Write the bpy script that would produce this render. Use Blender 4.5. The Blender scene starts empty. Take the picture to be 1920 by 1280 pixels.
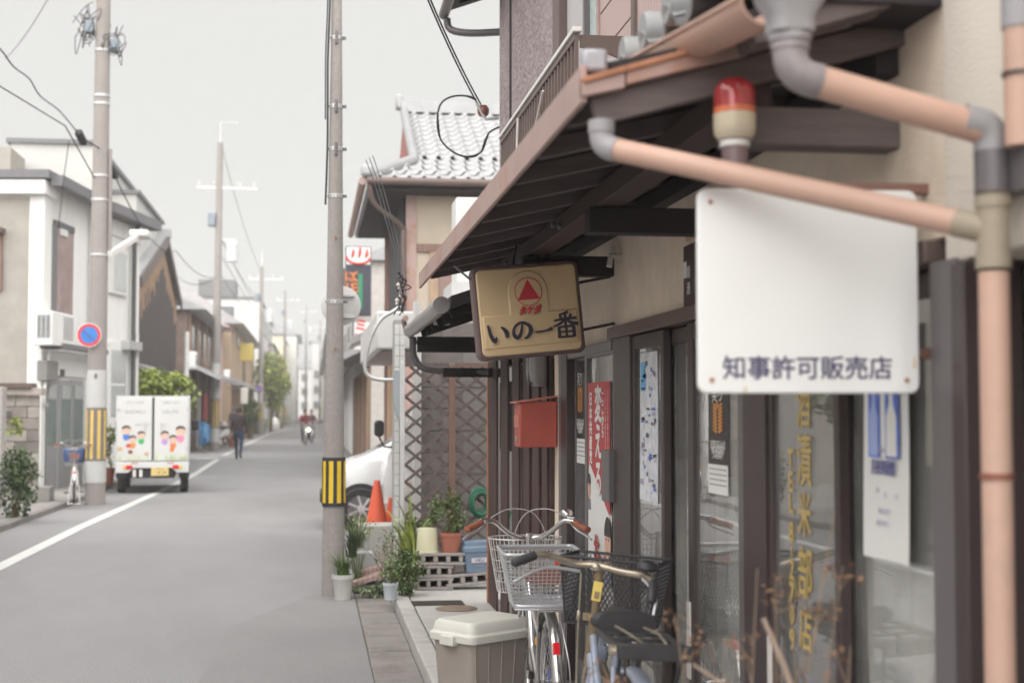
import bpy, bmesh, math, random
from mathutils import Vector, Matrix, Euler
random.seed(7)
R = math.radians
SC = bpy.context.scene
COL = SC.collection

# ------------------------------------------------------------------ camera, sky, sun, exposure
EYE = 1.6
YAW, PITCH, FPX = R(8.0), R(2.79), 2667.0
cam_d = bpy.data.cameras.new('camera'); cam = bpy.data.objects.new('camera', cam_d); COL.objects.link(cam)
cam.location = (0, 0, EYE)
cam.rotation_euler = (R(90) + PITCH, 0, -YAW)
cam_d.lens = 50; cam_d.sensor_width = 36; cam_d.clip_start = 0.05; cam_d.clip_end = 2000
cam_d.dof.use_dof = True; cam_d.dof.focus_distance = 7.4; cam_d.dof.aperture_fstop = 2.6
SC.camera = cam
SUN_EL, SUN_AZ = R(50), R(198)          # azimuth from +Y towards +X
w = bpy.data.worlds.new('World'); SC.world = w; w.use_nodes = True
nt = w.node_tree; nt.nodes.clear()
out = nt.nodes.new('ShaderNodeOutputWorld'); bg = nt.nodes.new('ShaderNodeBackground')
sky = nt.nodes.new('ShaderNodeTexSky'); sky.sky_type = 'NISHITA'; sky.sun_disc = False
sky.sun_elevation = SUN_EL; sky.sun_rotation = SUN_AZ; sky.dust_density = 3.0
clouds = nt.nodes.new('ShaderNodeMixRGB')                    # a closed overcast deck over that sky
clouds.inputs['Fac'].default_value = 0.97
noise = nt.nodes.new('ShaderNodeTexNoise'); noise.inputs['Scale'].default_value = 1.6; noise.inputs['Detail'].default_value = 3
ramp = nt.nodes.new('ShaderNodeValToRGB')
ramp.color_ramp.elements[0].position = 0.3; ramp.color_ramp.elements[0].color = (3.06, 3.02, 2.90, 1)
ramp.color_ramp.elements[1].position = 0.75; ramp.color_ramp.elements[1].color = (3.12, 3.08, 2.96, 1)
nt.links.new(noise.outputs['Fac'], ramp.inputs['Fac'])
nt.links.new(sky.outputs['Color'], clouds.inputs['Color1']); nt.links.new(ramp.outputs['Color'], clouds.inputs['Color2'])
nt.links.new(clouds.outputs['Color'], bg.inputs['Color']); bg.inputs['Strength'].default_value = 0.05
nt.links.new(bg.outputs['Background'], out.inputs['Surface'])
sun_d = bpy.data.lights.new('sun', 'SUN'); sun = bpy.data.objects.new('sun', sun_d); COL.objects.link(sun)
sun_d.energy = 1.5; sun_d.angle = R(125); sun_d.color = (1.0, 0.985, 0.96)
_sd = Vector((math.sin(SUN_AZ) * math.cos(SUN_EL), math.cos(SUN_AZ) * math.cos(SUN_EL), math.sin(SUN_EL)))
sun.rotation_euler = _sd.to_track_quat('Z', 'Y').to_euler(); sun.location = _sd * 60
vs = SC.view_settings
SC.display_settings.display_device = 'sRGB'
vs.view_transform = 'Standard'; vs.look = 'None'; vs.gamma = 1; vs.use_curve_mapping = False
vs.exposure = 2.4
SC.render.engine = 'CYCLES'
SC.cycles.use_denoising = True
try: SC.cycles.denoiser = 'OPENIMAGEDENOISE'
except Exception: pass
SC.cycles.max_bounces = 7; SC.cycles.diffuse_bounces = 3; SC.cycles.glossy_bounces = 4
SC.cycles.transparent_max_bounces = 14; SC.cycles.transmission_bounces = 6
SC.cycles.sample_clamp_indirect = 6

# ------------------------------------------------------------------ where things stand: sight lines measured on the photograph, met with real planes
_RM = Euler((R(90) + PITCH, 0, -YAW)).to_matrix()
def _ray(px, py): return _RM @ Vector(((px - 960) / FPX, (640 - py) / FPX, -1))
def on_x(px, py, X): v = _ray(px, py); t = X / v.x; return Vector((X, v.y * t, EYE + v.z * t))
def on_y(px, py, Y): v = _ray(px, py); t = Y / v.y; return Vector((v.x * t, Y, EYE + v.z * t))
def on_z(px, py, Z): v = _ray(px, py); t = (Z - EYE) / v.z; return Vector((v.x * t, v.y * t, Z))

# ------------------------------------------------------------------ materials
MATS = {}
def mat(name, col, rough=0.7, metal=0.0, var=0.12, scale=8.0, bump=0.0, bscale=None, col2=None, stretch=None, spec=0.5,
        emit=None, alpha=1.0, trans=0.0, coat=0.0, detail=6.0, dirt=None, dirt_scale=2.0, dirt_amt=0.5, island=0.0, speck=0.0, speck_scale=260):
    if name in MATS: return MATS[name]
    m = bpy.data.materials.new(name); m.use_nodes = True; MATS[name] = m
    t = m.node_tree; n = t.nodes; L = t.links; n.clear()
    o = n.new('ShaderNodeOutputMaterial'); b = n.new('ShaderNodeBsdfPrincipled')
    L.new(b.outputs[0], o.inputs[0])
    b.inputs['Roughness'].default_value = rough; b.inputs['Metallic'].default_value = metal
    b.inputs['Specular IOR Level'].default_value = spec
    if coat: b.inputs['Coat Weight'].default_value = coat; b.inputs['Coat Roughness'].default_value = 0.08
    if trans: b.inputs['Transmission Weight'].default_value = trans
    if emit: b.inputs['Emission Color'].default_value = (*emit[:3], 1); b.inputs['Emission Strength'].default_value = emit[3]
    tc = n.new('ShaderNodeTexCoord'); mp = n.new('ShaderNodeMapping'); L.new(tc.outputs['Object'], mp.inputs['Vector'])
    oi = n.new('ShaderNodeObjectInfo')
    add = n.new('ShaderNodeVectorMath'); add.operation = 'ADD'
    sc_ = n.new('ShaderNodeVectorMath'); sc_.operation = 'SCALE'; sc_.inputs[0].default_value = (37.1, 17.3, 29.7)
    L.new(oi.outputs['Random'], sc_.inputs['Scale']); L.new(tc.outputs['Object'], add.inputs[0]); L.new(sc_.outputs[0], add.inputs[1])
    L.new(add.outputs[0], mp.inputs['Vector'])
    if stretch: mp.inputs['Scale'].default_value = stretch
    nz = n.new('ShaderNodeTexNoise'); nz.inputs['Scale'].default_value = scale; nz.inputs['Detail'].default_value = detail; nz.inputs['Roughness'].default_value = 0.62
    L.new(mp.outputs[0], nz.inputs['Vector'])
    rp = n.new('ShaderNodeValToRGB'); rp.color_ramp.elements[0].position = 0.28; rp.color_ramp.elements[1].position = 0.72
    c2 = col2 if col2 else tuple(min(1, c * (1 + var)) for c in col)
    c1 = col if col2 else tuple(c * (1 - var) for c in col)
    rp.color_ramp.elements[0].color = (*c1, 1); rp.color_ramp.elements[1].color = (*c2, 1)
    L.new(nz.outputs['Fac'], rp.inputs['Fac'])
    last = rp.outputs['Color']
    if dirt:
        nd = n.new('ShaderNodeTexNoise'); nd.inputs['Scale'].default_value = dirt_scale; nd.inputs['Detail'].default_value = 8; nd.inputs['Roughness'].default_value = 0.7
        L.new(mp.outputs[0], nd.inputs['Vector'])
        rd = n.new('ShaderNodeValToRGB'); rd.color_ramp.elements[0].position = 0.5; rd.color_ramp.elements[1].position = 0.68
        rd.color_ramp.elements[0].color = (0, 0, 0, 1); rd.color_ramp.elements[1].color = (dirt_amt,) * 3 + (1,)
        L.new(nd.outputs['Fac'], rd.inputs['Fac'])
        mx = n.new('ShaderNodeMixRGB'); mx.inputs['Color2'].default_value = (*dirt, 1)
        L.new(rd.outputs['Color'], mx.inputs['Fac']); L.new(last, mx.inputs['Color1']); last = mx.outputs['Color']
    if speck:
        ns_ = n.new('ShaderNodeTexNoise'); ns_.inputs['Scale'].default_value = speck_scale; ns_.inputs['Detail'].default_value = 3; L.new(mp.outputs[0], ns_.inputs['Vector'])
        ms_ = n.new('ShaderNodeMapRange'); ms_.inputs['From Min'].default_value = .3; ms_.inputs['From Max'].default_value = .7; ms_.inputs['To Min'].default_value = 1 - speck; ms_.inputs['To Max'].default_value = 1 + speck; L.new(ns_.outputs['Fac'], ms_.inputs['Value'])
        hv_ = n.new('ShaderNodeHueSaturation'); L.new(ms_.outputs[0], hv_.inputs['Value']); L.new(last, hv_.inputs['Color']); last = hv_.outputs['Color']
    if island:
        ge = n.new('ShaderNodeNewGeometry'); hs = n.new('ShaderNodeHueSaturation')
        mr = n.new('ShaderNodeMapRange'); mr.inputs['To Min'].default_value = 1 - island; mr.inputs['To Max'].default_value = 1 + island
        L.new(ge.outputs['Random Per Island'], mr.inputs['Value']); L.new(mr.outputs[0], hs.inputs['Value'])
        L.new(last, hs.inputs['Color']); last = hs.outputs['Color']
    L.new(last, b.inputs['Base Color'])
    rr = n.new('ShaderNodeMapRange'); rr.inputs['To Min'].default_value = max(0.02, rough - 0.08); rr.inputs['To Max'].default_value = min(1, rough + 0.08)
    L.new(nz.outputs['Fac'], rr.inputs['Value']); L.new(rr.outputs[0], b.inputs['Roughness'])
    if bump:
        nb = n.new('ShaderNodeTexNoise'); nb.inputs['Scale'].default_value = bscale or scale * 6; nb.inputs['Detail'].default_value = 5
        L.new(mp.outputs[0], nb.inputs['Vector'])
        bp = n.new('ShaderNodeBump'); bp.inputs['Strength'].default_value = 1.0; bp.inputs['Distance'].default_value = bump
        L.new(nb.outputs['Fac'], bp.inputs['Height']); L.new(bp.outputs[0], b.inputs['Normal'])
    return m

def glass_mat(name, tint=(0.86, 0.89, 0.88), refl=1.0, rough=0.0, dust=0.05):
    if name in MATS: return MATS[name]
    m = bpy.data.materials.new(name); m.use_nodes = True; MATS[name] = m
    t = m.node_tree; n = t.nodes; L = t.links; n.clear()
    o = n.new('ShaderNodeOutputMaterial'); tr = n.new('ShaderNodeBsdfTransparent'); gl = n.new('ShaderNodeBsdfGlossy')
    tr.inputs['Color'].default_value = (*tint, 1); gl.inputs['Roughness'].default_value = rough
    ge = n.new('ShaderNodeNewGeometry'); dt = n.new('ShaderNodeVectorMath'); dt.operation = 'DOT_PRODUCT'
    L.new(ge.outputs['Incoming'], dt.inputs[0]); L.new(ge.outputs['Normal'], dt.inputs[1])
    ab = n.new('ShaderNodeMath'); ab.operation = 'ABSOLUTE'; L.new(dt.outputs['Value'], ab.inputs[0])
    om = n.new('ShaderNodeMath'); om.operation = 'SUBTRACT'; om.inputs[0].default_value = 1; L.new(ab.outputs[0], om.inputs[1])
    fr = n.new('ShaderNodeMath'); fr.operation = 'POWER'; fr.inputs[1].default_value = 5; L.new(om.outputs[0], fr.inputs[0])
    mul = n.new('ShaderNodeMath'); mul.operation = 'MULTIPLY_ADD'; mul.inputs[1].default_value = 0.95 * min(1, refl); mul.inputs[2].default_value = 0.05 * refl; mul.use_clamp = True
    nz = n.new('ShaderNodeTexNoise'); nz.inputs['Scale'].default_value = 3.0; tc = n.new('ShaderNodeTexCoord'); L.new(tc.outputs['Object'], nz.inputs['Vector'])
    bp = n.new('ShaderNodeBump'); bp.inputs['Distance'].default_value = 0.0006; L.new(nz.outputs['Fac'], bp.inputs['Height']); L.new(bp.outputs[0], gl.inputs['Normal'])
    df = n.new('ShaderNodeBsdfDiffuse'); df.inputs['Color'].default_value = (.55, .54, .52, 1)      # dust on the pane
    dn = n.new('ShaderNodeTexNoise'); dn.inputs['Scale'].default_value = 5; dn.inputs['Detail'].default_value = 6; L.new(tc.outputs['Object'], dn.inputs['Vector'])
    dr_ = n.new('ShaderNodeMapRange'); dr_.inputs['From Min'].default_value = .3; dr_.inputs['From Max'].default_value = .75; dr_.inputs['To Min'].default_value = dust * .6; dr_.inputs['To Max'].default_value = dust * 1.4; L.new(dn.outputs['Fac'], dr_.inputs['Value'])
    dm = n.new('ShaderNodeMixShader'); L.new(dr_.outputs[0], dm.inputs[0]); L.new(tr.outputs[0], dm.inputs[1]); L.new(df.outputs[0], dm.inputs[2]); tr = dm
    mx = n.new('ShaderNodeMixShader'); L.new(fr.outputs[0], mul.inputs[0]); L.new(mul.outputs[0], mx.inputs[0])
    L.new(tr.outputs[0], mx.inputs[1]); L.new(gl.outputs[0], mx.inputs[2]); L.new(mx.outputs[0], o.inputs[0])
    return m

# ------------------------------------------------------------------ mesh builder
class MB:
    def __init__(s): s.v = []; s.f = []; s.mi = []; s.sm = []
    def add(s, vs, fs, M=None, mi=0, smooth=False):
        b = len(s.v)
        for p in vs:
            p = Vector(p); s.v.append(M @ p if M else p)
        for f in fs: s.f.append([i + b for i in f]); s.mi.append(mi); s.sm.append(smooth)
        return s
    def box(s, lo, hi, M=None, mi=0):
        x0, y0, z0 = (min(a, b) for a, b in zip(lo, hi)); x1, y1, z1 = (max(a, b) for a, b in zip(lo, hi))
        return s.add([(x0,y0,z0),(x1,y0,z0),(x1,y1,z0),(x0,y1,z0),(x0,y0,z1),(x1,y0,z1),(x1,y1,z1),(x0,y1,z1)],
                     [(0,3,2,1),(4,5,6,7),(0,1,5,4),(1,2,6,5),(2,3,7,6),(3,0,4,7)], M, mi)
    def cbox(s, c, size, M=None, mi=0):
        return s.box([c[i] - size[i] / 2 for i in range(3)], [c[i] + size[i] / 2 for i in range(3)], M, mi)
    def prism(s, poly, axis, a, b, M=None, mi=0):
        # poly in the two other axes (in xyz order), extruded along axis from a to b
        def P(u, v, t):
            return {'x': (t, u, v), 'y': (u, t, v), 'z': (u, v, t)}[axis]
        n = len(poly); vs = [P(u, v, a) for u, v in poly] + [P(u, v, b) for u, v in poly]
        fs = [[(i + 1) % n, i, n + i, n + (i + 1) % n] for i in range(n)] + [list(range(n)), list(range(2 * n - 1, n - 1, -1))]
        return s.add(vs, fs, M, mi)
    def beam(s, p, q, w, h, M=None, mi=0, up=(0, 0, 1)):
        p, q = Vector(p), Vector(q); d = (q - p).normalized(); u = Vector(up)
        if abs(d.dot(u)) > 0.98: u = Vector((1, 0, 0))
        sx = d.cross(u).normalized(); sz = sx.cross(d).normalized()
        vs = []
        for c in (p, q):
            for a, b in ((-1,-1),(1,-1),(1,1),(-1,1)): vs.append(c + sx * a * w / 2 + sz * b * h / 2)
        return s.add(vs, [(0,1,2,3),(7,6,5,4),(1,0,4,5),(2,1,5,6),(3,2,6,7),(0,3,7,4)], M, mi)
    def tube(s, pts, r, seg=8, M=None, mi=0, closed=False, caps=True):
        pts = [Vector(p) for p in pts]; n = len(pts)
        rs = r if isinstance(r, (list, tuple)) else [r] * n
        vs = []; ref = None
        for i, p in enumerate(pts):
            a = pts[i - 1] if (i > 0 or closed) else p; b = pts[(i + 1) % n] if (i < n - 1 or closed) else p
            d = (b - a); d = d.normalized() if d.length > 1e-9 else Vector((0, 0, 1))
            if ref is None: ref = Vector((0, 0, 1)) if abs(d.z) < 0.9 else Vector((1, 0, 0))
            ref = (ref - d * ref.dot(d))
            ref = ref.normalized() if ref.length > 1e-6 else d.orthogonal().normalized()
            bi = d.cross(ref)
            for k in range(seg):
                t = 2 * math.pi * k / seg; vs.append(p + ref * math.cos(t) * rs[i] + bi * math.sin(t) * rs[i])
        fs = []
        for i in range(n if closed else n - 1):
            for k in range(seg):
                a0 = i * seg + k; a1 = i * seg + (k + 1) % seg; j = (i + 1) % n
                fs.append((a0, a1, j * seg + (k + 1) % seg, j * seg + k))
        s.add(vs, fs, M, mi, True)
        if caps and not closed:
            b = len(s.v) - len(vs)
            s.f.append([b + k for k in range(seg)][::-1]); s.mi.append(mi); s.sm.append(False)
            s.f.append([b + (n - 1) * seg + k for k in range(seg)]); s.mi.append(mi); s.sm.append(False)
        return s
    def lathe(s, prof, seg=20, M=None, mi=0, cap=True):
        vs = []; n = len(prof)
        for r, z in prof:
            for k in range(seg): t = 2 * math.pi * k / seg; vs.append((r * math.cos(t), r * math.sin(t), z))
        fs = [(i * seg + k, i * seg + (k + 1) % seg, (i + 1) * seg + (k + 1) % seg, (i + 1) * seg + k) for i in range(n - 1) for k in range(seg)]
        s.add(vs, fs, M, mi, True)
        if cap:
            b = len(s.v) - len(vs)
            if prof[0][0] > 1e-5: s.f.append([b + k for k in range(seg)][::-1]); s.mi.append(mi); s.sm.append(False)
            if prof[-1][0] > 1e-5: s.f.append([b + (n - 1) * seg + k for k in range(seg)]); s.mi.append(mi); s.sm.append(False)
        return s
    def loft(s, rings, M=None, mi=0, smooth=True, caps=True):
        n = len(rings[0]); vs = [p for r in rings for p in r]
        fs = [(i * n + k, i * n + (k + 1) % n, (i + 1) * n + (k + 1) % n, (i + 1) * n + k) for i in range(len(rings) - 1) for k in range(n)]
        s.add(vs, fs, M, mi, smooth)
        if caps:
            b = len(s.v) - len(vs)
            s.f.append([b + k for k in range(n)][::-1]); s.mi.append(mi); s.sm.append(False)
            s.f.append([b + len(vs) - n + k for k in range(n)]); s.mi.append(mi); s.sm.append(False)
        return s
    def mesh(s, name):
        me = bpy.data.meshes.new(name); me.from_pydata([tuple(p) for p in s.v], [], s.f)
        me.polygons.foreach_set('material_index', s.mi); me.polygons.foreach_set('use_smooth', s.sm)
        bm = bmesh.new(); bm.from_mesh(me); bmesh.ops.recalc_face_normals(bm, faces=bm.faces); bm.to_mesh(me); bm.free()
        me.set_sharp_from_angle(angle=R(38)); me.update(); return me
    def build(s, name, m, parent=None, world=False, bevel=0, seg=2, **kw):
        o = bpy.data.objects.new(name, s.mesh(name)); COL.objects.link(o)
        for q in (m if isinstance(m, (list, tuple)) else [m]): o.data.materials.append(q)
        attach(o, parent, world)
        if bevel:
            b = o.modifiers.new('edge', 'BEVEL'); b.width = bevel; b.segments = seg; b.limit_method = 'ANGLE'; b.angle_limit = R(40)
            b.harden_normals = False
        for k, v in kw.items(): o[k] = v
        return o

def attach(o, parent, world=False):
    if parent is None: return o
    o.parent = parent
    if world and parent.type == 'EMPTY':
        o.matrix_parent_inverse = Matrix.LocRotScale(parent.location, parent.rotation_euler, parent.scale).inverted()
    return o

def thing(name, label, cat, loc=(0, 0, 0), rz=0, group=None, kind=None):
    o = bpy.data.objects.new(name, None); COL.objects.link(o); o.empty_display_size = 0.2
    o.location = loc; o.rotation_euler = (0, 0, rz); o['label'] = label; o['category'] = cat
    if group: o['group'] = group
    if kind: o['kind'] = kind
    return o
def tag(o, label, cat, group=None, kind=None):
    o['label'] = label; o['category'] = cat
    if group: o['group'] = group
    if kind: o['kind'] = kind
    return o
def struct(o): o['kind'] = 'structure'; return o
_kids = {}
def copy_tree(o, parent=None):
    c = o.copy(); COL.objects.link(c)
    if parent is not None:
        inv = o.matrix_parent_inverse.copy(); c.parent = parent; c.matrix_parent_inverse = inv
    for ch in list(o.children): copy_tree(ch, c)
    return c

def rot(x=0, y=0, z=0): return Euler((x, y, z)).to_matrix().to_4x4()
def T(x, y=None, z=None):
    return Matrix.Translation((x, y, z)) if y is not None else Matrix.Translation(x)
def circ(c, r, n, plane='xz', a0=0, a1=2 * math.pi, close=True):
    pts = []
    for k in range(n if close else n + 1):
        t = a0 + (a1 - a0) * k / n; u, v = r * math.cos(t), r * math.sin(t)
        d = {'xz': (u, 0, v), 'xy': (u, v, 0), 'yz': (0, u, v)}[plane]; pts.append(Vector(c) + Vector(d))
    return pts
def rrect(w, h, r, n=6):
    pts = []
    for cx, cy, a in ((w/2-r, h/2-r, 0), (-w/2+r, h/2-r, 90), (-w/2+r, -h/2+r, 180), (w/2-r, -h/2+r, 270)):
        for k in range(n + 1): t = R(a + 90 * k / n); pts.append((cx + r * math.cos(t), cy + r * math.sin(t)))
    return pts
def catmull(pts, n=6):
    pts = [Vector(p) for p in pts]; P = [pts[0]] + pts + [pts[-1]]; o = []
    for i in range(1, len(P) - 2):
        for k in range(n):
            t = k / n; a, b, c, d = P[i-1], P[i], P[i+1], P[i+2]
            o.append(0.5 * ((2*b) + (c - a) * t + (2*a - 5*b + 4*c - d) * t*t + (3*b - a - 3*c + d) * t**3))
    o.append(pts[-1]); return o
def sag(p, q, s, n=14):
    p, q = Vector(p), Vector(q)
    return [p.lerp(q, k / n) - Vector((0, 0, s * 4 * (k / n) * (1 - k / n))) for k in range(n + 1)]

def text(string, size, m, parent, M, name='lettering', ext=0.002, world=False, shear=0.0, bold=0.0, sx=1.0, align='CENTER', vertical=False, step=None, fat=0.0):
    cu = bpy.data.curves.new(name, 'FONT')
    cu.body = '\n'.join(string) if vertical else string
    cu.size = size; cu.extrude = ext; cu.offset = bold; cu.shear = shear; cu.align_x = align; cu.align_y = 'CENTER'
    cu.resolution_u = 3
    if step: cu.space_line = step
    to = bpy.data.objects.new(name, cu); COL.objects.link(to)
    dg = bpy.context.evaluated_depsgraph_get(); me = bpy.data.meshes.new_from_object(to.evaluated_get(dg))
    bpy.data.objects.remove(to); bpy.data.curves.remove(cu)
    if fat:
        b_ = bmesh.new()
        for k, (dx, dy) in enumerate(((0, 0), (fat, 0), (-fat, 0), (0, fat), (0, -fat))):
            c_ = me.copy(); c_.transform(Matrix.Translation((dx, dy, k * .00006))); b_.from_mesh(c_); bpy.data.meshes.remove(c_)
        b_.to_mesh(me); b_.free()
    me.transform(M @ Matrix.Diagonal((sx, 1, 1, 1))); me.materials.clear(); me.materials.append(m)
    o = bpy.data.objects.new(name, me); COL.objects.link(o); attach(o, parent, world)
    return o
# frames that turn text (drawn in xy, facing +z) to stand upright
def face_back(p, rz=0): return T(*p) @ rot(z=rz) @ rot(x=R(90))          # faces -y (towards the camera)
def face_road(p): return T(*p) @ rot(z=R(-90)) @ rot(x=R(90))            # faces -x (towards the road, on the right-hand side)

def leaves(n, center, radii, size, mb=None, seed=1, up=0.3, clump=0, shape=(1.0, 0.5)):
    rnd = random.Random(seed); mb = mb or MB()
    cl = [Vector((rnd.gauss(0, .5), rnd.gauss(0, .5), rnd.gauss(0, .5))) for _ in range(clump)] if clump else None
    for _ in range(n):
        if cl:
            q = rnd.choice(cl) + Vector((rnd.gauss(0, .2), rnd.gauss(0, .2), rnd.gauss(0, .2)))
            if q.length > 1.1: q = q.normalized() * rnd.uniform(.7, 1.1)
        else:
            while True:
                q = Vector((rnd.uniform(-1, 1), rnd.uniform(-1, 1), rnd.uniform(-1, 1)))
                if q.length <= 1: break
        p = Vector(center) + Vector((q.x * radii[0], q.y * radii[1], q.z * radii[2]))
        s = size * rnd.uniform(.6, 1.3); M = T(*p) @ rot(rnd.uniform(-1.2, 1.2), rnd.uniform(-1.2, 1.2), rnd.uniform(0, 6.3))
        a, b = s * shape[0], s * shape[1]
        mb.add([(-a/2, 0, 0), (0, -b/2, s*.08), (a/2, 0, -s*.1), (0, b/2, s*.08)], [(0, 1, 2, 3)], M)
    return mb
def blades(n, base, spread, length, width, seed=1, droop=0.5, mb=None, seg=4):
    rnd = random.Random(seed); mb = mb or MB()
    for _ in range(n):
        a = rnd.uniform(0, 6.283); l = length * rnd.uniform(.6, 1.1); lean = rnd.uniform(.1, 1) * droop
        d = Vector((math.cos(a), math.sin(a), 0)); side = Vector((-d.y, d.x, 0))
        p0 = Vector(base) + d * rnd.uniform(0, spread); vs = []
        for k in range(seg + 1):
            t = k / seg; c = p0 + d * l * lean * t * t * 1.1 + Vector((0, 0, l * (t - lean * .55 * t * t * 1.3)))
            w_ = width * (1 - t) ** .6 * .5 + .0005; vs += [c - side * w_, c + side * w_]
        mb.add(vs, [(2*k, 2*k+1, 2*k+3, 2*k+2) for k in range(seg)])
    return mb
# ================================================================== the ground
M_asph = mat('asphalt', (0.205, 0.200, 0.204), rough=0.85, col2=(0.248, 0.243, 0.247), scale=0.9, bump=0.006, bscale=150, speck=.16, speck_scale=120, stretch=(1, .35, 1), dirt=(0.262, 0.257, 0.26), dirt_scale=0.5, dirt_amt=0.6)
M_conc = mat('concrete', (0.27, 0.255, 0.24), rough=0.9, var=0.14, scale=3, bump=0.003, bscale=90, dirt=(0.16, 0.15, 0.13), dirt_scale=3, dirt_amt=0.45)
M_conc_l = mat('pale_concrete', (0.40, 0.385, 0.365), rough=0.9, var=0.1, scale=3, bump=0.003, bscale=80, speck=.1, speck_scale=150, dirt=(0.22, 0.205, 0.18), dirt_scale=3, dirt_amt=0.6)
M_conc_d = mat('weathered_concrete', (0.215, 0.195, 0.185), rough=0.92, var=0.15, scale=4, bump=0.004, bscale=70, speck=.18, speck_scale=130, dirt=(0.11, 0.095, 0.08), dirt_scale=2.4, dirt_amt=0.65)
M_paint = mat('road_paint', (0.56, 0.56, 0.545), rough=0.8, var=0.06, scale=5, dirt=(0.36, 0.35, 0.34), dirt_scale=14, dirt_amt=0.7)
M_earth = mat('earth', (0.16, 0.14, 0.12), rough=1, var=0.2, scale=2)

def sheet(name, poly, z, m, kind='structure'):
    mb = MB(); mb.add([(x, y, z) for x, y in poly], [list(range(len(poly)))])
    o = mb.build(name, m); o['kind'] = kind; return o
sheet('ground', [(-700, -300), (700, -300), (700, 1000), (-700, 1000)], -0.012, M_earth)
sheet('road', [(-4.15, -12), (0.375, -12), (0.375, 13.5), (1.0, 24), (1.3, 60), (1.3, 150), (9, 330), (4, 335), (-3.8, 150), (-3.9, 60), (-4.15, 24)], 0.0, M_asph)
sheet('side_lane', [(-40, 49.6), (-3.9, 49.6), (-3.9, 55.0), (-40, 55.0)], -0.004, M_asph)

rnd = random.Random(2); pe = [(.37, 13.2)] + [(.37, 13.2 - k * 1.2) for k in range(1, 13)]
pl_ = [(-.55 + .9 * max(0, k - 5) ** .5 * .0 - .5 * min(1, max(0, (8 - k) / 5)) + rnd.gauss(0, .10), -1.2 + k * 1.2) for k in range(0, 11)] + [(.0, 12.6)]
sheet('road_patch', pe + pl_, 0.004, mat('asphalt_patch', (0.200, 0.192, 0.195), rough=0.88, col2=(0.240, 0.231, 0.234), scale=1.1, bump=0.007, bscale=140, speck=.2, speck_scale=110, dirt=(0.24, 0.23, 0.23), dirt_scale=.9, dirt_amt=0.6))
def stripe(name, pts, w, z=0.004):
    mb = MB(); vs = []
    for i, p in enumerate(pts):
        a = pts[max(0, i - 1)]; b = pts[min(len(pts) - 1, i + 1)]
        d = Vector((b[0] - a[0], b[1] - a[1])).normalized(); n = Vector((-d.y, d.x)) * w / 2
        vs += [(p[0] - n.x, p[1] - n.y, z), (p[0] + n.x, p[1] + n.y, z)]
    mb.add(vs, [(2*i, 2*i+1, 2*i+3, 2*i+2) for i in range(len(pts) - 1)])
    o = mb.build(name, M_paint); o['kind'] = 'structure'; return o
_l = [on_z(x, y, 0) for x, y in ((0, 1062), (150, 988), (300, 921), (365, 889), (408, 861))]
_l = [(-3.32, 2.0), (-3.25, 8)] + [(p.x, p.y) for p in _l]
stripe('road_line', _l, 0.17)
_a = on_z(411, 858, 0); _b = on_z(352, 860, 0)
stripe('road_line', [(_a.x, _a.y + .1), (_b.x, _b.y + .1)], 0.6)
_l2 = [on_z(x, y, 0) for x, y in ((420, 853), (470, 829), (505, 813), (545, 802.5), (590, 798))]
stripe('road_line', [(p.x, p.y) for p in _l2], 0.19)

# right-hand gutter slabs, kerb stones and paving
g = thing('gutter', '', ''); del g['label'], g['category']; g['kind'] = 'structure'
y = -1.2
k = 0
while y < 12.0:
    mb = MB(); dz = random.uniform(-.006, .004)
    mb.box((.38 + random.uniform(0, .01), y + .006, -.1), (.668, y + .594, .006 + dz))
    mb.build('gutter_slab', M_conc_d, g, True, bevel=.008); y += .6; k += 1
g = thing('kerb', '', ''); del g['label'], g['category']; g['kind'] = 'structure'
y = -1.2
while y < 11.9:
    mb = MB(); mb.box((.672, y + .004, -.1), (.79 + random.uniform(-.003, .003), y + .596, .10 + random.uniform(-.004, .004)))
    mb.build('kerb_stone', M_conc_l, g, True, bevel=.012); y += .6
g = thing('pavement', '', ''); del g['label'], g['category']; g['kind'] = 'structure'
y = -1.2
while y < 12.6:
    mb = MB(); mb.box((.798, y + .004, -.1), (1.42 if y < 10.9 else 2.2, y + .896, .094 + random.uniform(-.003, .003)))
    mb.build('paving_slab', M_conc_l, g, True, bevel=.006); y += .9
sheet('parking_floor', [(.45, 13.4), (7, 13.4), (7, 21.4), (.75, 21.4)], 0.015, M_conc)
# iron drain grate and round cover let into the paving
M_iron = mat('iron', (0.10, 0.085, 0.075), rough=0.6, metal=0.6, var=0.3, scale=20)
mb = MB(); p = on_z(800, 1130, .10)
for k in range(9): mb.box((p.x - .12, p.y - .10 + k * .025, .096), (p.x + .28, p.y - .088 + k * .025, .104))
mb.box((p.x - .13, p.y - .115, .09), (p.x + .29, p.y + .125, .099))
tag(mb.build('drain_grate', M_iron), 'rectangular dark iron drain grate let into the pale paving', 'drain grate')
mb = MB(); p = on_z(848, 1139, .10); mb.lathe([(0.0, .104), (.15, .104), (.16, .098)], 28, T(p.x + .03, p.y - .02, 0))
tag(mb.build('manhole_cover', mat('rusty_iron', (.20, .15, .11), rough=.8, var=.2, scale=12)), 'round rusty cover in the paving in front of the wooden fins', 'manhole cover')

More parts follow.
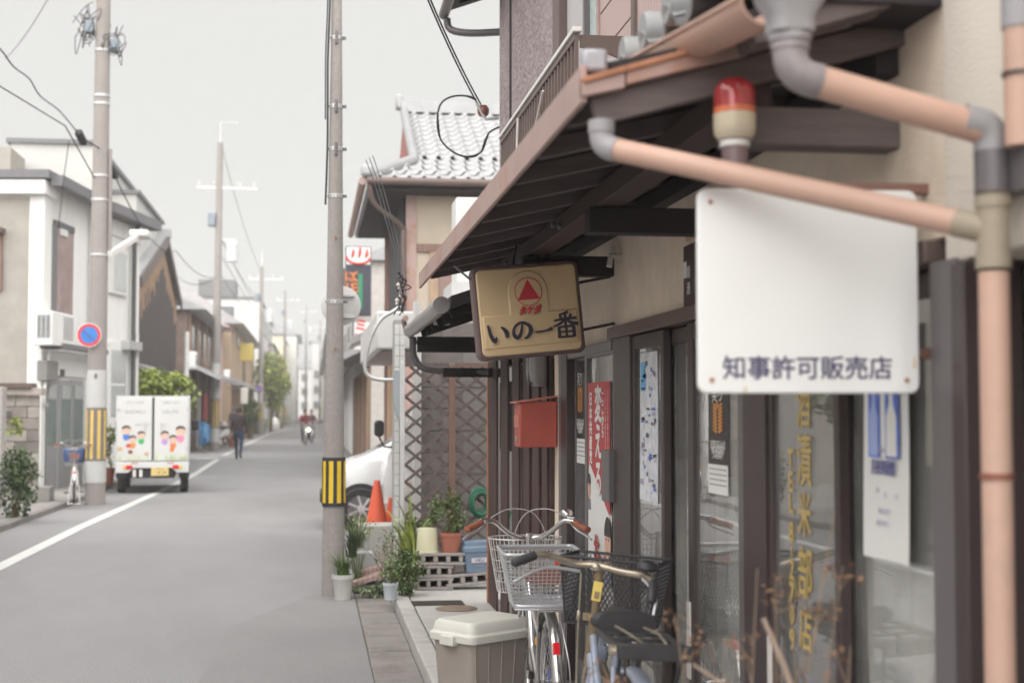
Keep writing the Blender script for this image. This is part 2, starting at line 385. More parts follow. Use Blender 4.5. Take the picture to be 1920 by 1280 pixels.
# left-hand footway along the houses
fp = [on_z(0, 992, 0), on_z(80, 962, 0), on_z(150, 936, 0), on_z(190, 918, 0)]
poly = [(-5.2, 4)] + [(-4.45, 4)] + [(p.x, p.y) for p in fp] + [(-4.15, 33.6), (-5.3, 33.6), (-9, 33), (-9, 4)]
mb = MB(); mb.prism([(a, b) for a, b in poly], 'z', -.1, .07)
struct(mb.build('footpath', M_conc))
g = thing('kerb', '', ''); del g['label'], g['category']; g['kind'] = 'structure'
kl = [Vector((-4.45, 4, 0))] + [Vector((p.x, p.y, 0)) for p in fp]
for a, b in zip(kl, kl[1:]):
    n = max(1, int((b - a).length / .9))
    for i in range(n):
        p, q = a.lerp(b, i / n), a.lerp(b, (i + .985) / n)
        MB().beam(p + Vector((.05, 0, .0)), q + Vector((.05, 0, .0)), .13, .17).build('kerb_stone', M_conc_d, g, True, bevel=.012)
sheet('yard_floor', [(-30, 33.6), (-4.15, 33.6), (-3.95, 49.6), (-30, 49.6)], 0.0, M_conc)
sheet('verge', [(-30, 55.0), (-3.9, 55.0), (-3.7, 90), (-3.6, 160), (-30, 160)], 0.02, M_conc_d)
sheet('verge', [(1.0, 21.4), (30, 21.4), (30, 160), (1.35, 160), (1.3, 60)], 0.02, M_conc_d)
# ================================================================== the shop on the right
XF = 1.386
def FY(px, X=None): return on_x(px, 800, XF if X is None else X).y
M_plaster = mat('beige_plaster', (0.78, 0.66, 0.535), rough=0.95, var=0.10, scale=5, bump=0.006, bscale=140, dirt=(0.64, 0.535, 0.43), dirt_scale=2.2, dirt_amt=0.5)
M_stucco = mat('mauve_stucco', (0.37, 0.305, 0.31), rough=0.95, var=0.26, scale=26, bump=0.06, bscale=38, stretch=(1, 1, .7), dirt=(0.52, 0.465, 0.46), dirt_scale=2.4, dirt_amt=0.35)
M_brown = mat('brown_metal', (0.050, 0.035, 0.035), rough=0.45, var=0.12, scale=3)
M_brown_l = mat('pale_brown_metal', (0.125, 0.088, 0.078), rough=0.5, var=0.12, scale=3)
M_alu = mat('grey_aluminium', (0.12, 0.107, 0.112), rough=0.4, var=0.08, scale=4)
M_wood_d = mat('dark_timber', (0.024, 0.0175, 0.020), rough=0.75, var=0.3, scale=6, stretch=(1, 1, 1), bump=0.002, bscale=40)
M_wood_fin = mat('stained_fin_timber', (0.060, 0.029, 0.026), rough=0.6, var=0.35, scale=7, stretch=(6, 6, .5), bump=0.001)
M_wood_edge = mat('orange_timber', (0.40, 0.17, 0.10), rough=0.7, var=0.2, scale=9, stretch=(6, 6, .5))
M_wood_grey = mat('grey_timber', (0.125, 0.10, 0.096), rough=0.85, var=0.25, scale=6, stretch=(.6, 5, 5), bump=0.002, bscale=30)
M_copper = mat('sheet_metal_pink', (0.36, 0.25, 0.225), rough=0.5, var=0.12, scale=5, dirt=(0.34, 0.15, 0.085), dirt_scale=3.0, dirt_amt=0.75)
M_rust = mat('rust', (0.36, 0.165, 0.095), rough=0.9, var=0.3, scale=14, dirt=(.45, .30, .25), dirt_scale=7, dirt_amt=.7)
M_tile = mat('grey_roof_tile', (0.25, 0.25, 0.255), rough=0.42, var=0.12, scale=5, dirt=(0.28, .28, .285), dirt_scale=3, dirt_amt=0.4)
M_tile_l = mat('pale_roof_tile', (0.36, 0.36, 0.365), rough=0.4, var=0.14, scale=3, island=.08)
M_inner = mat('interior_wall', (0.60, 0.57, 0.53), rough=0.9, var=0.1)
M_inner_d = mat('interior_floor', (0.30, 0.27, 0.24), rough=0.8, var=0.1)
G_shop = glass_mat('shop_glass', (0.94, 0.94, 0.93), 2.5, dust=.17)

shop = thing('shop_building', 'beige two storey corner shop with brown sliding glass doors and rust edged canopy', 'shop', (XF, 6, 0))
y_end, y_near = 10.75, -1.6
yA, yB = FY(1146), FY(1786)
# plaster band over the doors, the recessed stretch behind the gold sign, and the wall past the dark column
MB().box((XF, yB, 1.985), (XF + .12, yA, 2.80)).build('wall', M_plaster, shop, True, bevel=.004)
MB().box((XF + .035, yA, 1.93), (XF + .12, y_end, 2.9)).build('wall', M_plaster, shop, True)
MB().box((XF - .012, y_near, 1.92), (XF + .12, yB - .002, 6.0)).build('wall', mat('pale_plaster', (0.66, 0.60, 0.53), rough=.95, var=.08, scale=5, bump=.004, bscale=130, dirt=(.50, .45, .38), dirt_scale=2.5, dirt_amt=.4), shop, True, bevel=.006)
# dark column and dado under it
MB().box((XF - .035, FY(1840), .09), (XF + .1, FY(1814), 1.915)).build('column', M_brown, shop, True, bevel=.004)
MB().box((XF - .02, FY(1812), .09), (XF + .1, FY(1762), 1.93)).build('column', M_alu, shop, True, bevel=.004)
for k in range(3):
    MB().box((XF - .03, y_near + k * 1.2, .09), (XF + .1, min(y_near + k * 1.2 + 1.195, FY(1841)), 1.912)).build('wall_panel', M_brown, shop, True, bevel=.004)
# head track and threshold
MB().box((XF - .03, FY(1762), 1.93), (XF + .10, FY(1150), 1.983)).build('door_head', M_brown_l, shop, True, bevel=.004)
MB().box((XF - .01, FY(1150), 1.88), (XF + .10, FY(1066), 1.928)).build('door_head', M_alu, shop, True, bevel=.004)
MB().box((XF - .05, FY(1762), .09), (XF + .12, FY(1040), .15)).build('door_sill', M_alu, shop, True, bevel=.004)
# upright posts of the front: (left px, right px, material, projection)
for a, b, m, pr in ((1040, 1051, M_plaster, .0), (1051, 1056, M_alu, .012), (1056, 1067, M_brown, .014), (1156, 1187, M_brown, .014), (1400, 1441, M_brown, .014)):
    MB().box((XF - pr, FY(b), .15), (XF + .09, FY(a), 1.93)).build('door_post', m, shop, True, bevel=.003)
def door(a, b, off, name='sliding_door', stile=.045, m=M_brown, zt=1.925, m2=None):
    """one sliding leaf between two picture columns, `off` metres behind the facade plane"""
    y0, y1 = FY(b), FY(a); f = MB(); x = XF + off
    if m2: MB().box((x - .002, y0 - .001, .152), (x + .033, y0 + stile - .002, zt)).build('door_stile', m2, shop, True, bevel=.003)
    f.box((x, y0, .152), (x + .032, y0 + stile, zt)); f.box((x, y1 - stile, .152), (x + .032, y1, zt))
    f.box((x + .001, y0 + stile, .153), (x + .031, y1 - stile, .27)); f.box((x + .001, y0 + stile, zt - .06), (x + .031, y1 - stile, zt - .001))
    o = f.build(name, m, shop, True, bevel=.003)
    MB().box((x + .013, y0 + stile - .006, .26), (x + .018, y1 - stile + .006, zt - .055)).build('glass', G_shop, o, True)
    return o
door(1067, 1103, .030, stile=.03, m=M_alu)
door(1098, 1156, -.005, stile=.06, m=M_alu)
door(1187, 1246, -.004, stile=.045)
door(1234, 1303, .030, stile=.05)
door(1292, 1400, -.006, stile=.075, m2=M_alu)
door(1441, 1574, -.004, stile=.035)
d_last = door(1553, 1762, .030, stile=.05)
# pale strip handles on the doors
for px, z0, z1 in ((1293.5, .62, .90), (1444, .72, .92)):
    MB().box((XF - .012, FY(px + 3), z0), (XF + .001, FY(px - 3), z1)).build('door_handle', mat('pale_handle', (.6, .56, .53), rough=.4), shop, True, bevel=.003)
MB().box((XF - .04, FY(1157), 1.18), (XF + .0, FY(1143), 1.42)).build('door_lock', M_alu, shop, True, bevel=.004)
# the room behind the glass
r = MB(); r.box((4.2, 2.2, .1), (4.3, 8.6, 2.6)); r.box((1.52, 8.30, .1), (4.2, 8.36, 2.6)); r.box((1.52, 2.2, .1), (4.2, 2.26, 2.6))
r.build('interior_wall', M_inner, shop, True)
MB().box((1.5, 2.2, .05), (4.3, 8.4, .10)).build('interior_floor', M_inner_d, shop, True)
MB().box((1.52, 2.2, 2.6), (4.3, 8.4, 2.66)).build('interior_ceiling', M_inner, shop, True)

# curtains hanging inside the last panes
M_curt = mat('grey_curtain', (0.84, 0.84, 0.82), rough=0.95, var=0.08, scale=5, bump=.004, bscale=30, stretch=(1, 1, 6))
def curtain(y0, y1, x, zt, zb, label, amp=.03, n=9, taper=0.0):
    mb = MB(); N = n * 8; vs = []
    for i in range(N + 1):
        t = i / N; yy = y0 + (y1 - y0) * t
        for j in range(7):
            s = j / 6; z = zt + (zb - zt) * s; pinch = 1 - taper * math.sin(s * math.pi)
            yc = (y0 + y1) / 2 + (yy - (y0 + y1) / 2) * pinch
            vs.append((x + amp * math.sin(t * n * 6.283 + s * .8) * (.5 + .5 * s), yc + .01 * math.sin(9 * s + t * 20), z))
    mb.add(vs, [(i * 7 + j, i * 7 + j + 1, (i + 1) * 7 + j + 1, (i + 1) * 7 + j) for i in range(N) for j in range(6)], smooth=True)
    return tag(mb.build('curtain', M_curt), label, 'curtain')
curtain(FY(1758, 1.5) - .1, FY(1640, 1.5), 1.475, 1.22, .12, 'pale grey curtain gathered behind the wide glass pane by the column', amp=.022, n=5, taper=.10)
curtain(FY(1382, 1.5), FY(1335, 1.5), 1.52, 1.7, .12, 'pale grey curtain behind the door pane with the dark poster', amp=.02, n=4)
curtain(FY(1280, 1.5) - .1, FY(1225, 1.5), 1.55, 1.75, .12, 'pale grey curtain behind the narrow pane beside the map poster', amp=.02, n=4)

# fins of the slatted screen past the doors, and what shows between them
MB().box((XF + .16, FY(1044), .1), (XF + .22, y_end - .1, 2.0)).build('wall', mat('screen_back', (.16, .125, .115), rough=.9), shop, True)
for i, (a, b) in enumerate(((917, 932), (939.5, 952.5), (961, 973.5), (982, 993), (999, 1011), (1017, 1027))):
    y0, y1 = FY(b), FY(a)
    o = MB().box((XF - .005, y0, .098), (XF + .010, y1, 1.985)).build('fin', M_wood_fin, shop, True, bevel=.002)
y1 = FY(917)
MB().box((XF - .012, y1 + .001, .098), (XF + .03, y1 + .05, 1.99)).build('fin', M_wood_edge, shop, True, bevel=.002)
for px in (956, 996.5, 1014):
    yy = FY(px); MB().box((XF + .05, yy - .02, .1), (XF + .08, yy + .03, 1.99)).build('fin', mat('pale_lath', (.40, .30, .25), rough=.8, var=.2), shop, True)
MB().box((XF + .08, FY(1035), 1.30), (XF + .12, FY(918), 1.82)).build('rail', mat('navy_board', (.022, .020, .035), rough=.8), shop, True)
MB().box((XF + .0, FY(1042), 1.99), (XF + .1, y_end, 2.06)).build('rail', M_wood_d, shop, True)

# ---------------- canopy over the front
XE, ZB, ZT = 0.606, 2.30, 2.388
M_galv0 = mat('dull_zinc', (.36, .35, .38), rough=.5, metal=.3, var=.1)
cy0, cy1 = 3.15, 8.12
SL = 0.22
def zc(x, base=ZB): return base + (x - XE) * SL
can = MB()
can.add([(XE + .012, cy0 + .03, zc(XE) + .06), (XF, cy0 + .03, zc(XF) + .06), (XF, cy1 - .02, zc(XF) + .06), (XE + .012, cy1 - .02, zc(XE) + .06),
         (XE + .012, cy0 + .03, zc(XE) + .09), (XF, cy0 + .03, zc(XF) + .10), (XF, cy1 - .02, zc(XF) + .10), (XE + .012, cy1 - .02, zc(XE) + .09)],
        [(0, 3, 2, 1), (4, 5, 6, 7), (0, 1, 5, 4), (1, 2, 6, 5), (2, 3, 7, 6), (3, 0, 4, 7)])
canopy = can.build('canopy', M_wood_d, shop, True)
# sheet metal fascia in four lengths, and rusty roofing sheet above it
n = 4
for i in range(n):
    a, b = cy0 + (cy1 - cy0) * i / n, cy0 + (cy1 - cy0) * (i + 1) / n
    f = MB(); f.box((XE - .004, a + .0015, ZB), (XE + .010, b - .0015, ZT)); f.build('fascia', M_copper, canopy, True, bevel=.003)
zq0, zq1 = ZT - .022, on_y(1700, -13, cy0).z - .03
MB().add([(x, y_, z + d) for d in (0, .006) for x, y_, z in ((XE + .012, cy0 + .03, zq0), (XF, cy0 + .03, zq1), (XF, cy1, zq1), (XE + .012, cy1, zq0))],
         [(0, 3, 2, 1), (4, 5, 6, 7), (0, 1, 5, 4), (1, 2, 6, 5), (2, 3, 7, 6), (3, 0, 4, 7)]).build('roof_sheet', M_rust, canopy, True)
# verge: three pieces of folded metal, a rusted top edge, barge board below
vL, vR = on_y(1088, 153, cy0), on_y(1438, 58, cy0); vk = (vR.z - vL.z) / (vR.x - vL.x)
def zv(x): return vL.z + (x - vL.x) * vk
xs = (XE - .004, .705, 1.0, XF - .02)
for a, b in zip(xs, xs[1:]):
    za, zb = zv(a), zv(b)
    f = MB(); f.add([(a, cy0 - .012, za - .038), (b - .003, cy0 - .012, zb - .046), (b - .003, cy0 - .012, zb), (a, cy0 - .012, za),
                     (a, cy0 + .02, za - .038), (b - .003, cy0 + .02, zb - .046), (b - .003, cy0 + .02, zb), (a, cy0 + .02, za)],
                    [(0, 1, 2, 3), (7, 6, 5, 4), (0, 4, 5, 1), (1, 5, 6, 2), (2, 6, 7, 3), (3, 7, 4, 0)])
    f.build('verge', M_copper, canopy, True, bevel=.003)
    MB().beam((a, cy0 + .0, za - .002), (b, cy0 + .0, zb - .002), .040, .014).build('verge_edge', M_rust, canopy, True, bevel=.003)
MB().beam((XE + .03, cy0 + .035, zv(XE + .03) - .075), (XF, cy0 + .035, zv(XF) - .085), .03, .065).build('barge_board', M_wood_grey, canopy, True, bevel=.003)
MB().cbox((XE + .03, cy0 + .03, ZT + .012), (.06, .05, .055)).build('corner_cap', M_galv0, canopy, True, bevel=.01)
# rafters (one is new, pale edged), the purlin with its bolts, and the cantilever arms out of the wall
yy = cy0 + .32
while yy < cy1 - .1:
    MB().beam((XE + .02, yy, zc(XE) + .033), (XF, yy, zc(XF) + .033), .042, .052).build('rafter', M_wood_grey, canopy, True, bevel=.002)
    yy += .46
MB().box((.985, cy0 + .1, 2.318), (1.085, cy1 - .1, 2.392)).build('purlin', mat('purlin_timber', (.055, .032, .030), rough=.7, var=.25, scale=6, stretch=(5, .5, 5)), canopy, True, bevel=.004)
for yy in (3.25, 4.92, 6.50, 7.95):
    MB().box((.96, yy - .045, 2.225), (XF + .05, yy + .045, 2.316)).build('cantilever_arm', M_wood_grey if yy < 4 else M_wood_d, canopy, True, bevel=.004)
MB().box((XF - .06, cy0 + .05, 2.40), (XF - .002, cy1, 2.47)).build('wall_plate', M_wood_d, canopy, True, bevel=.003)
for py, pz in ((5.75, 2.365), (5.60, 2.34), (7.2, 2.355)):
    MB().lathe([(.014, 0), (.014, .012), (.006, .016)], 10, T(.985, py, pz) @ rot(y=R(-90))).build('bolt', M_alu, canopy, True)
MB().tube([(XF - .0, 6.30, 2.30), (XF - .05, 6.29, 2.30), (XF - .06, 6.28, 2.25)], .014, 8).build('insulator', mat('porcelain', (.55, .52, .48), rough=.3), shop, True)
MB().tube([(XF + .02, FY(1143), z) for z in (2.32, 2.1, 1.99)], .006, 6).build('cable', mat('black_cable', (.025, .023, .025), rough=.6), shop, True)

# ---------------- tiled lean-to above, its eave behind the canopy; every tile is a piece
roof = MB().box((.93, 2.96, 2.50), (XF + .1, cy1 + .2, 2.53)).build('lower_roof', M_wood_d, shop, True)
TILE = None
def tile_mesh(w=.27, l=.27):
    mb = MB(); prof = [(-.135, .000), (-.10, -.012), (-.05, -.018), (.0, -.008), (.03, .010), (.06, .040), (.085, .050), (.11, .040), (.135, .004)]
    vs = []
    for y in (0, l):
        for t in (0, -.018):
            vs += [(u * w / .27, y, v + t + (0 if y else .012)) for u, v in prof]
    n = len(prof); fs = []
    for i in range(n - 1):
        fs += [(i, i + 1, 2*n + i + 1, 2*n + i), (n + i + 1, n + i, 3*n + i, 3*n + i + 1), (i + 1, i, n + i, n + i + 1), (2*n + i, 2*n + i + 1, 3*n + i + 1, 3*n + i)]
    mb.add(vs, fs, smooth=True)
    return mb.mesh('roof_tile')
TME = tile_mesh(); TME.materials.append(M_tile)
def lay_tile(parent, M, me=None, name='roof_tile'):
    o = bpy.data.objects.new(name, me or TME); COL.objects.link(o); o.parent = parent; o.matrix_local = M; return o
for r_ in range(2):
    yy = 3.05
    while yy < cy1:
        x = .90 + r_ * .24; z = 2.575 + r_ * .085
        lay_tile(roof, T(x, yy, z) @ rot(z=R(-90)) @ rot(x=R(19)) ); yy += .262
for yy in [3.05 + .262 * i for i in range(20)]:                 # round eave ends with their hooked lips
    MB().lathe([(.0, -.006), (.050, -.006), (.056, .004), (.056, .12)], 14, T(.893, yy - .082, 2.635) @ rot(y=R(90))).build('eave_tile', M_tile, roof, True)

# ---------------- upper storey
XU = XF
uy0 = FY(936); uz0, uz1 = 2.75, 4.80
MB().box((XU, FY(1040), uz0), (XU + .15, uy0, uz1 + .4)).build('upper_wall', M_stucco, shop, True, bevel=.012)
MB().box((XU + .15, uy0 - .2, uz0), (XU + 5, uy0 - .02, uz1 + .4)).build('upper_wall', M_stucco, shop, True)
MB().box((XU + .1, -1.5, uz0), (XU + .2, FY(1040), 6)).build('upper_wall', M_plaster, shop, True)
MB().box((XU - .01, FY(1052), uz0), (XU + .12, FY(1040), 6)).build('window_frame', M_brown_l, shop, True, bevel=.004)
sh = MB().box((XU + .04, FY(1096), uz0), (XU + .08, FY(1052), 6)).build('storm_shutter', mat('pale_grey_panel', (.46, .44, .44), rough=.6, var=.05), shop, True)
MB().box((XU + .0, FY(1097.5), uz0), (XU + .09, FY(1094.5), 6)).build('window_frame', M_alu, shop, True)
MB().box((XU + .03, FY(1120), uz0), (XU + .04, FY(1097.5), 6)).build('window_pane', mat('frosted_glass', (.44, .52, .51), rough=.25, var=.12, scale=25, bump=.002, bscale=60), shop, True)
MB().box((XU + .0, FY(1124), uz0), (XU + .09, FY(1120), 6)).build('window_frame', M_copper, shop, True)
M_side = mat('pink_siding', (.44, .33, .31), rough=.6, var=.06, scale=3)
z = uz0
while z < 5.6:
    MB().box((XU + .01, FY(1187), z + .004), (XU + .05, FY(1124), z + .196)).build('siding_board', M_side, shop, True, bevel=.003); z += .2
MB().box((XU - .005, FY(1194), uz0), (XU + .08, FY(1187.5), 6)).build('window_frame', M_brown_l, shop, True, bevel=.004)
for i in range(15):
    y0 = FY(1194) - .05 - i * .052; MB().box((XU + .01, y0 + .006, uz0), (XU + .05, y0 + .05, 6)).build('siding_rib', M_side, shop, True, bevel=.004)
# window guard: top rail, bottom rail, balusters, brackets
XG = XF - .27
ga, gb = on_x(941, 246, XG), on_x(1083, 62, XG); gz = (ga.z + gb.z) / 2
guard = MB().box((XG - .02, gb.y, gz - .022), (XG + .02, ga.y, gz)).build('window_guard', mat('pale_rail', (.66, .64, .60), rough=.4, var=.05), shop, True, bevel=.004)
MB().box((XG - .012, gb.y + .02, gz - .52), (XG + .012, ga.y - .01, gz - .50)).build('bottom_rail', M_brown_l, guard, True)
MB().box((XG - .012, gb.y + .02, gz - .055), (XG + .012, ga.y - .01, gz - .03)).build('upper_rail', M_brown_l, guard, True)
nb = int((ga.y - gb.y) / .085); 
for i in range(nb + 1):
    yb = gb.y + .03 + (ga.y - gb.y - .06) * i / nb
    MB().box((XG - .008, yb - .011, gz - .50), (XG + .008, yb + .011, gz - .055)).build('baluster', M_brown_l, guard, True)
MB().prism([(XG + .015, gz - .03), (XF + .0, gz - .03), (XF + .0, gz - .16), (XG + .08, gz - .085), (XG + .015, gz - .085)], 'y', gb.y + .02, gb.y + .034).build('bracket', M_brown_l, guard, True)
MB().box((XF - .005, gb.y + .01, gz - .19), (XF + .012, gb.y + .05, gz - .01)).build('bracket_plate', M_brown_l, guard, True)
MB().box((XF - .004, ga.y - .10, gz - .09), (XF + .01, ga.y - .06, gz - .02)).build('bracket_plate', M_brown_l, guard, True)
MB().box((XG, ga.y - .09, gz - .07), (XF, ga.y - .07, gz - .04)).build('bracket', M_brown_l, guard, True)
# rope tied along the guard
rope = catmull([(XG - .02, gb.y + .8, gz - .1), (XG - .03, gb.y + 1.1, gz - .30), (XG - .02, gb.y + 1.35, gz - .26), (XG - .03, gb.y + 1.6, gz - .32), (XG - .02, gb.y + 1.65, gz - .06)], 6)
tag(MB().tube(rope, .007, 6).build('rope', mat('pale_rope', (.5, .45, .42), rough=.9)), 'thin pale rope knotted along the brown window guard upstairs', 'rope')
# wall seam and stained corner of the stucco
for px in (958,):
    MB().box((XU - .008, FY(px + 1.2), uz0), (XU + .002, FY(px - 1.2), uz1 + .3)).build('wall_seam', M_wood_d, shop, True)
# top eave: soffit, tiles on its corner, dark gutter
ev = MB(); ex = on_y(838, 10, 11.3); XT = 1.09
ev.add([(XT, 3, 4.84), (XF + 1.2, 3, 5.39), (XF + 1.2, 11.35, 5.39), (XT, 11.35, 4.84), (XT, 3, 4.94), (XF + 1.2, 3, 5.49), (XF + 1.2, 11.35, 5.49), (XT, 11.35, 4.94)],
       [(0, 3, 2, 1), (4, 5, 6, 7), (0, 1, 5, 4), (1, 2, 6, 5), (2, 3, 7, 6), (3, 0, 4, 7)])
eave = ev.build('upper_roof', M_wood_d, shop, True)
for i in range(9):
    lay_tile(eave, T(XT - .03, 11.25 - i * .27, 4.99) @ rot(z=R(-90)) @ rot(x=R(22)))
    MB().beam((XT + .05, 11.1 - i * .42, 4.86), (XF + .3, 11.1 - i * .42, 5.00), .05, .07).build('rafter', M_wood_d, eave, True)
MB().tube([(XT - .05, 3, 4.84), (XT - .05, 11.38, 4.81)], .042, 10).build('gutter', M_alu, eave, True)
MB().tube(catmull([(XT - .03, 11.33, 4.77), (XT + .0, 11.33, 4.68), (XT + .15, 11.2, 4.62), (XF + .12, 10.85, 4.55)], 5), .030, 10).build('gutter_pipe', M_alu, eave, True)
# near eave over the downpipes
ne = MB(); ne.add([(.93, 2.96, 2.44), (XF, 2.96, 2.585), (XF, 3.10, 2.585), (.93, 3.10, 2.44), (.93, 2.96, 2.47), (XF, 2.96, 2.615), (XF, 3.10, 2.615), (.93, 3.10, 2.47)],
       [(0, 3, 2, 1), (4, 5, 6, 7), (0, 1, 5, 4), (1, 2, 6, 5), (2, 3, 7, 6), (3, 0, 4, 7)])
ne = ne.build('near_soffit', M_wood_d, shop, True)
for yy in (3.0, 3.07):
    MB().beam((.95, yy, 2.425), (XF, yy, 2.562), .05, .05).build('rafter', M_wood_grey, ne, True, bevel=.003)
# ================================================================== drainpipes, signs and everything fixed to the shop front
M_pvc = mat('terracotta_pvc', (0.47, 0.30, 0.235), rough=0.5, var=0.07, scale=4, dirt=(.33, .245, .20), dirt_scale=5, dirt_amt=.55)
M_pvcg = mat('grey_pvc', (0.27, 0.26, 0.27), rough=0.5, var=0.1, scale=7, dirt=(.26, .24, .22), dirt_scale=5, dirt_amt=.5)
M_pvco = mat('olive_pvc', (0.28, 0.235, 0.175), rough=0.55, var=0.1, scale=7)
def elbow(mb, p, a, b, r, n=7, bend=None):
    """pipe bend at p: socket towards a, then towards b"""
    p = Vector(p); a = Vector(a).normalized(); b = Vector(b).normalized(); L = bend or r * 1.5
    pts = [p + a * L * 1.9, p + a * L * 1.0]
    for k in range(1, n): t = k / n; pts.append((1-t)**2 * (p + a * L) + 2 * t * (1-t) * p + t*t * (p + b * L))
    pts += [p + b * L, p + b * L * 1.5]
    rr = [r * 1.0] * len(pts)
    mb.tube(pts, rr, 18); return mb
DP = Vector((1.312, 2.60, 0))                                    # the vertical downpipe by the column
dr = thing('drainpipe', 'faded terracotta downpipe with two branch pipes beside the dark column', 'drainpipe', (DP.x, DP.y, .1))
MB().tube([(DP.x, DP.y, .1), (DP.x, DP.y, 1.87)], .0295, 20).build('pipe', M_pvc, dr, True)
lo = on_y(1866, 432, 2.60).z
m = MB(); m.tube([(DP.x, DP.y, lo - .075), (DP.x, DP.y, lo + .075)], .031, 20)
for zz in (-.075, .045): m.lathe([(.031, zz), (.0345, zz), (.0345, zz + .032), (.031, zz + .032)], 20, T(DP.x, DP.y, lo))
m.build('tee', M_pvco, dr, True)
MB().tube([(DP.x, DP.y, lo + .07), (DP.x, DP.y, lo + .115)], .0295, 20).build('pipe', M_pvc, dr, True)
up = on_y(1868, 275, 2.60).z
MB().tube([(DP.x, DP.y, on_y(1868, 368, 2.6).z), (DP.x, DP.y, on_y(1868, 284, 2.6).z)], .0345, 20).build('sleeve', M_alu, dr, True); MB().tube([(DP.x, DP.y, lo + .1), (DP.x, DP.y, up)], .0295, 20).build('pipe', M_pvc, dr, True)
# lower branch: from an open elbow below the canopy corner back to the tee
A = on_y(1128, 275, 3.17); B = Vector((DP.x, DP.y, lo)); d = (B - A).normalized()
MB().tube([A + d * .03, B - d * .06], .0262, 20).build('pipe', M_pvc, dr, True)
MB().tube([B - d * .075, B - d * .05, B], [.0285, .0285, .027], 18).build('branch_collar', M_pvco, dr, True)
e = MB(); elbow(e, A, (0, 0, 1), d, .0285, bend=.03); e.lathe([(.0285, 0), (.031, 0), (.031, .028), (.026, .028)], 18, T(A.x, A.y, A.z + .032)); e.build('elbow', M_pvcg, dr, True)
# upper branch: collector box, elbow, pipe, elbow onto the grey downpipe
Bx = on_y(1492, 40, 2.62); Ap = on_y(1482, 138, 2.62); Cp = on_y(1858, 246, 2.60); Cp.x = DP.x - .0; d2 = (Cp - Ap).normalized()
MB().tube([Ap + d2 * .02, Cp - d2 * .02], .0315, 20).build('pipe', M_pvc, dr, True)
e = MB(); elbow(e, Ap, (0, 0, 1), d2, .034, bend=.04); e.lathe([(.034, 0), (.037, 0), (.037, .03), (.034, .03)], 18, T(Ap.x, Ap.y, Ap.z + .045)); e.build('elbow', mat('dark_pvc', (.23, .205, .21), rough=.45, var=.2, scale=12), dr, True)
e = MB(); elbow(e, (DP.x, DP.y, Cp.z + .005), -d2, (0, 0, -1), .034, bend=.032); e.build('elbow', M_pvcg, dr, True)
b = MB(); z0 = Ap.z + .085
rings = [[(Ap.x + u * k, Ap.y + v * k2, z) for u, v in rrect(1, 1, .28)] for k, k2, z in ((.085, .085, z0 - .01), (.085, .085, z0 + .025), (.125, .105, z0 + .055), (.135, .115, z0 + .08), (.138, .118, z0 + .22))]
b.loft(rings, smooth=True); b.build('collector_box', M_pvcg, dr, True, bevel=.004)
MB().lathe([(.037, 0), (.041, 0), (.041, .02), (.037, .02)], 18, T(Ap.x, Ap.y, Ap.z + .062)).build('collar', M_pvcg, dr, True)
# half-round gutter that feeds the box
gA, gB = Vector((.872, 4.0, 2.565)), Vector((Ap.x - .03, 2.66, Bx.z + .055))
mb = MB(); vs = []; N = 14
for p in (gA, gB):
    for k in range(N + 1):
        t = math.pi + math.pi * k / N
        vs.append(p + Vector((.056 * math.cos(t), 0, .056 * math.sin(t))))
    for k in range(N, -1, -1):
        t = math.pi + math.pi * k / N
        vs.append(p + Vector((.052 * math.cos(t), 0, .052 * math.sin(t))))
n2 = 2 * (N + 1)
mb.add(vs, [(i, (i + 1) % n2, n2 + (i + 1) % n2, n2 + i) for i in range(n2)] + [list(range(n2)), list(range(2 * n2 - 1, n2 - 1, -1))], smooth=True)
gut = tag(mb.build('eave_gutter', M_pvc), 'half round terracotta gutter above the rusty canopy edge emptying into the grey box', 'gutter')
MB().tube([gA.lerp(gB, .55) + Vector((-.057, 0, .0)), gA.lerp(gB, .55) + Vector((-.02, .0, -.058)), gA.lerp(gB, .55) + Vector((.057, 0, .01))], .004, 6).build('gutter_hook', M_brown, gut)
MB().tube([gA + Vector((-.056, 0, 0)), gB + Vector((-.056, 0, 0))], .006, 8).build('gutter_bead', M_pvc, gut)
# second downpipe at the edge of the wall, and the steel bracket box
P2 = on_x(1912, 120, 1.335)
d2p = thing('drainpipe', 'thin terracotta downpipe with a dark clamp high on the pale plaster wall', 'drainpipe', (P2.x, P2.y, 2.1))
MB().tube([(P2.x, P2.y, on_x(1912, 275, 1.335).z), (P2.x, P2.y, 2.45)], .030, 20).build('pipe', M_pvc, d2p, True)
MB().tube([(P2.x, P2.y, 2.33), (P2.x, P2.y, 2.40)], .033, 20).build('socket', M_pvcg, d2p, True)
zz = on_x(1912, 140, 1.335).z
MB().lathe([(.03, -.004), (.034, -.004), (.034, .004), (.03, .004)], 20, T(P2.x, P2.y, zz)).build('clamp', M_brown, d2p, True)
z1, z2 = on_x(1880, 365, 1.33).z, on_x(1880, 280, 1.33).z
mb = MB(); mb.box((1.335, 2.36, z1), (1.372, 2.66, z2))
mb.build('steel_bracket', M_alu, dr, True, bevel=.003)
zz = on_x(1868, 893, 1.3).z
MB().lathe([(.0295, -.006), (.0335, -.006), (.0335, .006), (.0295, .006)], 20, T(DP.x, DP.y, zz)).build('clamp', mat('rusty_clamp', (.20, .075, .05), rough=.8, var=.3, scale=20), dr, True)

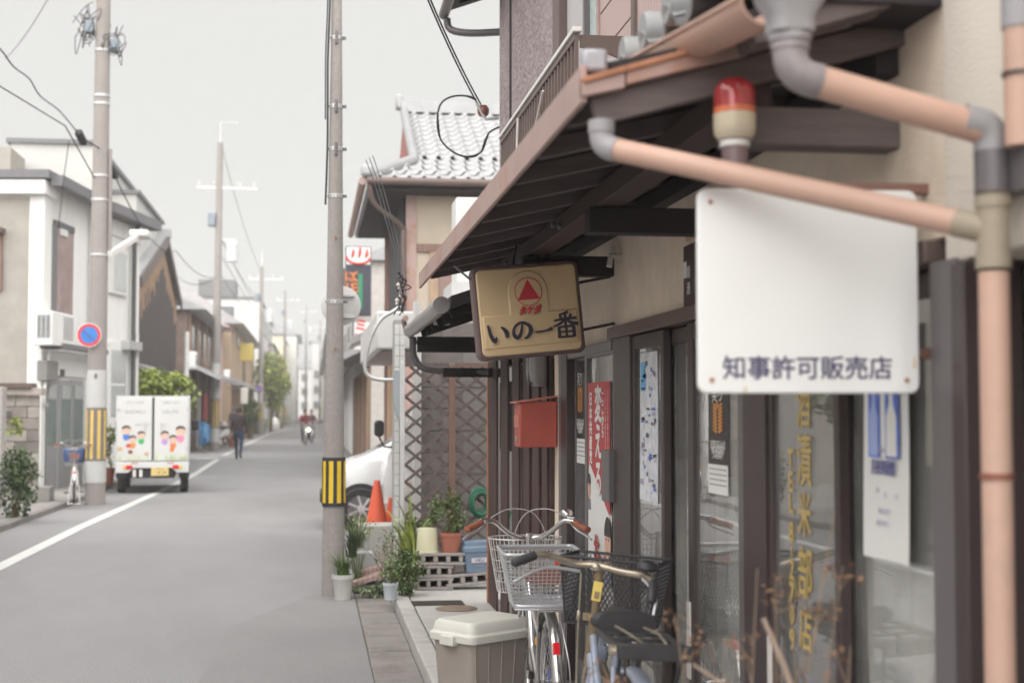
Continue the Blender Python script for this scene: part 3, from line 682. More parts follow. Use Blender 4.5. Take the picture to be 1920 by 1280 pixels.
# ---------------- white sign in its brown steel frame
SY = 3.04
c0, c1 = on_y(1309, 352, SY), on_y(1717, 738, SY); W, H = c1.x - c0.x, c0.z - c1.z
ws = thing('licence_sign', 'blank white enamel sign with a row of dark characters in a brown frame', 'sign', ((c0.x + c1.x) / 2, SY, c1.z), R(-4))
mb = MB(); pl = rrect(W, H, .022); mb.prism([(u, v + H / 2) for u, v in pl], 'y', -.009, .009)
mb.build('board', mat('white_enamel', (.74, .74, .73), rough=.22, var=.02, scale=2, dirt=(.66, .655, .635), dirt_scale=2.2, dirt_amt=.3), ws, bevel=.004)
for bx, bz in ((-W/2 + .03, H - .03), (W/2 - .03, .03), (-W/2 + .03, .03)): MB().lathe([(0, .0), (.006, .0), (.005, .004), (0, .005)], 10, T(bx, -.009, bz) @ rot(x=R(90))).build('screw', M_rust, ws)
for bx, bz, ln in ((-W/2 + .105, .0, .018), (W/2 - .012, .055, .03)): MB().prism([(bx - .004, bz + .002), (bx + .004, bz + .002), (bx + .002, bz + ln), (bx - .001, bz + ln * .8)], 'y', -.0094, -.0090).build('rust_stain', mat('sign_rust', (.60, .45, .30), rough=.8), ws)
text('知事許可販売店', .0550, mat('navy_paint', (.075, .065, .13), rough=.5, var=.1), ws, face_back((-.004, -.0095, .053)), ext=.0006, fat=.0010, sx=1.0)
M_fr = mat('frame_brown', (.20, .105, .085), rough=.55, var=.2, scale=9, dirt=(.30, .14, .09), dirt_scale=8, dirt_amt=.5)
fx1 = on_y(1747, 400, SY + .04).x - ws.location.x; ft = on_y(1700, 346, SY + .04).z - c1.z
MB().box((fx1 - .013, .03, -.02), (fx1 + .013, .055, ft)).build('frame_post', M_fr, ws, bevel=.003)
MB().box((-.16, .03, ft - .026), (fx1 - .0135, .055, ft - .001)).build('frame_rail', M_fr, ws, bevel=.003)
MB().box((-.16, .03, ft - .40), (fx1 - .0135, .055, ft - .375)).build('frame_rail', M_fr, ws, bevel=.003)
for zz in (.055, ft - .07): MB().box((fx1 + .0135, .033, zz), (fx1 + .075, .050, zz + .028)).build('bracket', M_brown, ws, bevel=.002)
for sx_ in (-.1, .1): MB().box((sx_ - .01, .0095, ft - .12), (sx_ + .01, .0298, ft - .07)).build('clip', M_fr, ws)
wb = on_y(1378, 300, SY + .06)
wl = thing('warning_lamp', 'red domed warning lamp on a cream base above the white sign', 'warning lamp', (wb.x, wb.y, wb.z))
k = .0475
MB().lathe([(.030, -.06), (.030, .028)], 18).build('pole', mat('mauve_plastic', (.18, .12, .125), rough=.4), wl)
MB().lathe([(.034, .028), (.034, .044)], 20).build('nut', mat('white_nut', (.7, .68, .66), rough=.4), wl, bevel=.003)
MB().lathe([(.026, .044), (.038, .046), (.046, .058), (.048, .075), (.048, .104)], 24).build('base', mat('cream_plastic', (.52, .45, .34), rough=.35, var=.06), wl)
MB().lathe([(.047, .104), (.0475, .108), (.0475, .118)], 24).build('band', mat('orange_lens', (.62, .16, .07), rough=.25), wl)
dome = [(.0465, .118), (.0468, .15)] + [(.0468 * math.cos(R(a)), .15 + .040 * math.sin(R(a))) for a in range(10, 91, 10)]
lens = MB().lathe(dome, 28).build('lens', mat('red_lens', (.55, .06, .065), rough=.07, var=.05, trans=.45, spec=.8), wl)
MB().lathe([(.012, .118), (.012, .16), (.0, .168)], 12).build('bulb', mat('bulb', (.8, .6, .55), rough=.15), lens)
MB().lathe([(.028, .118), (.028, .145)], 12).build('reflector', mat('mirror_metal', (.7, .7, .7), rough=.15, metal=1), lens)

# ---------------- gold seasoning sign under the canopy
SG = 6.40
q0, q1 = on_y(884, 500, SG), on_y(1092, 675, SG); gw, gh = (q1.x - q0.x) * .975, (on_y(980, 495, SG).z - on_y(980, 670, SG).z)
gc = on_y(989, 582, SG)
gs = thing('shop_sign', 'tilted gold beige plastic sign with a red triangle and brushed black characters', 'sign', (gc.x, gc.y, gc.z), R(4))
gs.rotation_euler = Euler((0, R(-5.6), R(4)))
M_gold = mat('gold_plastic', (.60, .44, .26), rough=.32, var=.04, scale=3, dirt=(.52, .375, .21), dirt_scale=2, dirt_amt=.35, coat=.25)
M_gold_b = mat('sign_rim', (.115, .075, .072), rough=.45, var=.15)
M_dark_l = mat('navy_lettering', (.03, .028, .05), rough=.45)
M_red_l = mat('red_lettering', (.52, .035, .055), rough=.4)
MB().prism(rrect(gw, gh, .035, 8), 'y', -.03, .05).build('rim', M_gold_b, gs, bevel=.008, seg=3)
MB().prism(rrect(gw - .034, gh - .034, .026, 8), 'y', -.040, -.02).build('face', M_gold, gs, bevel=.007, seg=3)
hw, hh = gw / 2, gh / 2
# raised panel: a bar with a round-headed tab
tabw, top, mid, bot, bw = .093, hh * .84, -.012, -hh * .76, hw * .885
out = [(-bw, bot), (bw, bot), (bw, mid), (tabw, mid)]
for a in range(0, 181, 12): out.append((tabw * math.cos(R(a)), top - tabw + tabw * math.sin(R(a))))
out += [(-tabw, mid), (-bw, mid)]
MB().prism(out, 'y', -.0475, -.030).build('raised_panel', M_gold, gs, bevel=.006, seg=3)
cz = top - tabw - .004
MB().prism([(.066 * math.cos(R(a)), cz + .066 * math.sin(R(a))) for a in range(0, 360, 9)], 'y', -.053, -.045).build('roundel', M_gold, gs, bevel=.004)
mb = MB(); ring = [];
for rr, yy in ((.064, -.0532), (.0605, -.0532), (.0605, -.054), (.064, -.054)): ring.append([(rr * math.cos(R(a)), yy, cz + rr * math.sin(R(a))) for a in range(0, 360, 8)])
mb.loft(ring + [ring[0]], caps=False); mb.build('ring', M_red_l, gs)
MB().prism([(-.052, cz - .036), (.052, cz - .036), (0, cz + .056)], 'y', -.0545, -.0528).build('triangle', M_red_l, gs)
for dx, mm, e, bd, dy in ((.0, M_gold, .004, .006, -.0505), (.0, M_red_l, .0012, .0022, -.0555)):
    text('タケダ', .038, mm, gs, face_back((-.002 + dx, dy, cz - .086)), ext=e, bold=bd, shear=.25, sx=.88)
# brush-written characters: い の 一 番, each stroke a tapered ribbon
def stroke(pts, ws_):
    c = catmull([(x, y, 0) for x, y in pts], 7); n = len(c); L, Rr = [], []
    for i, p in enumerate(c):
        t = i / (n - 1) * (len(ws_) - 1); k = min(int(t), len(ws_) - 2); ww = (ws_[k] + (ws_[k + 1] - ws_[k]) * (t - k)) / 2
        d = (c[min(i + 1, n - 1)] - c[max(i - 1, 0)]).normalized(); nn = Vector((-d.y, d.x, 0)); L.append(p + nn * ww); Rr.append(p - nn * ww)
    return L, Rr
GLY = {
 'い': ([[(.10, .84), (.15, .62), (.20, .38), (.30, .16), (.38, .12), (.44, .30)], [.06, .12, .14, .15, .12, .02]], [[(.66, .72), (.80, .62), (.90, .46), (.92, .30), (.84, .28)], [.03, .12, .17, .14, .03]]),
 'の': ([[(.52, .76), (.48, .52), (.38, .28), (.24, .20), (.12, .36), (.16, .62), (.36, .80), (.60, .82), (.84, .66), (.88, .42), (.72, .20), (.56, .14)], [.05, .10, .13, .15, .13, .09, .09, .10, .15, .17, .11, .03]],),
 '一': ([[(.03, .46), (.20, .44), (.50, .46), (.78, .50), (.97, .50)], [.04, .10, .085, .12, .03]], [[(.76, .56), (.90, .58), (.97, .50)], [.03, .10, .03]]),
 '番': ([[(.62, .98), (.46, .92), (.26, .88)], [.10, .07, .04]], [[(.06, .68), (.5, .72), (.94, .72)], [.05, .07, .09]], [[(.50, .92), (.50, .70), (.49, .46)], [.07, .09, .07]],
        [[(.28, .84), (.34, .78), (.36, .74)], [.05, .08, .03]], [[(.74, .88), (.68, .80), (.62, .74)], [.09, .06, .02]], [[(.46, .70), (.30, .56), (.02, .46)], [.07, .08, .03]], [[(.54, .70), (.72, .56), (.98, .50)], [.04, .11, .12]],
        [[(.22, .44), (.23, .22), (.22, .02)], [.09, .10, .10]], [[(.22, .42), (.5, .43), (.80, .44)], [.05, .06, .08]], [[(.79, .44), (.79, .22), (.78, .02)], [.10, .11, .11]], [[(.24, .24), (.5, .24), (.77, .24)], [.05, .05, .05]],
        [[(.24, .05), (.5, .05), (.77, .05)], [.06, .06, .06]], [[(.50, .42), (.50, .24), (.50, .06)], [.07, .08, .07]]) }
def brush(ch, size, x, z, y, m, extra=0.0, depth=.003, name='lettering'):
    mb = MB()
    for k, (pts, ws_) in enumerate(GLY[ch]):
        L, Rr = stroke(pts, [a + extra for a in ws_]); n = len(L); vs = []
        yk = -k * .00012
        for p in L: vs.append((x + p.x * size, y + yk, z + p.y * size))
        for p in Rr: vs.append((x + p.x * size, y + yk, z + p.y * size))
        vs += [(a, b + depth, c) for a, b, c in vs]
        fs = [(i, i + 1, n + i + 1, n + i) for i in range(n - 1)] + [(2*n + i, 3*n + i, 3*n + i + 1, 2*n + i + 1) for i in range(n - 1)]
        fs += [(i, 2*n + i, 2*n + i + 1, i + 1) for i in range(n - 1)] + [(n + i, n + i + 1, 3*n + i + 1, 3*n + i) for i in range(n - 1)]
        fs += [(0, n, 3*n, 2*n), (n - 1, 3*n - 1, 4*n - 1, 2*n - 1)]
        mb.add(vs, fs)
    return mb.build(name, m, gs)
for ch, x, s in (('い', -.212, .104), ('の', -.098, .104), ('一', .010, .088), ('番', .098, .122)):
    z = bot + .020
    brush(ch, s, x, z, -.0545, M_gold, .12, .008, 'raised_backing'); brush(ch, s, x, z, -.0575, M_dark_l, .028, .0035)
for x in (-.05, .09): MB().beam((x, .0, hh - .005), (x + .03, .01, hh + .09), .012, .006).build('hanger', M_brown, gs)
MB().beam((-hw + .0, 0, hh * .75), (-hw - .07, 0, hh * .75 + .07), .012, .008).build('hanger', M_alu, gs)
for zz in (hh * .5, -hh * .52):
    MB().tube([(hw - .005, .01, zz), (hw + .16, .02, zz + .018)], .007, 8).build('arm', M_brown, gs)

# ---------------- red letter box, gas meter housing
p = on_x(1011, 790, XF - .06); mz0, mz1 = on_x(1012, 838, XF - .1).z, on_x(1012, 752, XF - .1).z
ya, yb = FY(1041, XF - .02), FY(1041, XF - .02) + .30
lb = thing('letter_box', 'red painted metal letter box fixed to the wooden fins', 'letter box', (XF - .1, (ya + yb) / 2, mz0))
M_lb = mat('letterbox_red', (.42, .085, .062), rough=.5, var=.08, scale=4, dirt=(.30, .07, .05), dirt_scale=3, dirt_amt=.5)
lw, lh = .30, mz1 - mz0
lx0 = on_y(976, 790, (ya + yb) / 2 - .14).x; 
lb.location = ((lx0 + XF - .006) / 2, FY(1000, XF - .1) - .15, mz0)
lwx = (XF - .006) - lx0
MB().box((-lwx / 2, -.12, 0), (lwx / 2, .12, lh)).build('body', M_lb, lb, bevel=.006)
MB().add([(-lwx/2 - .025, -.135, lh - .012), (lwx/2, -.135, lh + .022), (lwx/2, .135, lh + .022), (-lwx/2 - .025, .135, lh - .012), (-lwx/2 - .025, -.135, lh - .002), (lwx/2, -.135, lh + .032), (lwx/2, .135, lh + .032), (-lwx/2 - .025, .135, lh - .002)],
         [(0, 3, 2, 1), (4, 5, 6, 7), (0, 1, 5, 4), (1, 2, 6, 5), (2, 3, 7, 6), (3, 0, 4, 7)]).build('lid', mat('faded_red', (.48, .17, .13), rough=.6, var=.1), lb, bevel=.003)
MB().box((-lwx/2 - .006, -.09, lh * .42), (-lwx/2 + .001, .09, lh * .70)).build('slot_plate', mat('faded_red', (.5, .2, .15)), lb, bevel=.002)
MB().box((-lwx/2 - .008, -.03, lh * .12), (-lwx/2 + .001, .03, lh * .24)).build('lock', M_pvco, lb, bevel=.002)
p0 = on_x(1000, 700, XF - .08)
gm = thing('meter_box', 'grey plastic meter housing behind the gold sign above the red letter box', 'meter box', (XF - .06, p0.y, on_x(1000, 724, XF - .08).z))
mb = MB(); mb.loft([[(x * k + dx, y * k2, z) for x, y in rrect(.10, .26, .03)] for k, k2, dx, z in ((.55, .8, .02, 0), (.9, .95, .005, .03), (1, 1, 0, .08), (1, 1, 0, .26), (.9, .95, 0, .28))])
mb.build('housing', mat('meter_grey', (.235, .225, .22), rough=.5, var=.06), gm, bevel=.003)
MB().box((-.052, -.006, .01), (.04, .006, .27)).build('seam', M_alu, gm)

# ---------------- posters on and behind the glass
def poster(name, label, a, b, zt, zb, x, col, cat='poster', curl=.004):
    y0, y1 = FY(b, x), FY(a, x); mb = MB(); N = 6; vs = []
    for i in range(N + 1):
        for j in range(N + 1):
            u, v = i / N, j / N; vs.append((x + curl * math.sin(u * 5 + v * 3), y0 + (y1 - y0) * u, zb + (zt - zb) * v))
    mb.add(vs, [(i * (N+1) + j, (i+1) * (N+1) + j, (i+1) * (N+1) + j + 1, i * (N+1) + j + 1) for i in range(N) for j in range(N)])
    b2 = len(mb.v); mb.add([(p[0] + .0008, p[1], p[2]) for p in [tuple(q) for q in mb.v]], [(i * (N+1) + j, i * (N+1) + j + 1, (i+1) * (N+1) + j + 1, (i+1) * (N+1) + j) for i in range(N) for j in range(N)])
    o = mb.build(name, col); tag(o, label, cat); return o, y0, y1
def pz(px, py, x): return on_x(px, py, x).z
M_pap = mat('poster_paper', (.74, .73, .71), rough=.7, var=.03)
M_redp = mat('poster_red', (.50, .075, .08), rough=.6, var=.06)
M_whl = mat('white_print', (.78, .76, .74), rough=.6)
M_blk = mat('black_print', (.05, .045, .05), rough=.6)
M_skin = mat('printed_skin', (.62, .38, .29), rough=.6, var=.1, scale=30)
M_hair = mat('printed_hair', (.05, .04, .045), rough=.6)
X1 = XF + .0035
zt, zm, zb = pz(1124, 716, X1), pz(1124, 870, X1), pz(1124, 1075, X1)
po, y0, y1 = poster('election_poster', 'tall red and white election poster with faces and big vertical characters', 1102, 1145, zt, zb, X1, M_pap)
W1 = y1 - y0; xx = X1 - .0055
def flat(name, poly, x, m, parent, d=.0008):
    mb = MB(); n = len(poly); mb.add([(x, y, z) for y, z in poly] + [(x + d, y, z) for y, z in poly], [list(range(n)), list(range(2 * n - 1, n - 1, -1))] + [(i, n + i, n + (i + 1) % n, (i + 1) % n) for i in range(n)])
    return mb.build(name, m, parent)
Y = lambda u: y1 + (y0 - y1) * u              # u: 0 at the far (left in the picture) edge, 1 near
flat('red_field', [(Y(0), zt), (Y(1), zt), (Y(1), zm - .22), (Y(.95), zm - .23), (Y(.12), zm), (Y(0), zm - .03)], xx + .0015, M_redp, po)
def vtext(s, size, u, z, m, sx=1.0, step=.9, bold=.002, x=None, parent=None, yfun=None):
    for i, ch in enumerate(s):
        text(ch, size, m, parent or po, face_road(((x if x is not None else xx) - .0003, (yfun or Y)(u), z - size * step * (i + .5))), ext=.0003, fat=bold, sx=sx)
vtext('変える', .19, .52, zt - .03, M_whl, sx=.9, bold=.006, step=.95)
vtext('ここから', .062, .72, zt - .05, M_whl, sx=.9)
vtext('日本共産党', .072, .19, zt - .05, M_whl, sx=1.0, bold=.003, step=1.0)
for u, n in ((.83, 9), (.93, 9)):
    vtext('くらしと平和を守る力'[:n], .036, u, zt - .04, mat('pink_print', (.75, .45, .43)), sx=.9, bold=.0)
vtext('井坂', .17, .42, zm - .36, M_redp, sx=.75, bold=.006, step=.95)
vtext('博文', .07, .66, zm - .44, M_redp, sx=.9, step=1.0)
vtext('倉林', .16, .62, zm - .78, mat('grey_print', (.22, .22, .24)), sx=.75, bold=.004, step=.95)
for u, z, s in ((.90, zm - .36, .11), (.16, zm - .84, .085), (.10, zm - .12, .06)):
    pts = [(Y(u) + s * .62 * math.cos(R(a)), z + s * math.sin(R(a))) for a in range(0, 360, 18)]
    f = flat('portrait', pts, xx + .0004, M_skin, po)
    flat('printed_hair', [(Y(u) + s * .68 * math.cos(R(a)), z + s * .25 + s * .85 * math.sin(R(a))) for a in range(0, 181, 15)], xx - .0004, M_hair, f)
    for e in (-.22, .22): flat('printed_eye', [(Y(u) + s * (e + .10 * math.cos(R(a))), z + s * (.12 + .05 * math.sin(R(a)))) for a in range(0, 360, 40)], xx - .0004, M_hair, f)
    flat('printed_mouth', [(Y(u) + s * .2 * math.cos(R(a)), z - s * .42 + s * .05 * math.sin(R(a))) for a in range(0, 360, 40)], xx - .0004, M_redp, f)
    flat('printed_jacket', [(Y(u) - s * .8, z - s * 1.9), (Y(u) + s * .8, z - s * 1.9), (Y(u) + s * .6, z - s * 1.05), (Y(u), z - s * .95), (Y(u) - s * .6, z - s * 1.05)], xx + .0008, mat('printed_suit', (.20, .19, .24), rough=.6), f)
# dark posters with an ear of rice
M_dkp = mat('dark_poster', (.045, .035, .035), rough=.5, var=.1)
M_ochre = mat('ochre_print', (.55, .25, .07), rough=.6, var=.15, scale=30)
def rice(a, b, zt, zb, x, label):
    o, y0, y1 = poster('rice_poster', label, a, b, zt, zb, x, M_dkp, curl=.001)
    Wp, Hp = y1 - y0, zt - zb; yc = (y0 + y1) / 2; xr = x - .0022
    for k in range(8):
        z = zt - Hp * (.20 + .042 * k)
        for s in (-1, 1): flat('grain', [(yc, z), (yc + s * Wp * .20, z + Hp * .035), (yc + s * Wp * .26, z + Hp * .02), (yc + s * Wp * .08, z - Hp * .028)], xr, M_ochre, o)
    flat('grain', [(yc - Wp * .1, zt - Hp * .2), (yc, zt - Hp * .14), (yc + Wp * .1, zt - Hp * .2), (yc, zt - Hp * .24)], xr - .0003, M_ochre, o)
    for k, s in enumerate(('京都市民大会', '秋の収穫祭', '入場無料')): text(s, Wp * .14, M_whl, o, face_road((xr, yc, zt - Hp * (.66 + k * .055))), ext=.0003, sx=.9)
    text('実り', Wp * .28, M_whl, o, face_road((xr, yc, zt - Hp * .07)), ext=.0003)
    flat('white_slip', [(y0 + .004, zb - Hp * .22), (y1 - .004, zb - Hp * .22), (y1 - .004, zb + Hp * .12), (y0 + .004, zb + Hp * .12)], xr, M_pap, o)
    for k in range(4): flat('print_line', [(y0 + .02, zb + Hp * (.06 - .06 * k)), (y1 - .02, zb + Hp * (.06 - .06 * k)), (y1 - .02, zb + Hp * (.072 - .06 * k)), (y0 + .02, zb + Hp * (.072 - .06 * k))], xr - .0006, mat('grey_print', (.3, .3, .32)), o)
X2 = XF + .039
rice(1079, 1098, pz(1088, 703, X2), pz(1088, 838, X2), X2, 'small dark poster with a rice ear in the narrowest pane beside the red poster')
rice(1328, 1366, pz(1346, 728, X1), pz(1346, 890, X1), XF + .0025, 'larger dark poster with a rice ear behind the white sign corner')
# map poster
X3 = XF + .0055
zt, zb = pz(1217, 660, X3), pz(1217, 940, X3)
po3, y0, y1 = poster('map_poster', 'long pale street map poster covered in fine print inside the door glass', 1200, 1233, zt, zb, X3, mat('map_paper', (.66, .67, .70), rough=.6, var=.18, scale=16, dirt=(.40, .42, .50), dirt_scale=26, dirt_amt=.6), curl=.002)
rnd = random.Random(4)
for k in range(60):
    yy, zz = rnd.uniform(y0 + .02, y1 - .06), rnd.uniform(zb + .03, zt - .05); ww, hh_ = rnd.uniform(.01, .06), rnd.uniform(.006, .02)
    flat('print_block', [(yy, zz), (yy + ww, zz), (yy + ww, zz + hh_), (yy, zz + hh_)], X3 - .0036, rnd.choice([mat('grey_print', (.3, .3, .32)), mat('mauve_print', (.42, .36, .50)), mat('blue_print', (.12, .22, .60)), M_whl]), po3)
flat('print_block', [(y1 - .12, zt - .16), (y1 - .03, zt - .16), (y1 - .03, zt - .04), (y1 - .12, zt - .04)], X3 - .0036, mat('sky_print', (.16, .42, .68)), po3)
# hanging sake banner in the last pane
X4 = XF + .018
zt, zb = pz(1660, 700, X4), pz(1660, 1050, X4)
po4, y0, y1 = poster('paper_banner', 'white paper banner with two blue pictures hanging outside the widest pane', 1619, 1701, zt + .12, zb, X4, M_pap, curl=.004)
M_blu = mat('blue_picture', (.10, .17, .56), rough=.6, var=.5, scale=38)

Wb = y1 - y0; Y4 = lambda u: y1 + (y0 - y1) * u
zq = pz(1660, 858, X4)
flat('blue_picture', [(Y4(.17), zq), (Y4(.44), zq), (Y4(.44), zq + .17), (Y4(.17), zq + .17)], X4 - .0056, M_blu, po4)
flat('blue_picture', [(Y4(.56), zq), (Y4(.86), zq), (Y4(.86), zq + .17), (Y4(.56), zq + .17)], X4 - .0056, M_blu, po4)
for u, w_ in ((.30, .05), (.70, .06)):
    pts = [(-.5, -.10), (.5, -.10), (.5, .02), (.18, .06), (.18, .10), (-.18, .10), (-.18, .06), (-.5, .02)]
    flat('pale_bottle', [(Y4(u) + a * w_, zq + .085 + b * .8) for a, b in pts], X4 - .0064, M_pap if u > .5 else mat('pale_blue_print', (.35, .42, .70)), po4)
M_ind = mat('indigo_print', (.12, .12, .30), rough=.6)
text('月夜美酒館', .040, M_ind, po4, face_road((X4 - .006, (y0 + y1) / 2, pz(1660, 878, X4))), ext=.0003, sx=.75, fat=.001)
for k, (u0, u1) in enumerate(((.2, .8), (.3, .45), (.5, .6), (.75, .85), (.2, .85), (.15, .8))):
    zz = (zt - .19, zt - .29, zt - .30, zt - .30, zt - .34, zt - .37)[k]
    text('酒蔵の便り'[:max(1, int((u1 - u0) * 8))], .016, mat('faint_print', (.45, .45, .58)), po4, face_road((X4 - .006, Y4((u0 + u1) / 2), zz)), ext=.0002)
# gold lettering painted on the glass
X5 = XF + .0085
M_gl = mat('gold_lettering', (.50, .36, .12), rough=.4, var=.15, scale=20)
gl = MB().box((X5 + .0215, FY(1513, X5) , .9), (X5 + .0216, FY(1512, X5), .9005)).build('lettering_backing', M_gl, d_last)
cols = (1508, ((716, 812, '酒'), (818, 922, '漬'), (925, 1015, '米'), (1030, 1130, '部'), (1140, 1228, '店')))
for a, b, ch in cols[1]:
    zc_, h_ = (pz(cols[0], a, X5) + pz(cols[0], b, X5)) / 2, pz(cols[0], a, X5) - pz(cols[0], b, X5)
    text(ch, h_ * 1.02, M_gl, d_last, face_road((X5 - .002, FY(cols[0], X5), zc_)), ext=.0006, fat=.0015, sx=.80)
for (a, b), ch in zip(((842, 882), (884, 925), (926, 965), (978, 1020), (1022, 1046), (1047, 1088), (1090, 1132), (1134, 1172), (1176, 1220)), 'TEL812709'):
    zc_, h_ = (pz(1483, a, X5) + pz(1483, b, X5)) / 2, pz(1483, a, X5) - pz(1483, b, X5)
    text(ch, h_ * 1.25, M_gl, d_last, face_road((X5 - .002, FY(1483, X5), zc_)), ext=.0006, fat=.002, sx=1.05)
bpy.data.objects.remove(gl)
# notices beside the sign, half hidden by it
for nm, lab, a, b, t_, b_, m_ in (('notice', 'small tan notice on the plaster half hidden by the white sign', 1288, 1330, 400, 452, mat('tan_notice', (.50, .33, .19), rough=.7)), ('notice', 'dark brown licence plate under the tan notice half hidden by the white sign', 1284, 1330, 462, 580, mat('dark_notice', (.07, .045, .05), rough=.5))):
    y0, y1 = FY(b, XF - .01), FY(a, XF - .01); zt, zb = pz(a, t_, XF - .01), pz(a, b_, XF - .01)
    o = MB().box((XF - .012, y0, zb), (XF - .001, y1, zt)).build(nm, m_, bevel=.002); tag(o, lab, 'notice')
    if t_ > 450:
        flat('label_print', [(y1 - .01, zt - .06), (y1 - .05, zt - .06), (y1 - .05, zt - .12), (y1 - .01, zt - .12)], XF - .0135, M_whl, o)
        for k, ch in enumerate('酒類'): text(ch, .05, M_whl, o, face_road((XF - .013, y1 - .075, zb + .07 + .06 * k)), ext=.0003)
    else: text('塩', .075, M_dark_l, o, face_road((XF - .013, y1 - .07, (zt + zb) / 2)), ext=.0003)
# ================================================================== bicycles and the bin in front of the shop
M_chr = mat('chrome', (.66, .64, .63), rough=.22, metal=.95, var=.06, scale=12)
M_chr_o = mat('aged_chrome', (.46, .40, .32), rough=.38, metal=.75, var=.25, scale=14, dirt=(.22, .15, .09), dirt_scale=10, dirt_amt=.6)
M_brass = mat('tarnished_brass', (.26, .20, .12), rough=.55, metal=.4, var=.3, scale=14)
M_rub = mat('tyre_rubber', (.035, .033, .034), rough=.8, var=.2, scale=30)
M_blkp = mat('black_plastic', (.035, .033, .036), rough=.5, var=.2, scale=20)
M_grip = mat('brown_grip', (.27, .085, .05), rough=.55, var=.15, scale=20)
M_wire = mat('wire_grey', (.52, .52, .54), rough=.35, metal=.5, var=.06)
M_blue_f = mat('pale_blue_paint', (.27, .31, .40), rough=.35, var=.1, scale=8, dirt=(.2, .17, .15), dirt_scale=9, dirt_amt=.4, coat=.3)
M_redr = mat('red_reflector', (.62, .02, .03), rough=.15, var=.08, scale=60)
M_amb = mat('amber_reflector', (.75, .36, .04), rough=.2)
def wheel(parent, r, c, m_rim=M_chr, spokes=32, steer=0.0, pivot=None):
    Mw = T(*c)
    if steer: Mw = T(*pivot) @ rot(z=steer) @ T(*(Vector(c) - Vector(pivot)))
    ty = MB().tube(circ((0, 0, 0), r - .014, 40, 'yz'), .0175, 8, Mw, closed=True).build('tyre', M_rub, parent)
    MB().tube(circ((0, 0, 0), r - .036, 40, 'yz'), .010, 6, Mw, closed=True).build('rim', m_rim, ty)
    mb = MB()
    for k in range(spokes):
        a = 2 * math.pi * k / spokes; s = .028 if k % 2 else -.028; a2 = a + (.6 if (k // 2) % 2 else -.6)
        mb.beam(Mw @ Vector((s, .025 * math.cos(a2), .025 * math.sin(a2))), Mw @ Vector((0, (r - .04) * math.cos(a), (r - .04) * math.sin(a))), .002, .002)
    mb.build('spokes', M_wire, ty)
    MB().tube([Mw @ Vector((-.05, 0, 0)), Mw @ Vector((.05, 0, 0))], .02, 10).build('hub', m_rim, ty)
    return ty
def fender(parent, r, c, a0, a1, m, w=.026, steer=0, pivot=None, thick=.0):
    Mw = T(*c)
    if steer: Mw = T(*pivot) @ rot(z=steer) @ T(*(Vector(c) - Vector(pivot)))
    mb = MB(); vs = []; N = 26; prof = [(-1, -.016), (-.75, .0), (-.3, .008), (.3, .008), (.75, .0), (1, -.016)]
    for i in range(N + 1):
        t = R(a0 + (a1 - a0) * i / N)
        for u, dv in prof: vs.append(Mw @ Vector((u * w, (r + dv) * math.cos(t), (r + dv) * math.sin(t))))
    n = len(prof); mb.add(vs, [(i * n + k, i * n + k + 1, (i + 1) * n + k + 1, (i + 1) * n + k) for i in range(N) for k in range(n - 1)], smooth=True)
    o = mb.build('fender', m, parent); sm = o.modifiers.new('t', 'SOLIDIFY'); sm.thickness = .0015; return o
def wire_basket(parent, M, top, bot, h, m, nx, ny, nz, rnd_=False, wire=.0022, rim=.005, corner=.05, name='basket', floor_n=5):
    """tapered wire basket: top/bot = (width, depth)"""
    def ring(t, n=6):
        wd, dp = bot[0] + (top[0] - bot[0]) * t, bot[1] + (top[1] - bot[1]) * t
        cr = min(wd, dp) * .49 if rnd_ else corner
        return [Vector((u, v, h * t)) for u, v in rrect(wd, dp, cr, n)]
    b = MB().tube([M @ p for p in ring(1)], rim, 8, closed=True).build(name, m, parent)
    mb = MB()
    for k in range(nz): mb.tube([M @ p for p in ring(k / nz)], wire, 5, closed=True)
    R0, R1 = ring(0, 14), ring(1, 14); n = len(R0); cnt = nx + ny
    per = [0]
    for i in range(n): per.append(per[-1] + (R1[(i + 1) % n] - R1[i]).length)
    for k in range(2 * cnt):
        s = per[-1] * k / (2 * cnt); i = max(j for j in range(n) if per[j] <= s); f = (s - per[i]) / max(1e-9, per[i + 1] - per[i])
        p0, p1 = R0[i].lerp(R0[(i + 1) % n], f), R1[i].lerp(R1[(i + 1) % n], f)
        mb.tube([M @ p0, M @ p1], wire, 4)
    for k in range(1, floor_n * 2):
        u = -bot[0] / 2 * .98 + bot[0] * .98 * k / (floor_n * 2); v = bot[1] / 2 * (math.sqrt(max(0, 1 - (2 * u / bot[0]) ** 2)) if rnd_ else .99)
        mb.tube([M @ Vector((u, -v, 0)), M @ Vector((u, v, 0))], wire, 4)
    w_ = mb.build('wires', m, b); return b
def saddle(parent, p, m, m2, L=.25, W=.2):
    rings = []
    for t in range(9):
        s = t / 8; w_ = W * (.5 * (1 - s) ** 1.3 + .12 * (1 - s * .3)) * (1 if t else .72); yy = p[1] - L * .5 + L * s; hh_ = .026 + .016 * (1 - s)
        cs = lambda a: math.copysign(abs(math.cos(R(a))) ** .55, math.cos(R(a)))
        rings.append([(p[0] + w_ * cs(a) * (.95), yy, p[2] + (hh_ * math.sin(R(a)) if math.sin(R(a)) > 0 else hh_ * .9 * math.sin(R(a)))) for a in range(0, 360, 24)])
    o = MB().loft(rings).build('saddle', m, parent)
    for s in (-1, 1):
        MB().tube([(p[0] + s * .05 + .016 * math.cos(t * 1.1), p[1] - L * .28 + .016 * math.sin(t * 1.1), p[2] - .03 - .0045 * t) for t in range(16)], .004, 5).build('spring', m2, o)
    return o
def tube_part(name, pts, r, m, parent, seg=10): return MB().tube(pts, r, seg).build(name, m, parent)

HB = .045
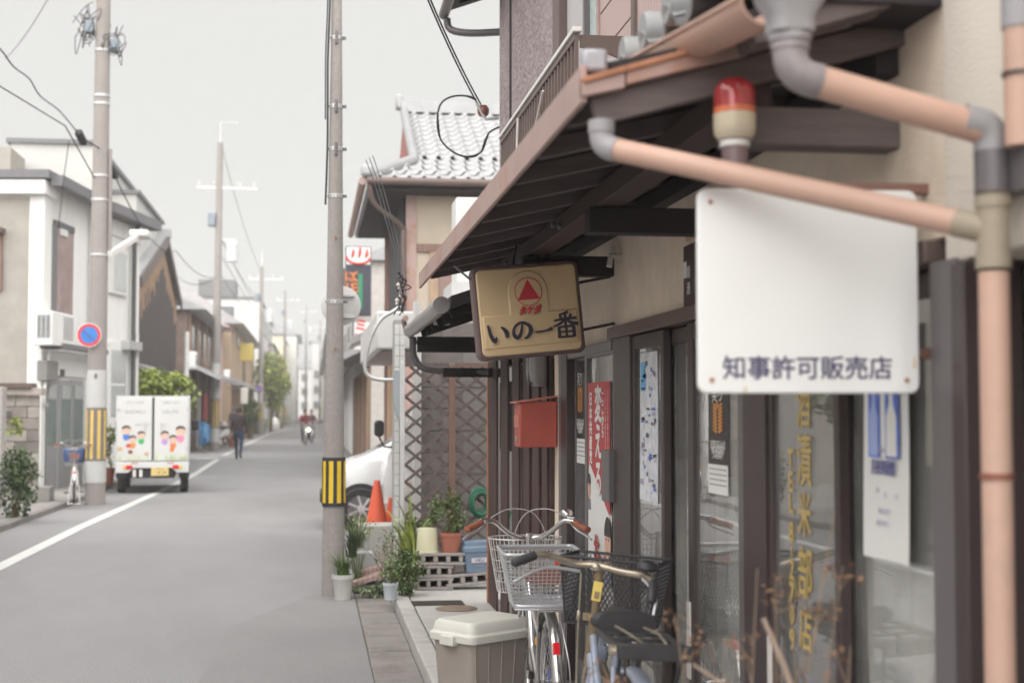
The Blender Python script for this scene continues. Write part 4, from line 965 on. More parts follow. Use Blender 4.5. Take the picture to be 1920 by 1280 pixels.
# ---- silver city bicycle with two wire baskets
b1 = thing('bicycle', 'silver city bicycle with brown grips and wire baskets front and rear', 'bicycle', (1.025, 6.14, .095), R(-3))
b1.scale = (.94, .94, .94)
r = .335
wheel(b1, r, (0, 0, r)); wheel(b1, r, (0, 1.09, r))
fr_ = fender(b1, r + .022, (0, 0, r), -38, 172, M_chr, w=.027); fender(b1, r + .022, (0, 1.09, r), 10, 190, M_chr, w=.027)
# (angles run from forward (+y) over the top to the back)
fr_rot = None
bb = (0, .46, .28); head_lo, head_hi = Vector((0, .965, .58)), Vector((0, .93, .80))
f = tube_part('frame', catmull([tuple(head_lo + Vector((0, -.01, .05))), (0, .80, .42), bb], 8), .019, M_chr, b1, 12)
tube_part('seat_tube', [bb, (0, .30, .72)], .016, M_chr, b1); tube_part('seat_post', [(0, .30, .70), (0, .275, .79)], .0125, M_chr, b1)
tube_part('head_tube', [tuple(head_lo), tuple(head_hi)], .021, M_chr, b1, 14)
tube_part('top_tube', catmull([tuple(head_hi + Vector((0, .01, -.08))), (0, .78, .60), (0, .37, .50)], 8), .014, M_chr, b1)
for s in (-1, 1):
    tube_part('seat_stay', [(s * .012, .31, .68), (s * .05, .02, r + .02), (s * .055, 0, r)], .008, M_chr, b1)
    tube_part('chain_stay', [(s * .02, .46, .28), (s * .055, 0, r)], .009, M_chr, b1)
    tube_part('fork_blade', catmull([(s * .03, .97, .60), (s * .05, 1.0, .50), (s * .05, 1.09, r)], 5), .010, M_chr, b1)
    tube_part('crank', [(s * .05, .46, .28), (s * .07, .46 + s * .12, .28 - .10)], .009, M_chr, b1)
    MB().cbox((s * .12, .46 + s * .12, .18), (.09, .08, .022)).build('pedal', M_blkp, b1, bevel=.004)
tube_part('stem', [tuple(head_hi), (0, .918, .885 + HB)], .013, M_chr, b1, 12)
tube_part('stem_clamp', [(0, .912, .88 + HB), (0, .91, .915 + HB)], .019, M_chr, b1, 12)

hb = [(-.285, .66, .955), (-.245, .72, .968), (-.215, .77, .985), (-.17, .80, .985), (-.11, .84, .93), (-.05, .90, .895), (0, .915, .89)]; hb = [(x, y_, z + HB) for x, y_, z in hb]
hb = hb + [(-x, y_, z) for x, y_, z in hb[-2::-1]]
_n0 = len(b1.children)
bar = tube_part('handlebar', catmull(hb, 5), .0132, M_chr, b1, 12)
for s in (-1, 1):
    MB().tube([(s * .29, .65, .953 + HB), (s * .288, .655, .953 + HB), (s * .25, .712, .967 + HB), (s * .228, .75, .980 + HB)], [.008, .0175, .0165, .0165], 14).build('grip', M_grip, b1)
    MB().tube([(s * .226, .755, .98 + HB), (s * .22, .765, .985 + HB)], .0185, 12).build('grip_ring', M_chr, b1)
    tube_part('brake_lever', catmull([(s * .21, .785, .975 + HB), (s * .235, .76, .945 + HB), (s * .272, .71, .925 + HB), (s * .305, .655, .905 + HB)], 5), .0062, M_wire, b1, 8)
    tube_part('brake_cable', catmull([(s * .20, .79, .99 + HB), (s * .10, .90, 1.04 + HB), (-s * .02, .99, 1.01 + HB), (-s * .08, 1.03, .92), (-s * .03, .99, .80)], 7), .003, mat('grey_cable', (.45, .43, .44), rough=.4), b1, 6)
MB().lathe([(.0, .03), (.016, .028), (.027, .018), (.030, .004), (.028, 0), (.02, -.008), (.008, -.012)], 18, T(.185, .81, 1.02 + HB) @ rot(x=R(20))).build('bell', M_chr, b1)
MB().cbox((.205, .79, 1.005 + HB), (.035, .02, .014), rot()).build('bell_lever', M_chr, b1, bevel=.003)
_hm = T(0, .915, 0) @ rot(z=R(-8)) @ Matrix.Diagonal((1.07, 1, 1, 1)) @ T(0, -.915, 0)          # bars turned a little on the stem
for c_ in b1.children:
    if c_.name.split('.')[0] in ('handlebar', 'grip', 'grip_ring', 'brake_lever', 'brake_cable', 'bell', 'bell_lever'): c_.data.transform(_hm)
wire_basket(b1, T(0, 1.15, .63), (.40, .30), (.30, .22), .285, mat('white_wire', (.66, .64, .62), rough=.3, metal=.4), 12, 10, 5, rnd_=True, wire=.0022, rim=.004, name='front_basket')
tube_part('basket_stay', [(0, .99, .60), (0, 1.04, .60), (0, 1.20, .60)], .006, M_chr, b1)
# rear carrier and basket
for s in (-1, 1):
    tube_part('carrier_rail', [(s * .06, .24, .70), (s * .07, .0, .705), (s * .065, -.22, .71)], .005, M_chr, b1)
    tube_part('carrier_stay', [(s * .062, -.12, .705), (s * .06, 0, r)], .005, M_chr, b1)
tube_part('carrier_loop', [(-.065, -.22, .71), (.065, -.22, .71)], .005, M_chr, b1)
rb = wire_basket(b1, T(-.045, -.02, .715), (.36, .42), (.255, .33), .245, M_wire, 15, 17, 15, wire=.0017, rim=.008, corner=.03, name='rear_basket', floor_n=6)
MB().box((-.175, -.19, .708), (.085, .15, .716)).build('basket_floor', M_wire, rb, bevel=.002)
mb = MB()
for (za, zb_) in ((.945, .968), (.712, .735)):
    ta, tb = (za - .715) / .255, (zb_ - .715) / .255
    wa, da = .255 + .105 * ta, .33 + .09 * ta; wb_, db = .255 + .105 * tb, .33 + .09 * tb
    P = lambda w_, d_, z: [Vector((-.045 + u, -.02 + v, z)) for u, v in rrect(w_ + .006, d_ + .006, .03, 4)]
    A_, B_ = P(wa, da, za), P(wb_, db, zb_); n = len(A_)
    mb.add(A_ + B_, [(i, (i + 1) % n, n + (i + 1) % n, n + i) for i in range(n)])
bandm = mb.build('basket_band', M_wire, rb); so = bandm.modifiers.new('t', 'SOLIDIFY'); so.thickness = .003
MB().box((.0, -.233, .915), (.105, -.228, .945)).build('maker_plate', mat('label_red', (.60, .05, .05), rough=.4), rb, bevel=.002)
text('OGK', .026, M_pap, rb, face_back((.05, -.2335, .930)), ext=.0004, bold=.001, sx=1.2)
saddle(b1, (0, .24, .82), mat('brown_leather', (.25, .10, .08), rough=.5, var=.1), M_chr, W=.20)
MB().prism([(-.016, -.03), (.016, -.03), (.016, .03), (-.016, .03)], 'y', 0, .018, T(0, -.295, .555) @ rot(x=R(-28)) ).build('rear_reflector', M_redr, b1, bevel=.004)
MB().cbox((-.062, -.02, .545), (.012, .028, .036)).build('side_reflector', M_amb, b1, bevel=.006)
tube_part('tail_cable', catmull([(.03, -.14, .68), (.05, -.33, .50), (.06, -.30, .36)], 6), .003, M_wire, b1, 5)
for s in (-1, 1):
    tube_part('mudguard_stay', [(s * .055, 0, r), (s * .028, -.31, .45)], .0028, M_chr, b1, 5)
    tube_part('stand_leg', [(s * .07, 0, r), (s * .10, -.09, .02)], .008, M_chr, b1)
tube_part('stand_foot', [(-.115, -.09, .010), (.115, -.09, .010)], .008, M_chr, b1)
MB().prism([(.30, .55), (.46, .36), (.50, .22), (.40, .20), (0, r - .03), (-.03, r + .01), (.0, r + .04)], 'x', .060, .072).build('chain_case', M_chr, b1, bevel=.004)
MB().tube(circ((0, 0, r + .05), .025, 12, 'yz'), .005, 6, closed=True).build('ring_lock', mat('blue_plastic', (.10, .14, .42), rough=.4), b1)

# ---- old pale blue utility bicycle with a black mesh basket, leaning on the glass
b2 = thing('bicycle', 'old pale blue utility bicycle with black mesh basket and tarnished handlebar', 'bicycle', (.965, 4.40, .095), R(0))
b2.rotation_euler = Euler((0, R(4.0), R(-1))); b2.scale = (.93, .93, .93)
r = .36; ST = R(-24); piv = Vector((0, .80, .78))
def S(p): return T(*piv) @ rot(z=ST) @ T(*(-piv)) @ Vector(p)
wheel(b2, r, (0, 0, r), M_chr_o); wheel(b2, r, (0, 1.16, r), M_chr_o, steer=ST, pivot=piv)
fender(b2, r + .028, (0, 0, r), -30, 172, M_blue_f, w=.034); fender(b2, r + .028, (0, 1.16, r), 15, 190, M_blue_f, w=.034, steer=ST, pivot=piv)
tube_part('frame', catmull([(0, .83, .66), (0, .70, .50), (0, .48, .30)], 8), .021, M_blue_f, b2, 12)
tube_part('top_tube', catmull([(0, .82, .74), (0, .66, .58), (0, .38, .46)], 8), .016, M_blue_f, b2, 12)
tube_part('seat_tube', [(0, .48, .30), (0, .31, .76)], .017, M_blue_f, b2, 12); tube_part('seat_post', [(0, .315, .74), (0, .29, .80)], .013, M_chr_o, b2)
for s in (-1, 1):
    tube_part('seat_stay', [(s * .014, .32, .70), (s * .06, 0, r)], .010, M_blue_f, b2); tube_part('chain_stay', [(s * .02, .48, .30), (s * .06, 0, r)], .010, M_blue_f, b2)
    tube_part('fork_blade', [S(p) for p in catmull([(s * .03, .86, .63), (s * .055, .92, .52), (s * .055, 1.16, r)], 5)], .012, M_chr_o, b2)
    tube_part('crank', [(s * .06, .48, .30), (s * .08, .48 - s * .08, .30 + s * .13)], .009, M_chr_o, b2)
    MB().cbox((s * .13, .48 - s * .08, .30 + s * .13), (.09, .08, .024)).build('pedal', M_blkp, b2, bevel=.004)
    tube_part('rack_leg', [(s * .105, -.20, .845), (s * .065, 0, r)], .007, M_blkp, b2)
    MB().box((s * .11 - .012, -.26, .842), (s * .11 + .012, .16, .862)).build('rack_rail', M_blkp, b2, bevel=.003)
MB().box((-.122, -.27, .825), (.122, -.235, .875)).build('rack_bar', M_blkp, b2, bevel=.004)
for yy in (-.12, .0, .12): MB().box((-.10, yy - .012, .845), (.10, yy + .012, .855)).build('rack_slat', M_blkp, b2, bevel=.002)
for s in (-1, 1): MB().tube([(s * .05, .16, .87), (s * .055, -.05, .88), (s * .04, -.22, .875)], .005, 6).build('spring_clip', M_chr_o, b2)
MB().lathe([(.012, -.008), (.018, -.006), (.018, .012), (.010, .016)], 12, T(-.135, -.245, .85) @ rot(y=R(-90))).build('rack_bolt', M_chr_o, b2)
tube_part('head_tube', [(0, .86, .62), (0, .815, .80)], .024, M_brass, b2, 14)
MB().lathe([(.024, 0), (.032, .004), (.032, .018), (.026, .026)], 16, T(0, .815, .795) @ rot(x=R(14))).build('headset', M_brass, b2)
tube_part('stem', [(0, .815, .80), (0, .78, 1.0)], .017, M_brass, b2, 14)
MB().lathe([(.012, -.012), (.022, -.008), (.024, .006), (.018, .016), (.010, .022)], 14, T(*S((0, .775, 1.005)))).build('stem_clamp', M_chr_o, b2)
hb = [(-.29, .60, .955), (-.25, .63, .975), (-.21, .665, .992), (-.165, .70, .985), (-.09, .755, .962), (0, .775, .962), (.09, .765, .948), (.165, .735, .945), (.21, .70, .945), (.245, .655, .935), (.262, .60, .905)]
hb = [(x, y_, z + .055) for x, y_, z in hb]
tube_part('handlebar', [S(p) for p in catmull(hb, 5)], .0142, M_chr_o, b2, 12)
MB().tube([S((x, y_, z + .055)) for x, y_, z in ((-.296, .595, .952), (-.29, .60, .955), (-.25, .63, .975), (-.222, .655, .988))], [.010, .0185, .0185, .018], 14).build('grip', M_blkp, b2)
MB().tube([S((x, y_, z + .055)) for x, y_, z in ((.252, .64, .93), (.262, .60, .905), (.264, .57, .875), (.264, .56, .865))], [.018, .019, .0185, .01], 14).build('grip', M_blkp, b2)
tube_part('brake_lever', [S((p[0], p[1], p[2] + .055)) for p in catmull([(-.06, .74, .935), (-.16, .68, .945), (-.22, .625, .925), (-.275, .56, .885)], 6)], .0065, M_wire, b2, 8)
tube_part('brake_lever', [S((p[0], p[1], p[2] + .055)) for p in catmull([(.20, .69, .935), (.27, .60, .89), (.275, .56, .82), (.27, .54, .76)], 6)], .0065, M_wire, b2, 8)
MB().lathe([(0, .034), (.022, .031), (.036, .018), (.040, .002), (.036, -.006), (.012, -.012)], 20, T(*S((.215, .69, 1.03)))).build('bell', M_blkp, b2)
tube_part('brake_rod', [S((-.055, .74, .985)), S((-.055, .75, .75)), S((-.05, .76, .55))], .004, M_chr_o, b2, 6)
MB().lathe([(.004, -.02), (.008, -.014), (.008, .014), (.004, .02)], 10, T(*S((-.055, .745, .82)))).build('rod_joint', M_chr_o, b2)
tg = MB().cbox((0, 0, 0), (.036, .003, .075), T(*(S((.004, 0.77, .92)) + Vector((-.003, -.03, 0)))) @ rot(z=ST, y=R(6))).build('yellow_tag', mat('yellow_card', (.66, .50, .12), rough=.6, var=.08, scale=30), b2)
MB().cbox((0, 0, 0), (.020, .004, .028), T(*(S((.004, 0.77, .905)) + Vector((-.003, -.031, 0)))) @ rot(z=ST, y=R(6))).build('tag_hole', M_brass, tg)
# expanded metal basket: crossing strands on four sides and the floor
bk = T(*piv) @ rot(z=ST) @ T(*(-piv)) @ T(.02, 1.03, .765)
tw, td, bw_, bd, bh = .40, .29, .34, .235, .265
def side(u, v, which):          # u 0..1 along, v 0..1 up
    w_ = bw_ + (tw - bw_) * v; d_ = bd + (td - bd) * v
    p = {0: (-w_/2 + w_ * u, -d_/2), 1: (w_/2, -d_/2 + d_ * u), 2: (w_/2 - w_ * u, d_/2), 3: (-w_/2, d_/2 - d_ * u)}[which]
    return bk @ Vector((p[0], p[1], bh * v))
bas = MB().tube([side(0, 1, k) for k in range(4)], .006, 8, closed=True).build('basket', M_blkp, b2)
mb = MB()
for k in range(4):
    L_ = tw if k % 2 == 0 else td; nu = int(L_ / .021); nv = 16
    for i in range(nu):
        for j in range(nv):
            o = .5 if j % 2 else 0
            a = side(min(1, max(0, (i + o) / nu)), j / nv, k); b = side(min(1, (i + o + .5) / nu), (j + 1) / nv, k); c = side(max(0, (i + o - .5) / nu), (j + 1) / nv, k)
            mb.beam(a, b, .0022, .003); mb.beam(a, c, .0022, .003)
for i in range(12):
    u = -.5 + (i + .5) / 12
    mb.beam(bk @ Vector((u * bw_, -bd/2, 0)), bk @ Vector((u * bw_ * .3, bd/2, 0)), .0025, .003); mb.beam(bk @ Vector((u * bw_ * .3, -bd/2, 0)), bk @ Vector((u * bw_, bd/2, 0)), .0025, .003)
mb.build('mesh_panel', M_blkp, bas, kind='stuff')
for k in range(4): MB().tube([side(0, 0, k), side(0, 1, k)], .004, 6).build('corner_wire', M_blkp, bas)
MB().tube([side(0, 0, k) for k in range(4)], .004, 6, closed=True).build('base_wire', M_blkp, bas)
MB().beam(S((-.07, .88, .80)), S((.10, .88, .80)), .006, .030).build('basket_bracket', M_brass, b2)
for s in (-1, 1): tube_part('basket_stay', [S((s * .09, 1.14, .72)), S((s * .06, 1.16, r))], .004, M_chr_o, b2, 6)
saddle(b2, (0, .34, .875), M_blkp, M_chr, L=.27, W=.25)
tube_part('saddle_clamp', [(0, .30, .79), (0, .33, .83)], .018, M_chr_o, b2)
tube_part('rear_cable', catmull([(-.10, -.25, .84), (-.06, -.10, .60), (-.06, .30, .40)], 6), .004, M_blkp, b2, 6)
tube_part('stand_leg', [(-.06, .02, r), (-.15, -.06, .02)], .009, M_chr_o, b2)
MB().prism([(.32, .56), (.50, .40), (.56, .24), (.44, .20), (0, r - .04), (-.03, r + .01), (.0, r + .05)], 'x', .062, .076).build('chain_case', M_blue_f, b2, bevel=.004)

# ---- lidded storage bin
bn = thing('storage_bin', 'taupe plastic storage bin with a cream lid beside the bicycles', 'bin', (.845, 7.10, .095), R(36))
L_, D_, H_ = .42, .31, .415
M_bin = mat('taupe_plastic', (.27, .235, .21), rough=.55, var=.08, scale=6, dirt=(.24, .20, .17), dirt_scale=6, dirt_amt=.4)
M_lid = mat('cream_lid', (.54, .53, .485), rough=.5, var=.05, scale=5, dirt=(.50, .48, .42), dirt_scale=5, dirt_amt=.4)
MB().loft([[(x, y_, z) for x, y_ in rrect(L_ * k, D_ * k, .04)] for k, z in ((.84, 0), (.97, H_ - .01), (.97, H_))], smooth=False).build('body', M_bin, bn, bevel=.004)
for i in range(-2, 3): MB().beam((i * .09 * .86, -D_ * .425, .01), (i * .09, -D_ * .487, H_ - .03), .008, .008).build('rib', M_bin, bn, bevel=.002)
MB().loft([[(x, y_, z) for x, y_ in rrect(L_ * k, D_ * k2, .045)] for k, k2, z in ((1.05, 1.08, H_ - .035), (1.055, 1.085, H_ + .004), (1.0, 1.0, H_ + .01), (.97, .95, H_ + .05), (.90, .86, H_ + .066), (.86, .80, H_ + .066))], smooth=False).build('lid', M_lid, bn, bevel=.006, seg=3)
for s in (-1, 1): MB().box((s * L_ * .52 - .02, -.05, H_ - .05), (s * L_ * .52 + .02, .05, H_ + .0)).build('handle', M_lid, bn, bevel=.006)
# ================================================================== beyond the shop, right-hand side
M_pole = mat('pole_concrete', (.285, .26, .245), rough=.9, speck=.12, speck_scale=90, var=.10, scale=6, bump=.002, bscale=120, dirt=(.24, .21, .20), dirt_scale=3, dirt_amt=.5, stretch=(1, 1, .35))
M_galv = mat('galvanised', (.55, .55, .55), rough=.45, metal=.4, var=.08)
M_yel = mat('hazard_yellow', (.72, .48, .02), rough=.45, var=.05)
M_blkb = mat('hazard_black', (.030, .028, .034), rough=.6, var=.1)
M_cab = mat('black_cable', (.025, .023, .025), rough=.6)
PX, PY = .193, 12.50
pl = thing('utility_pole', 'slim concrete utility pole with yellow and black band beside the potted plants', 'utility pole', (PX, PY, 0))
def prad(z): return .1 - z * .0105
MB().lathe([(prad(z), z) for z in (0, 1, 2, 3, 4, 5, 6, 7, 7.6)], 28).build('shaft', M_pole, pl)
def zp(py): return on_y(627, py, PY).z
for py in (72, 200, 280, 368, 566):
    z = zp(py); r_ = prad(z)
    o = MB().lathe([(r_, z - .016), (r_ + .004, z - .016), (r_ + .004, z + .016), (r_, z + .016)], 24, cap=False).build('band', M_galv, pl)
    mb = MB()
    for k in range(14):
        a = 2 * math.pi * k / 14; mb.cbox(((r_ + .0045) * math.cos(a), (r_ + .0045) * math.sin(a), z), (.008, .008, .010), rot())
    mb.build('slots', M_blkb, o)
    MB().box((r_, -.02, z - .012), (r_ + .035, .005, z + .012)).build('band_bolt', M_alu, o)
for py in (72, 200, 280):
    z = zp(py); MB().tube([(.0, -prad(z) - .004, z + .05), (0, -prad(z) - .012, z + .02), (.0, -prad(z) - .012, z - .06)], .013, 8).build('step_hook', M_alu, pl)
for py in (447, 653):
    z = zp(py); MB().tube([(0.0, -prad(z) + .004, z), (0, -prad(z) - .03, z)], .009, 8).build('step_socket', mat('rust_spot', (.38, .17, .07), rough=.9), pl)
z0, z1 = zp(948), zp(857); r_ = prad(.9)
band = MB().lathe([(r_ + .006, z0), (r_ + .012, z0), (r_ + .010, z1), (r_ + .004, z1)], 32, cap=False).build('hazard_sleeve', M_blkb, pl)
for k in range(9):
    a0 = 2 * math.pi * (k + .12) / 9; a1 = 2 * math.pi * (k + .66) / 9; vs = []
    for i in range(5):
        a = a0 + (a1 - a0) * i / 4
        for z, rr in ((z0 + .03, r_ + .0135), (z1 - .03, r_ + .0118)): vs.append((rr * math.cos(a), rr * math.sin(a), z))
    MB().add(vs, [(2*i, 2*i+2, 2*i+3, 2*i+1) for i in range(4)], smooth=True).build('hazard_stripe', M_yel, band)
pts = catmull([(-prad(z) - .012 - .014 * math.sin(z * 3.1) ** 2, -.03, z) for z in (3.4, 3.9, 4.3, 4.7, 5.2, 5.8, 6.5, 7.5)], 5)
MB().tube(pts, .009, 6).build('cable', M_cab, pl); MB().tube([p + Vector((-.02, -.02, .01 * math.sin(k))) for k, p in enumerate(pts[8:])], .006, 6).build('cable', M_cab, pl)
# round sign seen from behind
c = on_y(639, 573, 12.72)
rs = thing('round_sign', 'back of a round pale road sign clamped behind the slim pole', 'road sign', (c.x, c.y, c.z))
MB().lathe([(0, -.004), (.172, -.004), (.178, 0), (.172, .004), (0, .004)], 36, rot(x=R(90))).build('disc', mat('sign_back', (.60, .59, .58), rough=.5, var=.06, scale=5, dirt=(.45, .44, .43), dirt_scale=3, dirt_amt=.4), rs)
for zz in (-.10, .09): MB().box((-.10, -.03, zz - .012), (.12, -.004, zz + .012)).build('clamp_bar', M_galv, rs, bevel=.002)

# ---- lattice screen, the block wall and tiled pillar behind it
LY = 12.62
def L(px, py, yy=LY): return on_y(px, py, yy)
M_lath = mat('weathered_lath', (.115, .088, .083), rough=.85, var=.25, scale=9, stretch=(3, 3, .6))
M_latf = mat('lattice_post', (.17, .10, .08), rough=.75, var=.25, scale=8, stretch=(6, 6, .5))
x0, x1, zt, zb = L(759, 0).x, L(914, 0).x, L(0, 684).z, .10
ls = thing('lattice_screen', 'brown diamond lattice garden screen in front of a grey block wall', 'lattice screen', ((x0 + x1) / 2, LY, .1))
MB().box((x0 - .03, LY - .02, zb), (x0 + .012, LY + .02, zt + .04)).build('post', M_galv, ls, True, bevel=.004)
xm = L(849, 0).x
MB().box((xm - .03, LY - .03, zb), (xm + .03, LY + .03, zt + .02)).build('post', M_latf, ls, True, bevel=.004)
MB().box((x0 + .0125, LY - .015, zt), (xm - .031, LY + .015, zt + .035)).build('rail', M_lath, ls, True); MB().box((xm + .031, LY - .015, zt), (x1, LY + .015, zt + .035)).build('rail', M_latf, ls, True)
def clipseg(p, q, xa, xb, za, zb_):
    (x_, z_), (X_, Z_) = p, q; dx, dz = X_ - x_, Z_ - z_; t0, t1 = 0, 1
    for a, d, lo, hi in ((x_, dx, xa, xb), (z_, dz, za, zb_)):
        ta, tb = (lo - a) / d, (hi - a) / d
        if ta > tb: ta, tb = tb, ta
        t0, t1 = max(t0, ta), min(t1, tb)
    return None if t1 - t0 < .02 else ((x_ + dx * t0, z_ + dz * t0), (x_ + dx * t1, z_ + dz * t1))
for xa, xb in ((x0 + .013, xm - .031), (xm + .031, x1)):
    for sgn, yo in ((1, -.008), (-1, .006)):
        k = -3.0
        while k < 4.2:
            s = clipseg((xa - 1, k + (0 if sgn > 0 else 0)), (xa + 1, k + 2 * sgn * .82), xa, xb, zb + .15, zt)
            if s: MB().beam((s[0][0], LY + yo, s[0][1]), (s[1][0], LY + yo, s[1][1]), .026, .012, up=(0, 1, 0)).build('slat', M_lath, ls, True)
            k += .150
bw = thing('block_wall', 'grey concrete block wall behind the brown lattice screen', 'wall', (x0 + .6, 13.12, 0))
xs = L(790, 0, 13.12).x
M_blk = [mat('block_grey', (.165, .148, .142), rough=.95, var=.14, scale=7, bump=.003, bscale=90), mat('block_grey_warm', (.195, .172, .162), rough=.95, var=.14, scale=7, bump=.003, bscale=90)]
MB().box((xs, 13.135, 0), (2.4, 13.25, 2.42)).build('mortar', mat('mortar', (.22, .205, .195), rough=1), bw, True)
for row in range(12):
    xx = xs - (.2 if row % 2 else 0)
    while xx < 1.3:
        a, b = max(xs, xx + .005), xx + .395
        if b - a > .05: MB().box((a, 13.125 + random.uniform(-.003, .003), .015 + row * .2 + .005), (b, 13.24, .015 + row * .2 + .195)).build('block', random.choice(M_blk), bw, True, bevel=.004)
        xx += .4
pp = thing('tiled_pillar', 'white tiled pillar at the left end of the lattice screen', 'pillar', (L(757, 0, 13.35).x, 13.4, 0))
xa, xb = L(742, 0, 13.3).x, L(762, 0, 13.3).x
M_wt = mat('white_tile', (.68, .68, .66), rough=.3, var=.05)
MB().box((xa, 13.31, 0), (xb, 13.6, 2.45)).build('core', mat('grout', (.36, .35, .34), rough=.9), pp, True)
for row in range(24):
    for cc in range(2):
        w_ = (xb - xa) / 2; MB().box((xa + cc * w_ + .003, 13.3, .01 + row * .1 + .003), (xa + (cc + 1) * w_ - .003, 13.309, .01 + row * .1 + .097)).build('tile', M_wt, pp, True)
xa2, xb2 = L(776, 0, 13.1).x, L(791, 0, 13.1).x
rp_ = thing('ribbed_post', 'white ribbed metal post between the tiled pillar and the block wall', 'post', (xa2, 13.1, 0))
MB().box((xa2, 13.02, 0), (xb2, 13.11, 2.6)).build('core', mat('white_metal', (.62, .61, .59), rough=.4, var=.05), rp_, True)
for k in range(3):
    w_ = (xb2 - xa2) / 3; MB().box((xa2 + k * w_ + .004, 13.012, 0), (xa2 + (k + 1) * w_ - .004, 13.0195, 2.6)).build('rib', mat('white_metal', (.62, .61, .59)), rp_, True)
# white boxy carport fascia
cp = thing('carport_roof', 'white boxy carport roof edge above the lattice screen', 'carport', (1.2, 15, 2.2))
a, b = on_y(706, 583, 13.9), on_y(800, 655, 13.9)
MB().box((a.x, 13.9, b.z), (2.6, 18.5, a.z)).build('fascia', mat('white_fascia', (.60, .595, .58), rough=.4, var=.04, dirt=(.58, .56, .53), dirt_scale=2, dirt_amt=.3), cp, True, bevel=.02)
MB().box((a.x + .06, 14.0, b.z - .02), (2.5, 18.4, b.z - .002)).build('soffit', mat('carport_soffit', (.42, .35, .33), rough=.8), cp, True)
MB().box((2.2, 18.2, 0), (2.35, 18.35, b.z - .021)).build('post', M_galv, cp, True)
MB().box((2.4, 13.3, 0), (2.5, 18.4, b.z - .03)).build('wall', M_inner, cp, True)
# conduit and meter box
cd = [L(x, y, 12.95) for x, y in ((752, 574), (735, 585), (716, 597), (700, 622), (689, 655), (684, 685), (689, 702), (708, 711), (745, 712))]
tag(MB().tube(catmull(cd, 6), .018, 10).build('conduit', M_galv), 'bent grey cable conduit looping down to the meter box', 'conduit')
a, b = L(738, 692, 12.88), L(758, 785, 12.88)
mb = MB(); mb.loft([[(a.x + (b.x - a.x) * (u if z > .12 else .35 + .65 * u), 12.88 + v * .09, b.z + (a.z - b.z) * z) for u, v in ((0, 0), (1, 0), (1, 1), (0, 1))] for z in (0, .3, .8, 1)], smooth=False)
tag(mb.build('electric_meter', mat('meter_blue_grey', (.34, .37, .39), rough=.5, var=.05), bevel=.008), 'blue grey electric meter cover beside the lattice screen', 'electric meter')

# ---- lower eave past the canopy, with its bright gutter and the cables at its end
le = thing('entry_eave', 'dark low eave with a dented bright metal gutter behind the gold sign', 'eave', (1.0, 9.5, 2.2))
MB().add([(.80, 8.25, 2.20), (XF, 8.25, 2.40), (XF, 11.0, 2.40), (.80, 11.0, 2.20), (.80, 8.25, 2.27), (XF, 8.25, 2.47), (XF, 11.0, 2.47), (.80, 11.0, 2.27)],
         [(0, 3, 2, 1), (4, 5, 6, 7), (0, 1, 5, 4), (1, 2, 6, 5), (2, 3, 7, 6), (3, 0, 4, 7)]).build('roof', M_wood_d, le, True)
for k in range(6): MB().beam((.82, 8.5 + k * .45, 2.18), (XF, 8.5 + k * .45, 2.37), .04, .05).build('rafter', M_wood_d, le, True)
MB().tube([(.745, y_, 2.215 - .004 * math.sin(y_ * 5)) for y_ in [8.25 + .25 * i for i in range(12)]], .050, 16).build('gutter', mat('bright_gutter', (.36, .34, .335), rough=.35, metal=.6, var=.2, scale=7, dirt=(.3, .27, .26), dirt_scale=6, dirt_amt=.6), le, True)
MB().tube([(.70, 10.75, 2.30), (.70, 11.02, 2.30), (.72, 11.06, 2.22), (.79, 11.05, 2.14), (.88, 11.0, 2.12)], .022, 8).build('gutter_end', M_copper, le, True)
MB().tube(catmull([(.77, 10.98, 2.17), (.78, 11.0, 2.02), (.86, 11.0, 1.93), (1.05, 10.98, 1.91), (1.35, 10.9, 1.90)], 6), .027, 12).build('gutter_pipe', mat('dark_pipe', (.09, .08, .085), rough=.5), le, True)
MB().box((.80, 10.9, 2.05), (XF, 10.96, 2.17)).build('beam', M_wood_d, le, True)
MB().box((1.0, 10.9, 1.86), (XF + .1, 10.97, 1.93)).build('beam', M_wood_d, le, True)
MB().cbox((0, 0, 0), (.10, .06, .05), T(*on_y(828, 602, 9.6)) @ rot(z=R(20))).build('sensor_lamp', mat('white_nut', (.7, .68, .66)), le, True, bevel=.004)
cc = on_y(752, 548, 11.1)
cb = thing('cable_bundle', 'tangle of thin service cables at the far end of the low eave', 'cables', (cc.x, cc.y, cc.z))
rnd = random.Random(9)
for k in range(5):
    pts = [Vector((rnd.gauss(0, .025), rnd.gauss(0, .05), .14 - .05 * i + rnd.gauss(0, .012))) for i in range(7)]
    MB().tube(catmull(pts, 5), .005, 5).build('cable', M_cab, cb)
for k in range(3): MB().lathe([(.0, -.03), (.016, -.024), (.012, -.008), (.018, .004), (.012, .016), (0, .03)], 10, T(rnd.gauss(0, .03), 0, .05 - .06 * k)).build('insulator', mat('porcelain', (.55, .52, .48)), cb)
w0 = cc + Vector((0, 0, .1)); w1 = on_y(686, 300, 12.6)
for k in range(3): MB().tube(sag(w0 + Vector((.02 * k, 0, 0)), w1 + Vector((.03 * k, 0, .02 * k)), -.06), .004, 5).build('service_wire', M_cab, cb, True)
